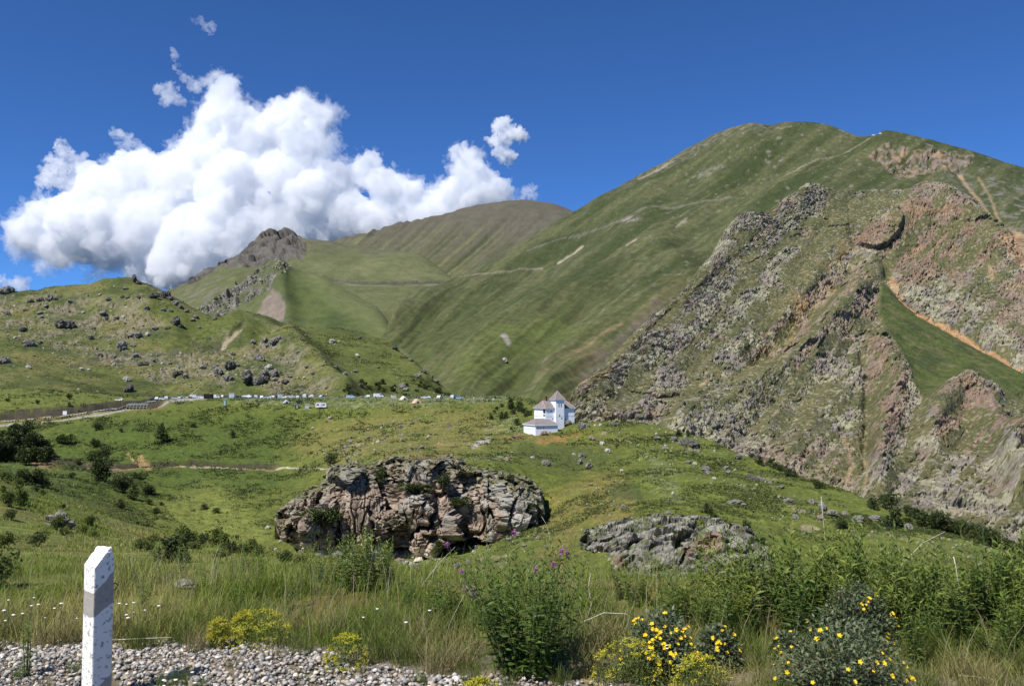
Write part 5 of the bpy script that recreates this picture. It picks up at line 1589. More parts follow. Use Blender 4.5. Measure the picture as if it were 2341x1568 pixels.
# camper trailer
ct = empty('camper_trailer', ground_uv('ground', 735, 934)[0], .08); tag(ct, 'white camper trailer standing in the meadow below the car park', 'trailer')
side = [(-2.3, .5), (2.2, .5), (2.45, 1.1), (2.2, 2.2), (1.9, 2.45), (-1.9, 2.5), (-2.3, 2.2)]
b = MB(); n_ = len(side); b.V = [(x, -1.05, z) for x, z in side] + [(x, 1.05, z) for x, z in side]
b.F = [tuple(range(n_)), tuple(reversed(range(n_, 2 * n_)))] + [((k + 1) % n_, k, n_ + k, n_ + (k + 1) % n_) for k in range(n_)]; b.M = [0] * len(b.F)
b.build('body', P_WHITE, ct)
for x in (-1.3, 1.2): MB().box((x - .45, -1.08, 1.35), (x + .45, -1.051, 1.95)).build('window', M_GLASS, ct)
MB().box((.05, -1.075, .6), (.6, -1.051, 2.1)).build('door', M_TRIM, ct)
MB().tube([(-.3, -.9, .33), (-.3, -1.07, .33)], .33, 10).build('wheel', M_TYRE, ct); MB().tube([(-.3, .9, .33), (-.3, 1.07, .33)], .33, 10).build('wheel', M_TYRE, ct)
MB().tube([(2.3, 0, .5), (3.4, 0, .5)], .06).build('drawbar', M_STEEL, ct)


def cabin(name, u, v, w_, h, paint, label, cat, yaw=.1, roof=None, Y=None):
    p = ground_uv('ground', u, v)[0] if Y is None else car_xy(u, Y)
    o = empty(name, p, yaw); tag(o, label, cat)
    MB().box((-w_ / 2, -w_ * .45, 0), (w_ / 2, w_ * .45, h)).build('body', paint, o)
    MB().box((-w_ / 2 - .12, -w_ * .45 - .12, h + .002), (w_ / 2 + .12, w_ * .45 + .12, h + .14)).build('roof', roof or M_TRIM, o)
    MB().box((-.3 * w_ / 2, -w_ * .45 - .03, .1), (.5 * w_ / 2, -w_ * .45 - .002, h * .85)).build('door', M_TRIM, o)


M_TEAL = car_paint('teal_paint', (.10, .30, .26)); M_GREEN = car_paint('dark_green_paint', (.03, .10, .05)); M_CANVAS = col_mat('orange_canvas', base=(.50, .34, .25), scale=2, amount=.15); M_CANW = col_mat('pale_canvas', base=(.55, .52, .45), scale=2, amount=.12)
cabin('toilet_cabin', 514, 928, 1.3, 2.6, M_TEAL, 'tall teal toilet cabin on the slope below the car park', 'cabin')
cabin('refuse_bin', 678, 934, 1.5, 1.7, M_GREEN, 'dark green bin left of the camper trailer', 'bin', .4)
cabin('utility_box', 703, 934, 1.6, 1.9, P_SILV, 'pale grey box between the green bin and the camper trailer', 'box', .2)
cabin('kiosk', 531, 915, 2.6, 2.7, P_SILV, 'grey kiosk between white cars behind the teal cabin', 'kiosk', .05, Y=436)
cabin('kiosk', 640, 915, 2.2, 2.5, car_paint('pale_blue_paint', (.5, .6, .68)), 'pale blue kiosk amid the right half of the parked cars', 'kiosk', .3, Y=440)
cabin('kiosk', 900, 915, 2.2, 1.9, M_CANW, 'low cream hut alone at the plateau edge', 'hut', .3, Y=415)


def tent(u, v, w_, m, label):
    o = empty('tent', ground_uv('ground', u, v)[0], .5); tag(o, label, 'tent')
    b = MB(); h = w_ * .55
    b.poly([(-w_ / 2, -w_ * .6, 0), (w_ / 2, -w_ * .6, 0), (0, -w_ * .45, h)]).poly([(w_ / 2, -w_ * .6, 0), (w_ / 2, w_ * .6, 0), (0, w_ * .45, h), (0, -w_ * .45, h)])
    b.poly([(w_ / 2, w_ * .6, 0), (-w_ / 2, w_ * .6, 0), (0, w_ * .45, h)]).poly([(-w_ / 2, w_ * .6, 0), (-w_ / 2, -w_ * .6, 0), (0, -w_ * .45, h), (0, w_ * .45, h)])
    b.build('canopy', m, o)
    MB().poly([(-.25 * w_, -w_ * .61, 0.02), (.25 * w_, -w_ * .61, 0.02), (0, -w_ * .52, h * .6)]).build('door', M_DARK, o)


tent(952, 921, 3.4, M_CANVAS, 'orange tent pitched on the meadow edge left of a white car')
tent(923, 914, 3.2, M_CANW, 'cream tent beside the cream hut at the plateau edge')
tent(655, 921, 2.6, car_paint('grey_canvas', (.4, .45, .47)), 'small grey tent in pale grass in front of the parked cars')
# dark trailer frame near the caravan
b = MB().box((-1.2, -.6, .5), (1.2, .6, 1.3)).tube([(1.2, 0, .6), (2.6, .2, .4)], .06).tube([(-.4, -.75, .35), (-.4, -.55, .35)], .35, 10).tube([(-.4, .55, .35), (-.4, .75, .35)], .35, 10)
o = b.build('cart', M_CONT); o.location = ground_uv('ground', 684, 923)[0]; tag(o, 'small dark cart in the grass above the green bin', 'cart')
# stone pile / ruined wall at the right end of the plateau
r = random.Random(3)
for i in range(12):
    u = 1086 + i * 6 + r.uniform(-2, 2); v = 911 + (u - 1086) * .03 + r.uniform(-1, 1)
    o = place_rock('ground', u, v, r.uniform(4, 8), r.choice(['pale', 'grey', 'pale']), False, 1., 'stones of the broken wall at the plateau edge')
    o['label'] = 'pale stone of the broken wall, %s from its left end' % ORD[i]

# ------------------------------------------------------------------ road furniture
road = [(-60, 975), (0, 968), (60, 963), (150, 954), (240, 941), (330, 924), (384, 915)]
gr = empty('guardrail', (0, 0, 0)); tag(gr, 'grey steel guardrail on short posts along the valley road', 'guardrail')
us_ = np.linspace(-60, 384, 66); vs_ = np.interp(us_, [p[0] for p in road], [p[1] for p in road])
pts = [Vector(ground_uv('ground', a, c_)[0]) for a, c_ in zip(us_, vs_)]
pts = [pts[0]] + [(pts[i - 1] + pts[i] * 2 + pts[i + 1]) / 4 for i in range(1, len(pts) - 1)] + [pts[-1]]
b = MB()
for p, q in zip(pts[:-1], pts[1:]): b.tube([p + Vector((0, 0, .82)), q + Vector((0, 0, .82))], .15, 5)
b.build('rail', M_STEEL, gr)
pm_ = MB().box((-.1, -.1, -.4), (.1, .1, .95)).mesh('post', M_CONT)
for p in pts[::1]:
    o = bpy.data.objects.new('post', pm_); COL.objects.link(o); o.parent = gr; o.location = p
sg = empty('road_sign', ground_uv('ground', 147, 955)[0], -.1); tag(sg, 'white square road sign on two posts beside the guardrail', 'sign')
for x in (-.7, .7): MB().tube([(x, 0, -.2), (x, 0, 2.6)], .06).build('post', M_STEEL, sg)
MB().box((-.95, -.06, 1.3), (.95, -.062 + .03, 3.0)).build('panel', P_WHITE, sg)
# little station on the mountain shoulder
b = MB().box((-5, -3, 0), (5, 3, 3)).prism([(-5.4, -3.4), (5.4, -3.4), (5.4, 3.4), (-5.4, 3.4)], 3.002, 3.5).box((-1, -1, 3.5), (1, 1, 7)).tube([(2.5, 0, 3.5), (2.5, 0, 9)], .25); p, n = ground_uv('mountain', 2012, 308)
o = b.build('station_hut', P_WHITE); o.scale = (.65, .65, .65); o.location = p + np.array((0, 0, .5)); tag(o, 'tiny white station hut with mast on the mountain crest', 'hut')
b = MB().box((-3, -2, 0), (3, 2, 2.6)).box((-3.2, -2.2, 2.602), (3.2, 2.2, 2.9)); p, n = ground_uv('mountain', 1996, 311)
o = b.build('station_hut', P_WHITE); o.location = p; tag(o, 'small white shed left below the crest hut with mast', 'hut')

# ------------------------------------------------------------------ the concrete guard post
def post_mat():
    m, nt, b = new_mat('limewashed_concrete')
    N, L = nt.nodes, nt.links
    tc = N.new('ShaderNodeTexCoord'); sep = N.new('ShaderNodeSeparateXYZ'); L.new(tc.outputs['Object'], sep.inputs[0])
    no = N.new('ShaderNodeTexNoise'); no.inputs['Scale'].default_value = 38; no.inputs['Detail'].default_value = 5; no.inputs['Roughness'].default_value = .7; L.new(tc.outputs['Object'], no.inputs['Vector'])
    st = N.new('ShaderNodeValToRGB'); st.color_ramp.elements[0].position = .39; st.color_ramp.elements[1].position = .44; L.new(no.outputs['Fac'], st.inputs[0])
    n2 = N.new('ShaderNodeTexNoise'); n2.inputs['Scale'].default_value = 14; n2.inputs['Detail'].default_value = 4; L.new(tc.outputs['Object'], n2.inputs['Vector'])

    def mth(op, a, b_=None):
        q = N.new('ShaderNodeMath'); q.operation = op
        for i, x in enumerate((a, b_)):
            if x is None: continue
            if isinstance(x, (int, float)): q.inputs[i].default_value = x
            else: L.new(x, q.inputs[i])
        return q.outputs[0]
    # z of the band, slanting on the right face (worn-off limewash)
    z = mth('ADD', sep.outputs['Z'], mth('MULTIPLY', mth('SUBTRACT', n2.outputs['Fac'], .5), .05))
    zs = mth('SUBTRACT', z, mth('MULTIPLY', mth('ADD', sep.outputs['X'], .066), .55))
    mid = mth('MULTIPLY', mth('GREATER_THAN', zs, .535), mth('LESS_THAN', mth('SUBTRACT', z, mth('MULTIPLY', mth('ADD', sep.outputs['X'], .066), .9)), .69))
    low = mth('LESS_THAN', mth('SUBTRACT', z, mth('MULTIPLY', mth('ADD', sep.outputs['X'], .066), .7)), .06)
    bare = mth('MAXIMUM', mid, low)
    c1 = N.new('ShaderNodeMix'); c1.data_type = 'RGBA'; c1.inputs['A'].default_value = (.76, .735, .68, 1); c1.inputs['B'].default_value = (.33, .30, .26, 1); L.new(bare, c1.inputs['Factor'])
    c2 = N.new('ShaderNodeMix'); c2.data_type = 'RGBA'; c2.inputs['A'].default_value = (.25, .235, .205, 1); L.new(st.outputs[0], c2.inputs['Factor']); L.new(c1.outputs['Result'], c2.inputs['B'])
    L.new(c2.outputs['Result'], b.inputs['Base Color']); b.inputs['Roughness'].default_value = .85
    bp = N.new('ShaderNodeBump'); bp.inputs['Strength'].default_value = .5; bp.inputs['Distance'].default_value = .004; L.new(no.outputs['Fac'], bp.inputs['Height']); L.new(bp.outputs['Normal'], b.inputs['Normal'])
    return m


POST_Y = 5.62
gp = empty('guard_post', (at(222, 1500, POST_Y)[0], POST_Y, -2.02), math.radians(54)); tag(gp, 'limewashed concrete guard post with slanted broken top in the gravel', 'guard post')
W = .066


def post_mesh():
    import bmesh
    bm = bmesh.new(); bmesh.ops.create_cube(bm, size=1.0)
    for v in bm.verts:
        v.co = Vector((v.co.x * 2 * W, v.co.y * 2 * W, (v.co.z + .5) * 1.3 - .3))
    bmesh.ops.bevel(bm, geom=[e for e in bm.edges if abs(e.verts[0].co.z - e.verts[1].co.z) > .5], offset=.008, segments=2, affect='EDGES', profile=.6)
    bmesh.ops.subdivide_edges(bm, edges=[e for e in bm.edges if abs(e.verts[0].co.z - e.verts[1].co.z) > .5], cuts=60, use_grid_fill=True)
    # slanted top, rising to the right; broken away at the far right corner
    for pl, no_ in ((Vector((-W, 0, .848)), Vector((-1.2, -.08, 1.0)).normalized()), (Vector((W * .5, 0, .96)), Vector((3.4, .5, 1.0)).normalized())):
        g = bm.verts[:] + bm.edges[:] + bm.faces[:]
        res = bmesh.ops.bisect_plane(bm, geom=g, plane_co=pl, plane_no=no_, clear_outer=True)
        ed = [e for e in res['geom_cut'] if isinstance(e, bmesh.types.BMEdge)]
        bmesh.ops.contextual_create(bm, geom=ed)
    bmesh.ops.triangulate(bm, faces=[f for f in bm.faces if len(f.verts) > 4])
    top = [f for f in bm.faces if f.normal.z > .2]
    bmesh.ops.subdivide_edges(bm, edges=list({e for f in top for e in f.edges}), cuts=3, use_grid_fill=True)
    me = bpy.data.meshes.new('shaft'); bm.to_mesh(me); bm.free()
    n = len(me.vertices); V = np.empty(n * 3, np.float32); me.vertices.foreach_get('co', V); V = V.reshape(-1, 3).astype(float)
    amp = .003 + .012 * sstep(.84, .95, V[:, 2])
    V += np.stack([fbm(V * 40, 3, 401), fbm(V * 40, 3, 402), fbm(V * 40, 3, 403)], -1) * amp[:, None]
    me.vertices.foreach_set('co', V.astype(np.float32).ravel()); me.update()
    return me


put('shaft', post_mesh(), post_mat(), gp)
b = MB().tube([(W - .01, -W * .4, .715), (W + .03, -W * .45, .722), (W + .046, -W * .5, .705), (W + .03, -W * .5, .68), (W - .01, -W * .5, .668)], .0035, 6)
b.build('wire_loop', M_CONT, gp)
# ------------------------------------------------------------------ leaves and blades
M_LEAF = col_mat('shrub_leaf', scale=3., amount=.15, rough=.6, trans=.22, spec=.25)
M_HERB = col_mat('herb_leaf', scale=12., amount=.15, rough=.5, trans=.38, spec=.3)
M_GRASS = col_mat('grass_blade', scale=6., amount=.2, rough=.6, trans=.42, spec=.2)
M_STEM = col_mat('woody_stem', base=(.11, .085, .06), scale=8., amount=.25)
M_GSTEM = col_mat('green_stem', base=(.10, .12, .04), scale=8., amount=.2)
M_DRYST = col_mat('bleached_stalk', base=(.55, .50, .41), scale=10., amount=.2)
M_YEL = col_mat('yellow_petal', base=(.80, .56, .02), scale=30., amount=.1, rough=.5, trans=.15)
M_PURP = col_mat('purple_petal', base=(.42, .12, .40), scale=30., amount=.2, rough=.5, trans=.2)
M_WFL = col_mat('white_bloom', base=(.80, .78, .70), scale=60., amount=.2, rough=.7)


def unit(a):
    return a / (np.linalg.norm(a, axis=-1, keepdims=True) + 1e-9)


def leaf_quads(base, d, L_, W_, r, fold=True):
    """Pointed leaves: base point, direction, length, width -> vertices and faces."""
    n = len(base)
    d = unit(d)
    s = unit(np.cross(d, r.normal(size=(n, 3)) * .35 + np.array((0, 0, 1.))))
    up = np.cross(s, d)
    L_ = np.broadcast_to(L_, n)[:, None]; W_ = np.broadcast_to(W_, n)[:, None]
    m = base + d * L_ * .45 - up * L_ * .02
    tip = base + d * L_ - up * L_ * .16
    V = np.stack([base, m + s * W_ * .5 + up * W_ * .12, tip, m - s * W_ * .5 + up * W_ * .12, m], 1).reshape(-1, 3)
    o = (np.arange(n) * 5)[:, None]
    F = np.concatenate([o + np.array((0, 1, 4)), o + np.array((1, 2, 4)), o + np.array((4, 2, 3)), o + np.array((0, 4, 3))])
    return V, F


def blades(base, H, lean, W_, r, droop=.5, seg=3):
    """Curved tapering grass blades."""
    n = len(base)
    H = np.broadcast_to(H, n)[:, None]; W_ = np.broadcast_to(W_, n)[:, None]
    a = r.uniform(0, 2 * np.pi, n)
    l = np.stack([np.cos(a), np.sin(a), 0 * a], -1) * np.broadcast_to(lean, n)[:, None]
    b = a + np.pi / 2 + r.normal(0, .6, n)
    s = np.stack([np.cos(b), np.sin(b), 0 * b], -1)
    ts = np.linspace(0, 1, seg + 1)
    V = []
    for t in ts[:-1]:
        c = base + np.array((0, 0, 1.)) * H * (t - droop * .35 * t * t) + l * H * t * t
        w_ = W_ * (1 - t * .75) * .5
        V += [c - s * w_, c + s * w_]
    V.append(base + np.array((0, 0, 1.)) * H * (1 - droop * .35) + l * H)
    k = 2 * seg + 1
    V = np.stack(V, 1).reshape(-1, 3)
    o = (np.arange(n) * k)[:, None]
    quads = np.concatenate([o + np.array((2 * i, 2 * i + 1, 2 * i + 3, 2 * i + 2)) for i in range(seg - 1)]) if seg > 1 else np.zeros((0, 4), int)
    tris = o + np.array((2 * seg - 2, 2 * seg - 1, 2 * seg))
    return V, [quads, tris], k


def stick(pts, r0, r1, name, mat, parent=None, label=None, cat=None, n=6):
    b = MB(); k = len(pts); r0 *= .6; r1 *= .6
    b.tube(pts, [r0 + (r1 - r0) * i / (k - 1) for i in range(k)], n)
    o = b.build(name, mat, parent, True)
    if label: tag(o, label, cat)
    return o


# ------------------------------------------------------------------ shrubs
def shrub_mesh(seed, kind='round', nl=1500):
    """One unit high: leaf clusters on an uneven set of lobes, and the stems that carry them."""
    r = np.random.default_rng(seed)
    if kind == 'round':
        lobes = [(r.uniform(-.42, .42), r.uniform(-.4, .4), r.uniform(.28, .78), r.uniform(.16, .3)) for _ in range(11)]
    elif kind == 'tall':
        lobes = [(r.normal(0, .12), r.normal(0, .12), z, .09 + .2 * (1 - z) * r.uniform(.6, 1.1)) for z in np.linspace(.15, .92, 10)]
    else:
        lobes = [(r.uniform(-.5, .5), r.uniform(-.4, .4), r.uniform(.15, .45), r.uniform(.12, .24)) for _ in range(12)]
    P, D, C = [], [], []
    for (x, y, z, q) in lobes:
        m = int(nl * q * q * 3 / len(lobes) * 4) + 20
        v = unit(r.normal(size=(m, 3))); rad = q * r.uniform(.35, 1.12, m) ** .6
        P.append(np.array((x, y, z)) + v * rad[:, None] * np.array((1, 1, .85)))
        D.append(v + r.normal(0, .6, (m, 3)) + np.array((0, 0, .35)))
        C.append(np.tile(mix(np.array((.034, .052, .014)), np.array((.070, .095, .024)), r.random()), (m, 1)) * r.uniform(.7, 1.35, (m, 1)))
    P = np.concatenate(P); D = np.concatenate(D); C = np.concatenate(C)
    P[:, 2] = np.maximum(P[:, 2], .02)
    V, F = leaf_quads(P, D, r.uniform(.075, .14, len(P)), r.uniform(.05, .085, len(P)), r)
    crown = raw_mesh('crown', V, F, False, np.repeat(C, 5, 0)); crown.materials.append(M_LEAF)
    b = MB()
    for (x, y, z, q) in lobes[:7]:
        b.tube([(x * .12, y * .12, -.12), (x * .5, y * .5, z * .5), (x, y, z)], [.028, .016, .006], 5)
    stem = b.mesh('stem', M_STEM, True)
    both = bpy.data.meshes.new('shrub')
    return crown, stem


def fresh(pair):
    """The same shrub in young, yellower leaf."""
    me = pair[0].copy(); a = me.color_attributes['col']
    c = np.empty(len(a.data) * 4, np.float32); a.data.foreach_get('color', c); c = c.reshape(-1, 4)
    c[:, :3] *= np.array((1.9, 1.75, 1.35)); a.data.foreach_set('color', c.ravel()); return me, pair[1]


SHRUBS = {k: [shrub_mesh(500 + i + 37 * len(k), k) for i in range(4)] for k in ('round', 'tall', 'low')}
for k_ in list(SHRUBS): SHRUBS[k_ + '_fresh'] = [fresh(q) for q in SHRUBS[k_]]
SHRUBS['grove'] = [shrub_mesh(590 + i, 'round', 4200) for i in range(3)]
rs = random.Random(21)


def place_shrub(layer_, u, v, w_px, h_px, kind='round', at_point=None, group=None, name='shrub', sink=.06):
    """(u, v): the foot as seen."""
    p = ground_uv(layer_, u, v)[0] if at_point is None else at_point
    k = p[1] / FPX
    crown, stem = rs.choice(SHRUBS[kind + ('_fresh' if p[1] < 75 and rs.random() < .65 else '')])
    o = empty(name, p - np.array((0, 0, sink * h_px * k)), rs.uniform(0, 6.28))
    wd = {'grove': 1.1, 'round': 1.15, 'tall': .62, 'low': 1.25}[kind]; ht = {'grove': 1.0, 'round': 1.0, 'tall': 1.03, 'low': .66}[kind]
    o.scale = (w_px * k / wd, w_px * k / wd, h_px * k / ht)
    for nm, me in (('crown', crown), ('stem', stem)):
        q = bpy.data.objects.new(nm, me); COL.objects.link(q); q.parent = o
    tag(o, cat='tree' if 'tree' in name else 'shrub', group=group)
    return o


def shrub_set(spec, fx, layer_, group, text, where, per=8, kind=None, name='shrub'):
    out = []
    up_ = 1.42 if layer_ == 'ground' and ('near' in group or 'hedge' in group) else 1.2
    for s in spec:
        x, y, w_ = s[:3]; h_ = s[3] if len(s) > 3 else w_ * .9
        k = kind or ('tall' if h_ > w_ * 1.15 else 'low' if h_ < w_ * .65 else 'round')
        u, v = fx[0] + x * fx[2], fx[1] + (y + h_ * .5) * fx[2]
        o = place_shrub(layer_, u, v, w_ * fx[2] * up_, h_ * fx[2] * up_, k, group=group, name=name)
        px = max(w_, h_) * fx[2]
        out.append((o, u, v, ('large' if px > 30 else 'small' if px < 17 else 'medium') + {'tall': ' upright', 'low': ' low', 'round': ' rounded', 'grove': ' dense'}[k]))
    label_rows(out, text, where, per)


K7 = (0, 950.6, .2521); KH = (1114.5, 852.3, .126); KR = (1508, 786.7, .4984)
shrub_set([(100, 240, 210, 190), (230, 190, 170, 160), (330, 300, 190, 190), (50, 330, 180, 170), (250, 370, 150, 140), (370, 360, 130, 130), (0, 230, 170, 170), (160, 130, 110, 100), (-110, 270, 190, 190), (440, 330, 80, 90)],
          K7, 'ground', 'trees of the left grove', 'dark leafy tree', 'in the grove at the left edge', 10, 'grove', name='leafy_tree')
shrub_set([(265, 85, 50, 80), (870, 100, 75), (1100, 135, 35, 30), (855, 250, 85), (590, 205, 110), (530, 215, 60), (1475, 175, 85, 125), (1470, 100, 50, 70), (1745, 85, 45), (2110, 165, 32, 65), (830, 370, 90), (930, 355, 110, 120), (905, 490, 195, 180), (1040, 620, 130, 120), (1130, 640, 110), (1210, 690, 80, 120),
           (1320, 670, 90), (1370, 670, 60, 70), (1240, 540, 70), (300, 560, 160, 140), (180, 560, 140, 120), (380, 590, 110), (60, 560, 110), (160, 610, 90), (420, 620, 80), (330, 660, 60), (385, 690, 60), (1085, 790, 60, 80), (1355, 780, 55), (1410, 860, 60), (1470, 800, 45, 30), (1850, 820, 60, 40), (1960, 860, 60, 40), (1170, 590, 80), (470, 380, 60), (700, 420, 50), (1290, 490, 60), (640, 540, 60, 40)],
          K7, 'ground', 'shrubs of the green bowl', 'green shrub', 'in the green bowl', 7)
shrub_set([(105, 760, 110, 120), (175, 740, 90, 140), (350, 870, 140, 130), (280, 750, 60, 90), (95, 905, 80), (780, 920, 120), (840, 960, 90), (1080, 1020, 90, 110), (1170, 1020, 100), (1230, 990, 60), (500, 975, 120, 100), (570, 1050, 70, 60), (650, 1065, 70, 50), (740, 1040, 70), (860, 1080, 60), (40, 1130, 140), (330, 1130, 110), (440, 770, 40, 60), (30, 670, 40, 50), (215, 720, 50, 60), (15, 820, 80), (560, 830, 40), (900, 900, 60), (990, 960, 50, 80),
           (370, 1010, 60), (700, 900, 60), (1010, 1060, 70)],
          K7, 'ground', 'shrubs on the near left slope', 'leafy shrub', 'on the near slope', 7)
shrub_set([(1100, 1130, 90, 110), (1190, 1100, 110, 120), (1320, 1080, 120, 140), (1385, 1120, 90), (1250, 1190, 100), (1450, 1180, 110), (1530, 1240, 160, 190), (1640, 1110, 120, 130), (1690, 1140, 80, 110), (1745, 1110, 60, 80), (1830, 1140, 90), (1950, 1110, 100, 120), (2030, 1140, 80, 110), (1930, 1180, 90), (2060, 1220, 110), (2130, 1170, 80, 110), (2200, 1220, 90), (2280, 1210, 90, 110), (2340, 1250, 90), (1640, 1280, 100), (1780, 1200, 80),
           (1860, 1230, 90), (2000, 1260, 90), (2400, 1270, 100, 110), (2480, 1290, 90), (2560, 1300, 110), (2640, 1320, 100, 110), (2710, 1330, 90), (1350, 1200, 80)],
          K7, 'ground', 'shrubs of the hedge behind the guard post', 'leafy shrub', 'in the belt behind the post', 8)
shrub_set([(420, 560, 130, 190), (590, 610, 160, 170), (660, 680, 130), (180, 640, 80), (260, 780, 80, 120), (350, 760, 80, 110), (60, 790, 70, 100), (520, 900, 100, 110), (265, 590, 60, 70), (740, 720, 110), (480, 700, 100), (430, 1010, 50, 60), (120, 700, 60), (700, 760, 80)],
          KH, 'ground', 'shrubs left of the white house', 'dark shrub', 'left of the white house', 7)
shrub_set([(1215, 285, 50, 60), (1300, 300, 25, 40), (1870, 480, 50), (1950, 530, 60, 70), (2030, 555, 60), (2080, 580, 60), (2125, 600, 60), (2200, 645, 75), (2262, 665, 50, 60), (1460, 960, 50, 80), (1500, 1000, 50, 70), (1550, 1040, 60), (1610, 1090, 60), (1680, 1130, 70), (1820, 1150, 60, 110), (1850, 1190, 40), (1930, 1290, 110), (2000, 1330, 60), (1990, 1260, 60)],
          K4, 'ground', 'shrubs on the right knoll', 'dark shrub', 'on the right knoll', 7)
shrub_set([(735, 645, 50, 40), (980, 730, 42, 55), (1055, 725, 70), (1080, 800, 65, 75), (1130, 765, 55), (1180, 775, 60), (1215, 810, 55, 65), (1250, 795, 50), (1290, 810, 85), (1340, 835, 65), (1395, 850, 75), (1450, 860, 65), (1500, 875, 75), (1550, 900, 85), (1595, 915, 60), (1650, 940, 80), (1300, 865, 45), (1140, 805, 35), (825, 825, 55, 40), (450, 915, 60), (400, 850, 40, 55), (1020, 715, 50)],
          KR, 'ground', 'shrubs along the right ridge', 'dark shrub', 'along the right ridge', 8)
shrub_set([(2030, 1020, 22, 40), (560, 120, 70, 65)], K3, 'ground', 'shrubs near the cliff top', 'rounded shrub', 'above the cliff', 8)
# shrubs rooted on ledges of the cliff
its = []
for x, y, w_, h_ in ((540, 560, 190, 110), (680, 400, 100, 170), (1040, 395, 95, 150), (965, 245, 75, 105), (1240, 355, 150, 70), (1335, 245, 85, 85), (1440, 300, 90, 90), (1390, 350, 70, 60), (1560, 450, 110, 65), (1410, 790, 70, 75), (2140, 475, 75, 75), (1870, 250, 75, 55), (750, 480, 60, 70), (1620, 570, 70, 60), (1960, 255, 50, 40)):
    u, v = 590 + x * .294, 1016 + (y + h_ * .4) * .294
    p, _ = ground_uv(LB1, u, v)
    o = place_shrub(None, u, v, w_ * .44, h_ * .42, 'round', at_point=p + np.array((0, -1.0, .0)), group='shrubs on the cliff ledges'); its.append((o, u, v, 'dark'))
label_rows(its, 'shrub', 'rooted on the reddish cliff', 5)
its = []
for u, v, w_ in ((1480, 1205, 20), (1500, 1222, 18), (1540, 1215, 14), (1595, 1255, 18), (1480, 1262, 26), (1560, 1210, 14), (1410, 1245, 12), (1620, 1215, 14), (1500, 1285, 22), (1440, 1300, 16)):
    p, _ = ground_uv(LB2, u, v + 3)
    o = place_shrub(None, u, v, w_, w_ * .6, 'low', at_point=p + np.array((0, -.15, 0)), group='cushion shrubs on the grey outcrop'); its.append((o, u, v, 'low green'))
label_rows(its, 'cushion shrub', 'on the low grey outcrop', 5)
# dark bushes at the foot of the green flank
its = []
r = random.Random(8)
n_ = 0
while n_ < 42:
    u, v = r.uniform(770, 1020), r.uniform(860, 910)
    if poly_sd(np.array([u]), np.array([v]), [(770, 880), (800, 872), (850, 868), (900, 885), (960, 872), (985, 880), (1025, 908), (800, 910)])[0] < 0: continue
    w_ = r.uniform(7, 14)
    its.append((place_shrub('hill', u, v, w_, w_ * r.uniform(.7, 1.1), 'round', group='bushes at the foot of the green flank'), u, v, 'dark')); n_ += 1
label_rows(its, 'bush', 'at the green flank foot', 7)
its = []
for x, y, w_ in ((20, 1280, 45), (60, 1280, 40), (340, 1305, 50), (630, 1255, 65), (630, 1325, 40)):
    u, v = x * .2521, 590 + (y + w_ * .4) * .2521
    its.append((place_shrub('ground', u, v, w_ * .2521, w_ * .24, 'round', group='bushes beside the road bank'), u, v, 'small dark'))
label_rows(its, 'bush', 'in the sunlit field above the road', 8)


# ------------------------------------------------------------------ ground cover, in tufts
def tufts(name, layer_, wfun, n, hpx, seed, cols, label, ymin=60, ymax=600, per=5, wid=.38):
    L = LAYERS[layer_]; r = np.random.default_rng(seed)
    P = L['P']
    fac = (L['n'] * P).sum(1) < 0
    ok = fac & (P[:, 1] > ymin) & (P[:, 1] < ymax) & (L['u'] > -120) & (L['u'] < 2460) & (L['v'] < 1420)
    w_ = wfun(L) * ok
    idx = r.choice(len(P), n, p=w_ / w_.sum())
    k = P[idx, 1] / FPX
    H = r.uniform(hpx[0], hpx[1], n) * k
    base = np.repeat(P[idx], per, 0) + r.normal(0, 1, (n * per, 3)) * np.repeat(H, per)[:, None] * np.array((.45, .45, .05))
    Hh = np.repeat(H, per) * r.uniform(.5, 1.1, n * per)
    d = np.stack([r.normal(0, .7, n * per), r.normal(0, .7, n * per), r.uniform(.3, 1.0, n * per)], -1)
    V, F = leaf_quads(base, d, Hh, Hh * wid * r.uniform(.7, 1.4, n * per), r)
    q = sstep(-.3, .3, fbm(P[idx] / (14 * np.median(P[idx, 1]) / 250), 3, seed))
    c = mix(cols[0], cols[1], np.clip(q + r.normal(0, .25, n), 0, 1)) * r.uniform(.7, 1.3, (n, 1))
    o = put(name, raw_mesh(name, V, F, False, np.repeat(np.repeat(c, per, 0), 5, 0)), M_LEAF)
    tag(o, label, kind='stuff')


def near_dens(s, sc=9.):
    return lambda L: sstep(-.25, .35, fbm(L['P'] / sc, 4, s))


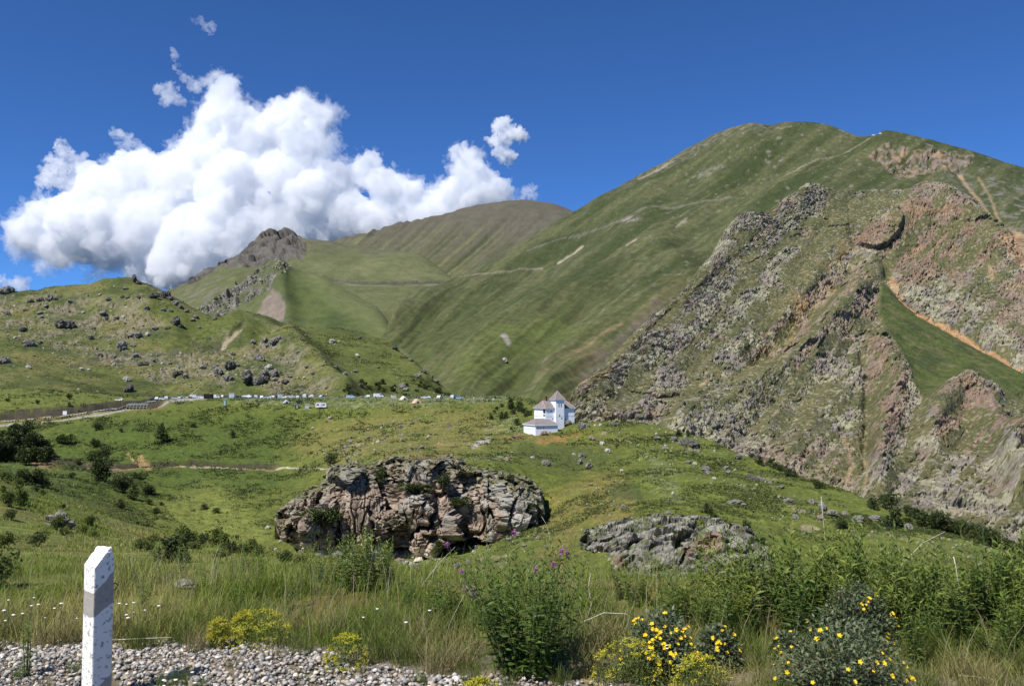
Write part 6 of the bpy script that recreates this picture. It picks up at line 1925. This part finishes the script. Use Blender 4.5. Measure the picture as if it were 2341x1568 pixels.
tufts('meadow_herbs', 'ground', lambda L: sstep(-.15, .3, fbm(L['P'] / 14., 4, 601)) * (1 - .85 * sstep(-20, 20, poly_sd(L['u'], L['v'], [(400, 1150), (470, 1110), (540, 1150), (620, 1230), (480, 1250), (400, 1210)]))) * (1 - .8 * sstep(-10, 10, poly_sd(L['u'], L['v'], [(-200, 935), (390, 905), (480, 912), (390, 922), (-200, 995)]))), 48000, (2.6, 6.5), 611,
      (np.array((.036, .054, .014)), np.array((.080, .102, .026))), 'leafy herbs covering the bowl and the knoll')
tufts('pale_meadow_grass', 'ground', lambda L: np.clip(sstep(-4, 6, poly_sd(L['u'], L['v'], [(500, 909), (900, 904), (1150, 904), (1170, 916), (1000, 926), (800, 936), (560, 925)])) + .9 * sstep(-4, 6, poly_sd(L['u'], L['v'], [(1050, 1048), (1130, 1036), (1195, 1044), (1140, 1058)])) + .5 * sstep(-8, 8, poly_sd(L['u'], L['v'], [(1085, 965), (1180, 950), (1205, 990), (1110, 992)])) + .35 * sstep(-20, 20, poly_sd(L['u'], L['v'], [(1470, 1040), (1540, 1080), (1570, 1160), (1500, 1130)])) + .02, 0, 1) * sstep(-.25, .2, fbm(L['P'] / 8., 3, 602)), 9000, (2.5, 5.5), 612,
      (np.array((.20, .24, .14)), np.array((.30, .34, .22))), 'silvery feather grass along the plateau edge', wid=.16)
tufts('hill_herbs', 'hill', lambda L: sstep(-.1, .3, fbm(L['P'] / 30., 4, 603)) * (.5 + sstep(560, 700, L['u'])), 12000, (1.8, 4.0), 613, (np.array((.040, .055, .016)), np.array((.075, .09, .026))), 'low green herbs on the left hill', ymin=500, ymax=900)


def near_grass(name, n, seed, ylo, yhi, hrange, cols, label, wfun, width, lean=(.15, .8), per=4):
    L = LAYERS['ground']; r = np.random.default_rng(seed); P = L['P']
    ok = (P[:, 1] > ylo) & (P[:, 1] < yhi) & (L['u'] > -420) & (L['u'] < 2800)
    w_ = wfun(P) * ok * P[:, 1] ** .35
    idx = r.choice(len(P), n, p=w_ / w_.sum())
    base = np.repeat(P[idx], per, 0)
    jit = np.stack([r.normal(0, .07, n * per), r.normal(0, .10, n * per) * (1 + base[:, 1] * .04), np.zeros(n * per)], -1)
    base = base + jit - np.array((0, 0, .03))
    H = np.repeat(r.uniform(hrange[0], hrange[1], n) * np.clip(.95 + 2.2 * fbm(P[idx] / 1.1, 3, seed + 9), .35, 1.9), per) * r.uniform(.5, 1.1, n * per)
    V, F, k = blades(base, H, r.uniform(lean[0], lean[1], n * per), width(base[:, 1]), r)
    q = fbm(P[idx] / 2.4, 3, seed + 3) + .6 * fbm(P[idx] / 9., 2, seed + 4)
    t = np.clip(.5 + q * 1.6, 0, 1)
    c = mix(mix(cols[0], cols[1], np.clip(t * 2, 0, 1)), cols[2], np.clip(t * 2 - 1, 0, 1))
    c = np.repeat(c, per, 0) * r.uniform(.65, 1.3, (n * per, 1))
    dry = r.random(n * per) < .09
    c[dry] = np.array((.30, .25, .13)) * r.uniform(.6, 1.2, (dry.sum(), 1))
    o = put(name, raw_mesh(name, V, F, False, np.repeat(c, k, 0)), M_GRASS)
    tag(o, label, kind='stuff')


C_G = (np.array((.140, .205, .026)), np.array((.205, .255, .045)), np.array((.33, .31, .10)))
near_grass('slope_grass', 24000, 621, 13, 62, (.07, .22), C_G, 'green and straw grass on the near slope', lambda P: sstep(-.15, .3, fbm(P / 5., 3, 622)) + .06, lambda y: np.maximum(.014, y * .0012))
near_grass('verge_grass', 14000, 631, 6.9, 14, (.10, .34), C_G, 'tall green and dry grass along the verge', lambda P: (sstep(-.3, .35, fbm(P / 1.3, 3, 632)) + .12) * np.where((P[:, 0] > .12 * P[:, 1]), .35, 1.), lambda y: .0085 + 0 * y)

# ------------------------------------------------------------------ verge and gravel
us_ = np.linspace(-16, 16, 220); ys_ = np.linspace(-8, 7.25, 130)
X, Y = np.meshgrid(us_, ys_)
Pv = np.stack([X, Y, 0 * X - 2.03], -1).reshape(-1, 3)
Pv[:, 2] += fbm(Pv / .8, 4, 641) * .035 - .06 * sstep(6.4, 7.2, Pv[:, 1])
nn = fbm(Pv / .25, 4, 642)[:, None]
cv = mix(np.array((.20, .165, .12)), np.array((.12, .10, .065)), sstep(-.2, .3, fbm(Pv / .9, 3, 643))) * (1 + nn * .5)
o = put('verge', raw_mesh('verge', Pv, grid_faces(130, 220), True, cv), col_mat('gravelly_soil', scale=20., amount=.3, bump=.01, bump_scale=60.)); tag(o, kind='structure')


def edgeY(x):
    return np.interp(x, [-9, -2.6, -1.9, -1.5, -1.0, -.5, .0, .6, 1.2, 2.2], [7.05, 7.0, 6.75, 6.6, 6.35, 6.1, 5.95, 5.85, 5.7, 5.3])


def verge_grass(name, n, seed, wfun, hr, label, per=4):
    r = np.random.default_rng(seed)
    x = r.uniform(-6, 8, n * 6); y = r.uniform(4.9, 7.25, n * 6)
    keep = r.random(n * 6) < wfun(x, y)
    x, y = x[keep][:n], y[keep][:n]; m = len(x)
    base = np.stack([x, y, np.full(m, -2.06)], -1)
    base = np.repeat(base, per, 0) + r.normal(0, 1, (m * per, 3)) * np.array((.03, .03, 0))
    H = np.repeat(r.uniform(hr[0], hr[1], m), per) * r.uniform(.5, 1.1, m * per)
    V, F, k = blades(base, H, r.uniform(.2, 1.0, m * per), .006, r)
    q = np.repeat(np.clip(.5 + 1.5 * fbm(np.stack([x * 1.4, y * 1.4, 0 * x], -1), 3, seed), 0, 1), per)
    c = mix(np.array((.14, .21, .03)), np.array((.33, .29, .11)), q) * r.uniform(.6, 1.3, (m * per, 1))
    o = put(name, raw_mesh(name, V, F, False, np.repeat(c, k, 0)), M_GRASS); tag(o, label, kind='stuff')


verge_grass('verge_grass', 9000, 645, lambda x, y: np.clip(sstep(-.05, .25, y - edgeY(x)) * (.25 + .35 * (x > .5) + sstep(-.2, .3, fbm(np.stack([x * 1.2, y * 1.2, 0 * x], -1), 3, 646))), 0, 1), (.06, .26), 'short green and straw grass between gravel and slope')

rd_ = np.random.default_rng(660); n_ = 1500
xy = np.stack([rd_.uniform(-5, 6, n_), rd_.uniform(6.2, 9.5, n_)], -1)
xy = xy[(xy[:, 1] > edgeY(xy[:, 0]) + .1) & (fbm(np.stack([xy[:, 0], xy[:, 1], xy[:, 0] * 0], -1), 3, 661) > -.05)]
V, F, k = blades(np.concatenate([xy, np.full((len(xy), 1), -2.1)], 1), rd_.uniform(.28, .62, len(xy)), rd_.uniform(.05, .5, len(xy)), .0045, rd_, seg=4)
o = put('dry_grass', raw_mesh('dry_grass', V, F, False, np.repeat(np.array((.48, .42, .26)) * rd_.uniform(.6, 1.15, (len(xy), 1)), k, 0)), M_GRASS)
tag(o, 'thin bleached grass stems standing above the verge', kind='stuff')

r = np.random.default_rng(650)
N = 34000
x = r.uniform(-5.6, 2.2, N); y = r.uniform(4.7, 7.1, N)
e = edgeY(x) - y + .22 * fbm(np.stack([x * 1.6, y * 1.6, x * 0], -1), 3, 651) * 2
keep = (e > 0) & (fbm(np.stack([x * 1.1, y * 1.1, x * 0 + 4], -1), 3, 652) + r.uniform(0, .5, N) > -.02)
x, y = x[keep], y[keep]; N = len(x)
R = .0055 + .018 * r.random(N) ** 2.6 + (r.random(N) > .985) * .014
V0, F0 = ICO1; n0 = len(V0)
S = V0[None] * (1 + .16 * r.normal(size=(N, n0, 1))) * R[:, None, None] * r.uniform(.65, 1.35, (N, 1, 3)) * np.array((1, 1, .7))
a = r.uniform(0, 6.28, N); ca, sa = np.cos(a)[:, None], np.sin(a)[:, None]
S = np.stack([S[..., 0] * ca - S[..., 1] * sa, S[..., 0] * sa + S[..., 1] * ca, S[..., 2]], -1)
zz = -2.03 + fbm(np.stack([x, y, 0 * x - 2.03], -1) / .8, 4, 641) * .035 - .06 * sstep(6.4, 7.2, y)
C = np.stack([x, y, zz + R * .35 + r.random(N) * .018], -1)
pal = np.array([(.46, .42, .36), (.56, .53, .48), (.33, .32, .30), (.42, .34, .27), (.24, .23, .22), (.56, .50, .38), (.42, .40, .37)])
cc = pal[r.integers(0, len(pal), N)] * r.uniform(.5, 1.1, (N, 1))
o = put('gravel', raw_mesh('gravel', (S + C[:, None]).reshape(-1, 3), (F0[None] + (np.arange(N) * n0)[:, None, None]).reshape(-1, 3), True, np.repeat(cc, n0, 0)), col_mat('river_pebble', scale=60., amount=.22, rough=.75))
tag(o, 'multicoloured river pebbles of the roadside gravel', kind='stuff')

# ------------------------------------------------------------------ tall leafy herbs
def herb_meshes(seed, stems, H, spread, leafL, leafW, step, c0, c1, lean=.16, start=.08, droopy=.25):
    """Stems set with spirally placed lance leaves. Returns stem mesh, foliage mesh, tips."""
    r = np.random.default_rng(seed)
    b = MB(); Pb, D, C, LL, tips = [], [], [], [], []
    for s in range(stems):
        a = r.uniform(0, 6.28); q = spread * math.sqrt(r.random()); h = H * r.uniform(.62, 1.0)
        x0, y0 = q * .45 * math.cos(a), q * .45 * math.sin(a)
        dx, dy = q * .75 * math.cos(a) + r.normal(0, lean * .25) * h, q * .75 * math.sin(a) + r.normal(0, lean * .25) * h
        ts = np.linspace(0, 1, 5)
        pts = [(x0 + dx * t ** 1.3, y0 + dy * t ** 1.3, h * t) for t in ts]
        b.tube(pts, [.0045, .004, .0035, .0028, .0015], 5)
        m = int(h * (1 - start) / step)
        t = np.linspace(start, 1, m)
        p = np.stack([x0 + dx * t ** 1.3, y0 + dy * t ** 1.3, h * t], -1)
        az = np.arange(m) * 2.4 + r.normal(0, .4, m)
        up = .35 + .9 * t ** 3 - droopy * (1 - t)
        d = np.stack([np.cos(az), np.sin(az), up], -1)
        Pb.append(p); D.append(d); LL.append(leafL * (1.05 - .62 * t ** 2.5) * r.uniform(.75, 1.15, m))
        C.append(mix(c0, c1, np.clip(t * .8 + r.normal(0, .15, m), 0, 1)) * r.uniform(.75, 1.25, (m, 1)))
        tips.append(pts[-1] + (dx, dy))
    Pb = np.concatenate(Pb); D = np.concatenate(D); LL = np.concatenate(LL); C = np.concatenate(C)
    V, F = leaf_quads(Pb, D, LL, LL * leafW, r)
    fol = raw_mesh('foliage', V, F, False, np.repeat(C, 5, 0)); fol.materials.append(M_HERB)
    return b.mesh('stem', M_GSTEM, True), fol, tips


def herb(name, me, loc, label, cat, group=None, rz=0., sc=(1, 1, 1)):
    o = empty(name, loc, rz); o.scale = sc; tag(o, label, cat, group)
    for nm, m in (('stem', me[0]), ('foliage', me[1])):
        q = bpy.data.objects.new(nm, m); COL.objects.link(q); q.parent = o
    return o


def flower_spike(seed, n=14, h=.06):
    r = np.random.default_rng(seed)
    z = np.sort(r.uniform(0, h, n)); a = r.uniform(0, 6.28, n)
    base = np.stack([0 * z, 0 * z, z], -1); d = np.stack([np.cos(a), np.sin(a), .2 + 0 * a], -1)
    B = np.repeat(base + unit(d) * .006, 4, 0); D = np.repeat(d, 4, 0) + r.normal(0, .55, (4 * n, 3))
    V, F = leaf_quads(B, D, r.uniform(.016, .024, 4 * n), .014, r)
    me = raw_mesh('flower_head', V, F, False); me.materials.append(M_PURP); return me


def ground_z(x, y):
    return -2.05 if y < 7.0 else float(ground_xy('ground', x, y)[2])


def spot(u, vfoot, Y=None):
    """Foot of a verge plant: depth from the row where its foot shows, or given."""
    if Y is None: Y = 2.05 * FPX / (vfoot - 880)
    p = at(u, vfoot, Y); p[2] = ground_z(p[0], p[1]); return p


FW0, FW1 = np.array((.060, .110, .018)), np.array((.165, .24, .040))
big = herb_meshes(701, 58, 1.02, .56, .120, .27, .020, FW0 * .8, FW1 * .85, lean=.25)
fw = herb('fireweed_clump', big, spot(1212, 1535), 'big leafy fireweed clump with a few purple flower heads, centre of the verge', 'wild flower', sc=(.80, .80, .94))
sp_ = [flower_spike(710 + i) for i in range(3)]
kk = 0
order = sorted(range(58), key=lambda i: -big[2][i][2])
for i in [order[2], order[9], order[14], order[19], order[26], order[33], order[40]]:
    t = big[2][i]; q = bpy.data.objects.new('flower_head', sp_[kk % 3]); COL.objects.link(q); q.parent = fw; q.location = t[:3]; q.scale = (1, 1, random.Random(i).uniform(.5, 1.)); kk += 1
side_ = herb_meshes(702, 4, .55, .1, .06, .18, .022, FW0 * 1.2, FW1)
o = herb('fireweed_sprig', side_, spot(1090, 1500), 'thin fireweed sprig with purple flowers left of the big clump', 'wild flower')
for t in side_[2]:
    q = bpy.data.objects.new('flower_head', sp_[1]); COL.objects.link(q); q.parent = o; q.location = t[:3]
TH_ = [herb_meshes(720 + i, 6 + i % 3, 1.08, .26, .155, .25, .024, FW0 * (.8 + .12 * i), FW1 * np.array((.85 + .13 * i, .9 + .05 * i, 1.)), lean=.3, droopy=.15) for i in range(6)]
rt = random.Random(31)
n_ = 0
for row, (Y0, cnt, top0) in enumerate(((6.5, 26, 1370), (6.95, 36, 1292), (7.4, 48, 1232))):
    for i in range(cnt):
        u = 1500 + (i + rt.uniform(0, 1)) * (2480 - 1500) / cnt
        if row == 0 and u < 2090: continue
        if row == 1 and (u < 1600 or 1720 < u < 1800): continue
        top = top0 + rt.uniform(-40, 45) + np.interp(u, [1500, 1650, 1850, 1990, 2100, 2341], [60, 10, -22, -10, 10, -8])
        Yp = Y0 + rt.uniform(-.3, .3)
        p = at(u, 1440, Yp); p[2] = ground_z(p[0], p[1])
        h = -(top - 880) / FPX * Yp - p[2]
        if h < .2: continue
        o = herb('tall_leafy_herb', TH_[rt.randrange(6)], p, 'tall leafy herb stalk crowded in the green thicket behind the yellow flowered shrubs', 'wild plant', 'tall herbs of the right thicket', rt.uniform(0, 6.28), (h * .95, h * .95, h)); n_ += 1
its = []
for u, v, Y, h in ((770, 1372, 9.2, .40), (800, 1375, 9.0, .48), (835, 1378, 9.0, .52), (868, 1375, 9.2, .44), (895, 1370, 9.4, .36), (985, 1415, 7.8, .38), (1000, 1420, 7.6, .30), (1450, 1395, 8.3, .34), (1468, 1390, 8.4, .28), (1120, 1440, 7.4, .3), (740, 1380, 9.4, .3), (330, 1400, 8.2, .24), (470, 1385, 8.8, .26), (540, 1400, 8.0, .24), (600, 1372, 9.6, .3), (660, 1395, 8.2, .26), (700, 1360, 10.2, .34), (930, 1400, 8.0, .3), (1050, 1420, 7.6, .34), (1075, 1390, 8.4, .3), (1360, 1400, 8.0, .32), (1400, 1420, 7.6, .3), (90, 1400, 8.2, .24), (1420, 1380, 8.6, .36), (1150, 1420, 7.8, .4), (420, 1350, 10.5, .26), (560, 1350, 10.8, .28), (820, 1345, 10.8, .4), (880, 1340, 11., .38)):
    p = at(u, v, Y); p[2] = ground_z(p[0], p[1])
    o = herb('leafy_herb', TH_[rt.randrange(6)], p, None, 'wild plant', 'leafy herbs between post and fireweed', rt.uniform(0, 6.28), (h * 1.3, h * 1.3, h * 1.25)); its.append((o, u, v, 'dark green'))
label_rows(its, 'leafy herb', 'near the fireweed', 6)
thin = herb_meshes(741, 4, .56, .05, .06, .24, .018, FW0 * 1.3, FW1 * 1.1)
herb('leafy_herb', thin, spot(62, 1545), 'single slender leafy stalk left of the guard post', 'wild plant')
# shrub at the left edge
place_shrub('ground', 8, 1345, 90, 95, 'round', name='shrub')['label'] = 'dark shrub cut off by the left picture edge behind the gravel'

# ------------------------------------------------------------------ yellow flowering shrubs
def petal_flower(seed):
    r = np.random.default_rng(seed); n = 5
    a = np.arange(n) * 2 * np.pi / n
    B = np.zeros((n, 3)); d = np.stack([np.cos(a), np.sin(a), .35 + 0 * a], -1)
    V, F = leaf_quads(B, d, .018, .017, r)
    me = raw_mesh('flower', V, F, False); me.materials.append(M_YEL); return me


FL = [petal_flower(i) for i in range(4)]


def cinquefoil(u, vfoot, w_, h, nfl, seed, label, bias=0.):
    r = np.random.default_rng(seed); p = spot(u, vfoot)
    o = empty('yellow_flowered_shrub', p); tag(o, label, 'flowering shrub', 'yellow flowered shrubs on the verge')
    n = 4600
    v = unit(r.normal(size=(n, 3))); v[:, 2] = np.abs(v[:, 2])
    rad = r.uniform(.45, 1.05, n) * (1 + .22 * fbm(v * 2.2 + seed, 3, seed))
    P = v * rad[:, None] * np.array((w_ / 2, w_ / 2.4, h))
    c = mix(np.array((.080, .115, .045)), np.array((.24, .27, .15)), r.random(n) ** 1.4) * r.uniform(.7, 1.2, (n, 1))
    V, F = leaf_quads(P, v + r.normal(0, .7, (n, 3)), r.uniform(.026, .046, n), r.uniform(.013, .021, n), r)
    q = put('foliage', raw_mesh('foliage', V, F, False, np.repeat(c, 5, 0)), M_HERB, o)
    b = MB()
    for k in range(18):
        t = v[k] * np.array((w_ / 2, w_ / 2.4, h)); b.tube([(t[0] * .1, t[1] * .1, -.05), tuple(t * np.array((.6, .6, .5))), tuple(t)], [.006, .004, .002], 5)
    b.build('stem', M_STEM, o, True)
    cl = [np.array((r.normal(bias, .8), r.normal(-.45, .5), r.uniform(.1, 1.1))) for _ in range(max(3, nfl // 5))]
    for k in range(nfl):
        d = unit(cl[k % len(cl)] + r.normal(0, .16, 3))
        f = bpy.data.objects.new('flower', FL[k % 4]); COL.objects.link(f); f.parent = o
        f.location = d * np.array((w_ / 2, w_ / 2.4, h)) * r.uniform(.98, 1.12)
        f.rotation_euler = Vector(d + np.array((0, -.5, .4)) + r.normal(0, .35, 3)).to_track_quat('Z', 'Y').to_euler(); k_ = r.uniform(.65, 1.1); f.scale = (k_, k_, k_)
    return o


cinquefoil(1510, 1535, .58, .46, 62, 801, 'yellow flowered shrub thick with blooms, right of the lime green clump', -.15)
cinquefoil(1640, 1520, .34, .30, 30, 802, 'small yellow flowered shrub touching the thickly blooming one on its right', .1)
cinquefoil(1925, 1590, .86, .52, 58, 803, 'broad grey green shrub with scattered yellow flowers, lower right', 0)
cinquefoil(1960, 1480, .62, .50, 22, 804, 'sparsely yellow flowered shrub behind the broad grey green one', .2)
cinquefoil(1800, 1500, .24, .2, 6, 805, 'smallest yellow flowered bush left of the broad grey green shrub', 0)


def spurge(u, vfoot, w_, h, seed, label):
    r = np.random.default_rng(seed); p = spot(u, vfoot)
    o = empty('spurge_clump', p); tag(o, label, 'wild plant', 'lime green spurge clumps on the verge')
    n = 1100
    v = unit(r.normal(size=(n, 3))); v[:, 2] = np.abs(v[:, 2]); q = r.uniform(.4, 1., n) * (1 + .2 * fbm(v * 2 + seed, 3, seed))
    P = v * q[:, None] * np.array((w_ / 2, w_ / 2.3, h))
    V, F = leaf_quads(P, v + r.normal(0, .5, (n, 3)) + np.array((0, 0, .5)), r.uniform(.014, .03, n), r.uniform(.006, .01, n), r)
    c = mix(np.array((.07, .11, .018)), np.array((.16, .21, .035)), r.random(n))
    put('foliage', raw_mesh('foliage', V, F, False, np.repeat(c, 5, 0)), M_HERB, o)
    n = 1500
    g = unit(r.normal(size=(70, 3))); g[:, 2] = np.abs(g[:, 2]) * 1.1 + .1; g = unit(g)
    gi = r.integers(0, 70, n)
    P = g[gi] * np.array((w_ / 2, w_ / 2.3, h)) * 1.02 + r.normal(0, .014, (n, 3)) * np.array((1, 1, .5))
    V, F = leaf_quads(P, r.normal(0, 1, (n, 3)) + np.array((0, 0, .8)), r.uniform(.008, .014, n), r.uniform(.007, .011, n), r)
    c = mix(np.array((.38, .39, .03)), np.array((.62, .54, .05)), r.random(n))
    put('bloom', raw_mesh('bloom', V, F, False, np.repeat(c, 5, 0)), M_HERB, o)


for i, (u, v, w_, h, lab) in enumerate(((1435, 1565, .42, .27, 'lime yellow spurge clump between the fireweed and the yellow flowered shrub'), (1598, 1590, .34, .24, 'lime yellow spurge clump below the yellow flowered shrubs at the bottom edge'),
                                       (790, 1520, .26, .20, 'lime yellow spurge clump on the gravel rim left of the fireweed'), (600, 1475, .38, .24, 'wide yellow green spurge clump behind the gravel right of the post'),
                                       (560, 1440, .20, .2, 'small spurge clump at the rear left of the wide yellow green one'), (1100, 1600, .24, .14, 'low spurge clump at the bottom edge left under the fireweed'), (500, 1470, .16, .18, 'narrow dark spurge clump at the left end of the wide one'))):
    spurge(u, v, w_ * 1.2, h * 1.25, 820 + i, lab)


# ------------------------------------------------------------------ tussocks of tall grass
def tussock_mesh(seed, n, H, spread, c0, c1, width=.005, lean=.7):
    r = np.random.default_rng(seed)
    a = r.uniform(0, 6.28, n); q = spread * np.sqrt(r.random(n))
    base = np.stack([q * np.cos(a), q * np.sin(a), 0 * a - .03], -1)
    V, F, k = blades(base, H * r.uniform(.45, 1.05, n), r.uniform(.1, lean, n), width, r, seg=4)
    c = mix(c0, c1, r.random(n)) * r.uniform(.7, 1.25, (n, 1))
    me = raw_mesh('grass_tussock', V, F, False, np.repeat(c, k, 0)); me.materials.append(M_GRASS); return me


GREENS = [tussock_mesh(840 + i, 170, .5, .13, np.array((.09, .14, .025)), np.array((.19, .21, .055))) for i in range(3)]
STRAW = [tussock_mesh(850 + i, 130, .5, .13, np.array((.16, .16, .05)), np.array((.40, .32, .16)), .0055, .9) for i in range(3)]
its = []
for u, v, h, kind in ((860, 1500, .48, 'g'), (930, 1510, .42, 'g'), (690, 1490, .34, 'g'), (1000, 1530, .40, 's'), (760, 1440, .42, 's'), (1340, 1500, .45, 's'), (1390, 1470, .42, 's'), (1640, 1440, .62, 'g'), (1665, 1450, .55, 'g'), (1720, 1520, .36, 'g'), (320, 1470, .36, 'g'), (150, 1460, .36, 's'), (100, 1470, .34, 's'), (230, 1455, .42, 's'), (420, 1460, .38, 'g'),
                      (445, 1480, .3, 's'), (530, 1520, .16, 's'), (410, 1560, .22, 'g'), (370, 1575, .2, 'g'), (450, 1570, .18, 'g'), (170, 1530, .17, 'g'), (42, 1545, .18, 'g'), (110, 1560, .14, 's'), (640, 1500, .22, 's'), (1050, 1520, .44, 's'), (1080, 1560, .3, 'g'), (1340, 1540, .32, 's'), (1750, 1560, .3, 's'), (2120, 1570, .32, 'g'), (2200, 1540, .36, 's'), (2270, 1570, .34, 's'), (2330, 1530, .4, 'g'),
                      (2150, 1500, .42, 'g'), (1700, 1580, .22, 's'), (20, 1440, .4, 's'), (560, 1420, .42, 'g'), (650, 1420, .4, 's'), (880, 1440, .5, 'g'), (1280, 1560, .25, 'g'), (480, 1430, .30, 'g'), (600, 1500, .14, 's'), (820, 1540, .16, 's'), (700, 1550, .12, 'g'), (250, 1545, .10, 's'), (960, 1555, .18, 'g'), (1160, 1565, .2, 'g'), (1700, 1480, .4, 'g'), (1770, 1450, .42, 's'), (2050, 1540, .3, 'g'), (2080, 1500, .4, 'g'), (1480, 1440, .4, 'g'), (1420, 1430, .44, 'g'), (380, 1420, .42, 's'), (270, 1430, .4, 'g'), (950, 1450, .46, 's'), (1030, 1440, .44, 'g'), (620, 1440, .34, 'g')):
    p = spot(u, v)
    o = put('grass_tussock', rt.choice(GREENS if kind == 'g' else STRAW)); o.location = p; o.rotation_euler = (0, 0, rt.uniform(0, 6.28)); k = h / .5; o.scale = (k * 1.1, k * 1.1, k)
    tag(o, cat='grass tuft', group='grass tussocks along the verge'); its.append((o, u, v, 'green' if kind == 'g' else 'straw coloured'))
label_rows(its, 'grass tussock', 'along the gravel', 8)


# ------------------------------------------------------------------ white yarrow
def yarrow(u, vfoot, n, spread, h, seed, label):
    r = np.random.default_rng(seed); p = spot(u, vfoot)
    o = empty('yarrow', p); tag(o, label, 'wild flower', 'white yarrow on the verge'); b = MB()
    for i in range(n):
        x, y, hh = r.normal(0, spread), r.normal(0, .08), h * r.uniform(.6, 1.1)
        b.tube([(x * .7, y * .7, -.03), (x, y, hh)], [.003, .002], 4)
        m = MB(); m.tube([(0, 0, -.006), (0, 0, .004), (0, 0, .008)], [.006, .017, .014], 9)
        q = bpy.data.objects.new('flower_head', m.mesh('flower_head', M_WFL, True)); COL.objects.link(q); q.parent = o; q.location = (x, y, hh); k = r.uniform(.4, .8); q.scale = (k * 1.2, k, k)
    b.build('stem', M_GSTEM, o)


yarrow(425, 1572, 9, .10, .16, 861, 'white yarrow in a green tuft on the gravel right of the post')
yarrow(130, 1470, 8, .16, .34, 862, 'white yarrow in dry grass left of the guard post')
yarrow(300, 1452, 10, .13, .32, 863, 'white yarrow in grass just right behind the guard post')
yarrow(20, 1460, 6, .10, .34, 864, 'white yarrow at the left picture edge above the gravel')
yarrow(930, 1480, 4, .12, .30, 865, 'sparse white yarrow left of the fireweed clump')
yarrow(1560, 1560, 5, .08, .26, 866, 'white yarrow heads inside the thickly blooming yellow shrub')

# ------------------------------------------------------------------ dry stalks and sticks
for (pts, Y, r0, r1, lab) in (
        ([(2200, 1432), (2196, 1400), (2203, 1370), (2190, 1330), (2186, 1300), (2180, 1272)], 7.3, .012, .006, 'white kinked dead stalk standing in front of the right thicket'),
        ([(1890, 1330), (1888, 1240), (1882, 1190), (1877, 1135)], 8.6, .005, .004, 'tall pale dead stem rising highest above the right thicket'),
        ([(2020, 1350), (2060, 1290), (2110, 1240), (2160, 1215)], 8.0, .006, .003, 'long thin dry stem leaning right across the thicket'),
        ([(2248, 1474), (2300, 1466), (2400, 1452)], 6.9, .010, .008, 'white stick lying level at the right picture edge'),
        ([(2190, 1542), (2260, 1550), (2330, 1568)], 6.0, .009, .006, 'pale bent stick on the ground in the bottom right corner'),
        ([(2130, 1450), (2200, 1420), (2300, 1350), (2380, 1290)], 7.4, .006, .003, 'dry stalk bowing up to the right edge'),
        ([(1340, 1420), (1352, 1380), (1345, 1340), (1350, 1310)], 7.2, .006, .003, 'pale upright dead twig right of the fireweed clump'),
        ([(1335, 1420), (1380, 1400), (1430, 1402), (1445, 1412)], 6.9, .006, .003, 'pale arching dead stalk between fireweed and yellow shrub'),
        ([(842, 1300), (832, 1262), (826, 1240)], 9.0, .007, .004, 'short pale dead twig above the hedge right of the post'),
        ([(846, 1300), (852, 1265), (848, 1245)], 9.0, .006, .004, 'second pale twig just right of the short dead one'),
        ([(960, 1345), (985, 1310), (1010, 1280), (1040, 1250)], 8.0, .005, .002, 'thin dry stalk leaning right in front of the cliff foot'),
        ([(985, 1340), (990, 1310), (1003, 1275)], 8.0, .005, .002, 'thin dry stalk standing left of the leaning one below the cliff'),
        ([(1005, 1500), (1030, 1420), (1060, 1360)], 6.6, .004, .002, 'long straw stalk left of the fireweed clump'),
        ([(1282, 1330), (1262, 1250), (1250, 1200), (1238, 1180)], 8.0, .003, .002, 'fine seeding grass stem above the fireweed clump'),
        ([(255, 1462), (320, 1459), (392, 1456)], 6.75, .006, .005, 'thin white stick lying on the gravel right of the post')):
    stick([tuple(at(u, v, Y)) for u, v in pts], r0, r1, 'dry_stalk', M_DRYST, None, lab, 'dry stalk')
for (u, v, w_, tone, lab) in ((620, 1455, 24, 'pale', 'pale stone at the gravel rim beside the spurge'), (655, 1478, 34, 'grey', 'flat brownish grey stone on the gravel edge'), (425, 1345, 60, 'grey', 'weathered rock half buried in grass right of the post'), (625, 1350, 26, 'pale', 'pale rounded stone in the grass behind the wide spurge')):
    p = spot(u, v) if v > 1400 else ground_uv('ground', u, v)[0]
    o = put('stone', ROCKS[tone][0]); k = w_ * p[1] / FPX * .5; o.location = p + np.array((0, 0, .2 * k)); o.scale = (k, k * .8, k * .6); tag(o, lab, 'stone')
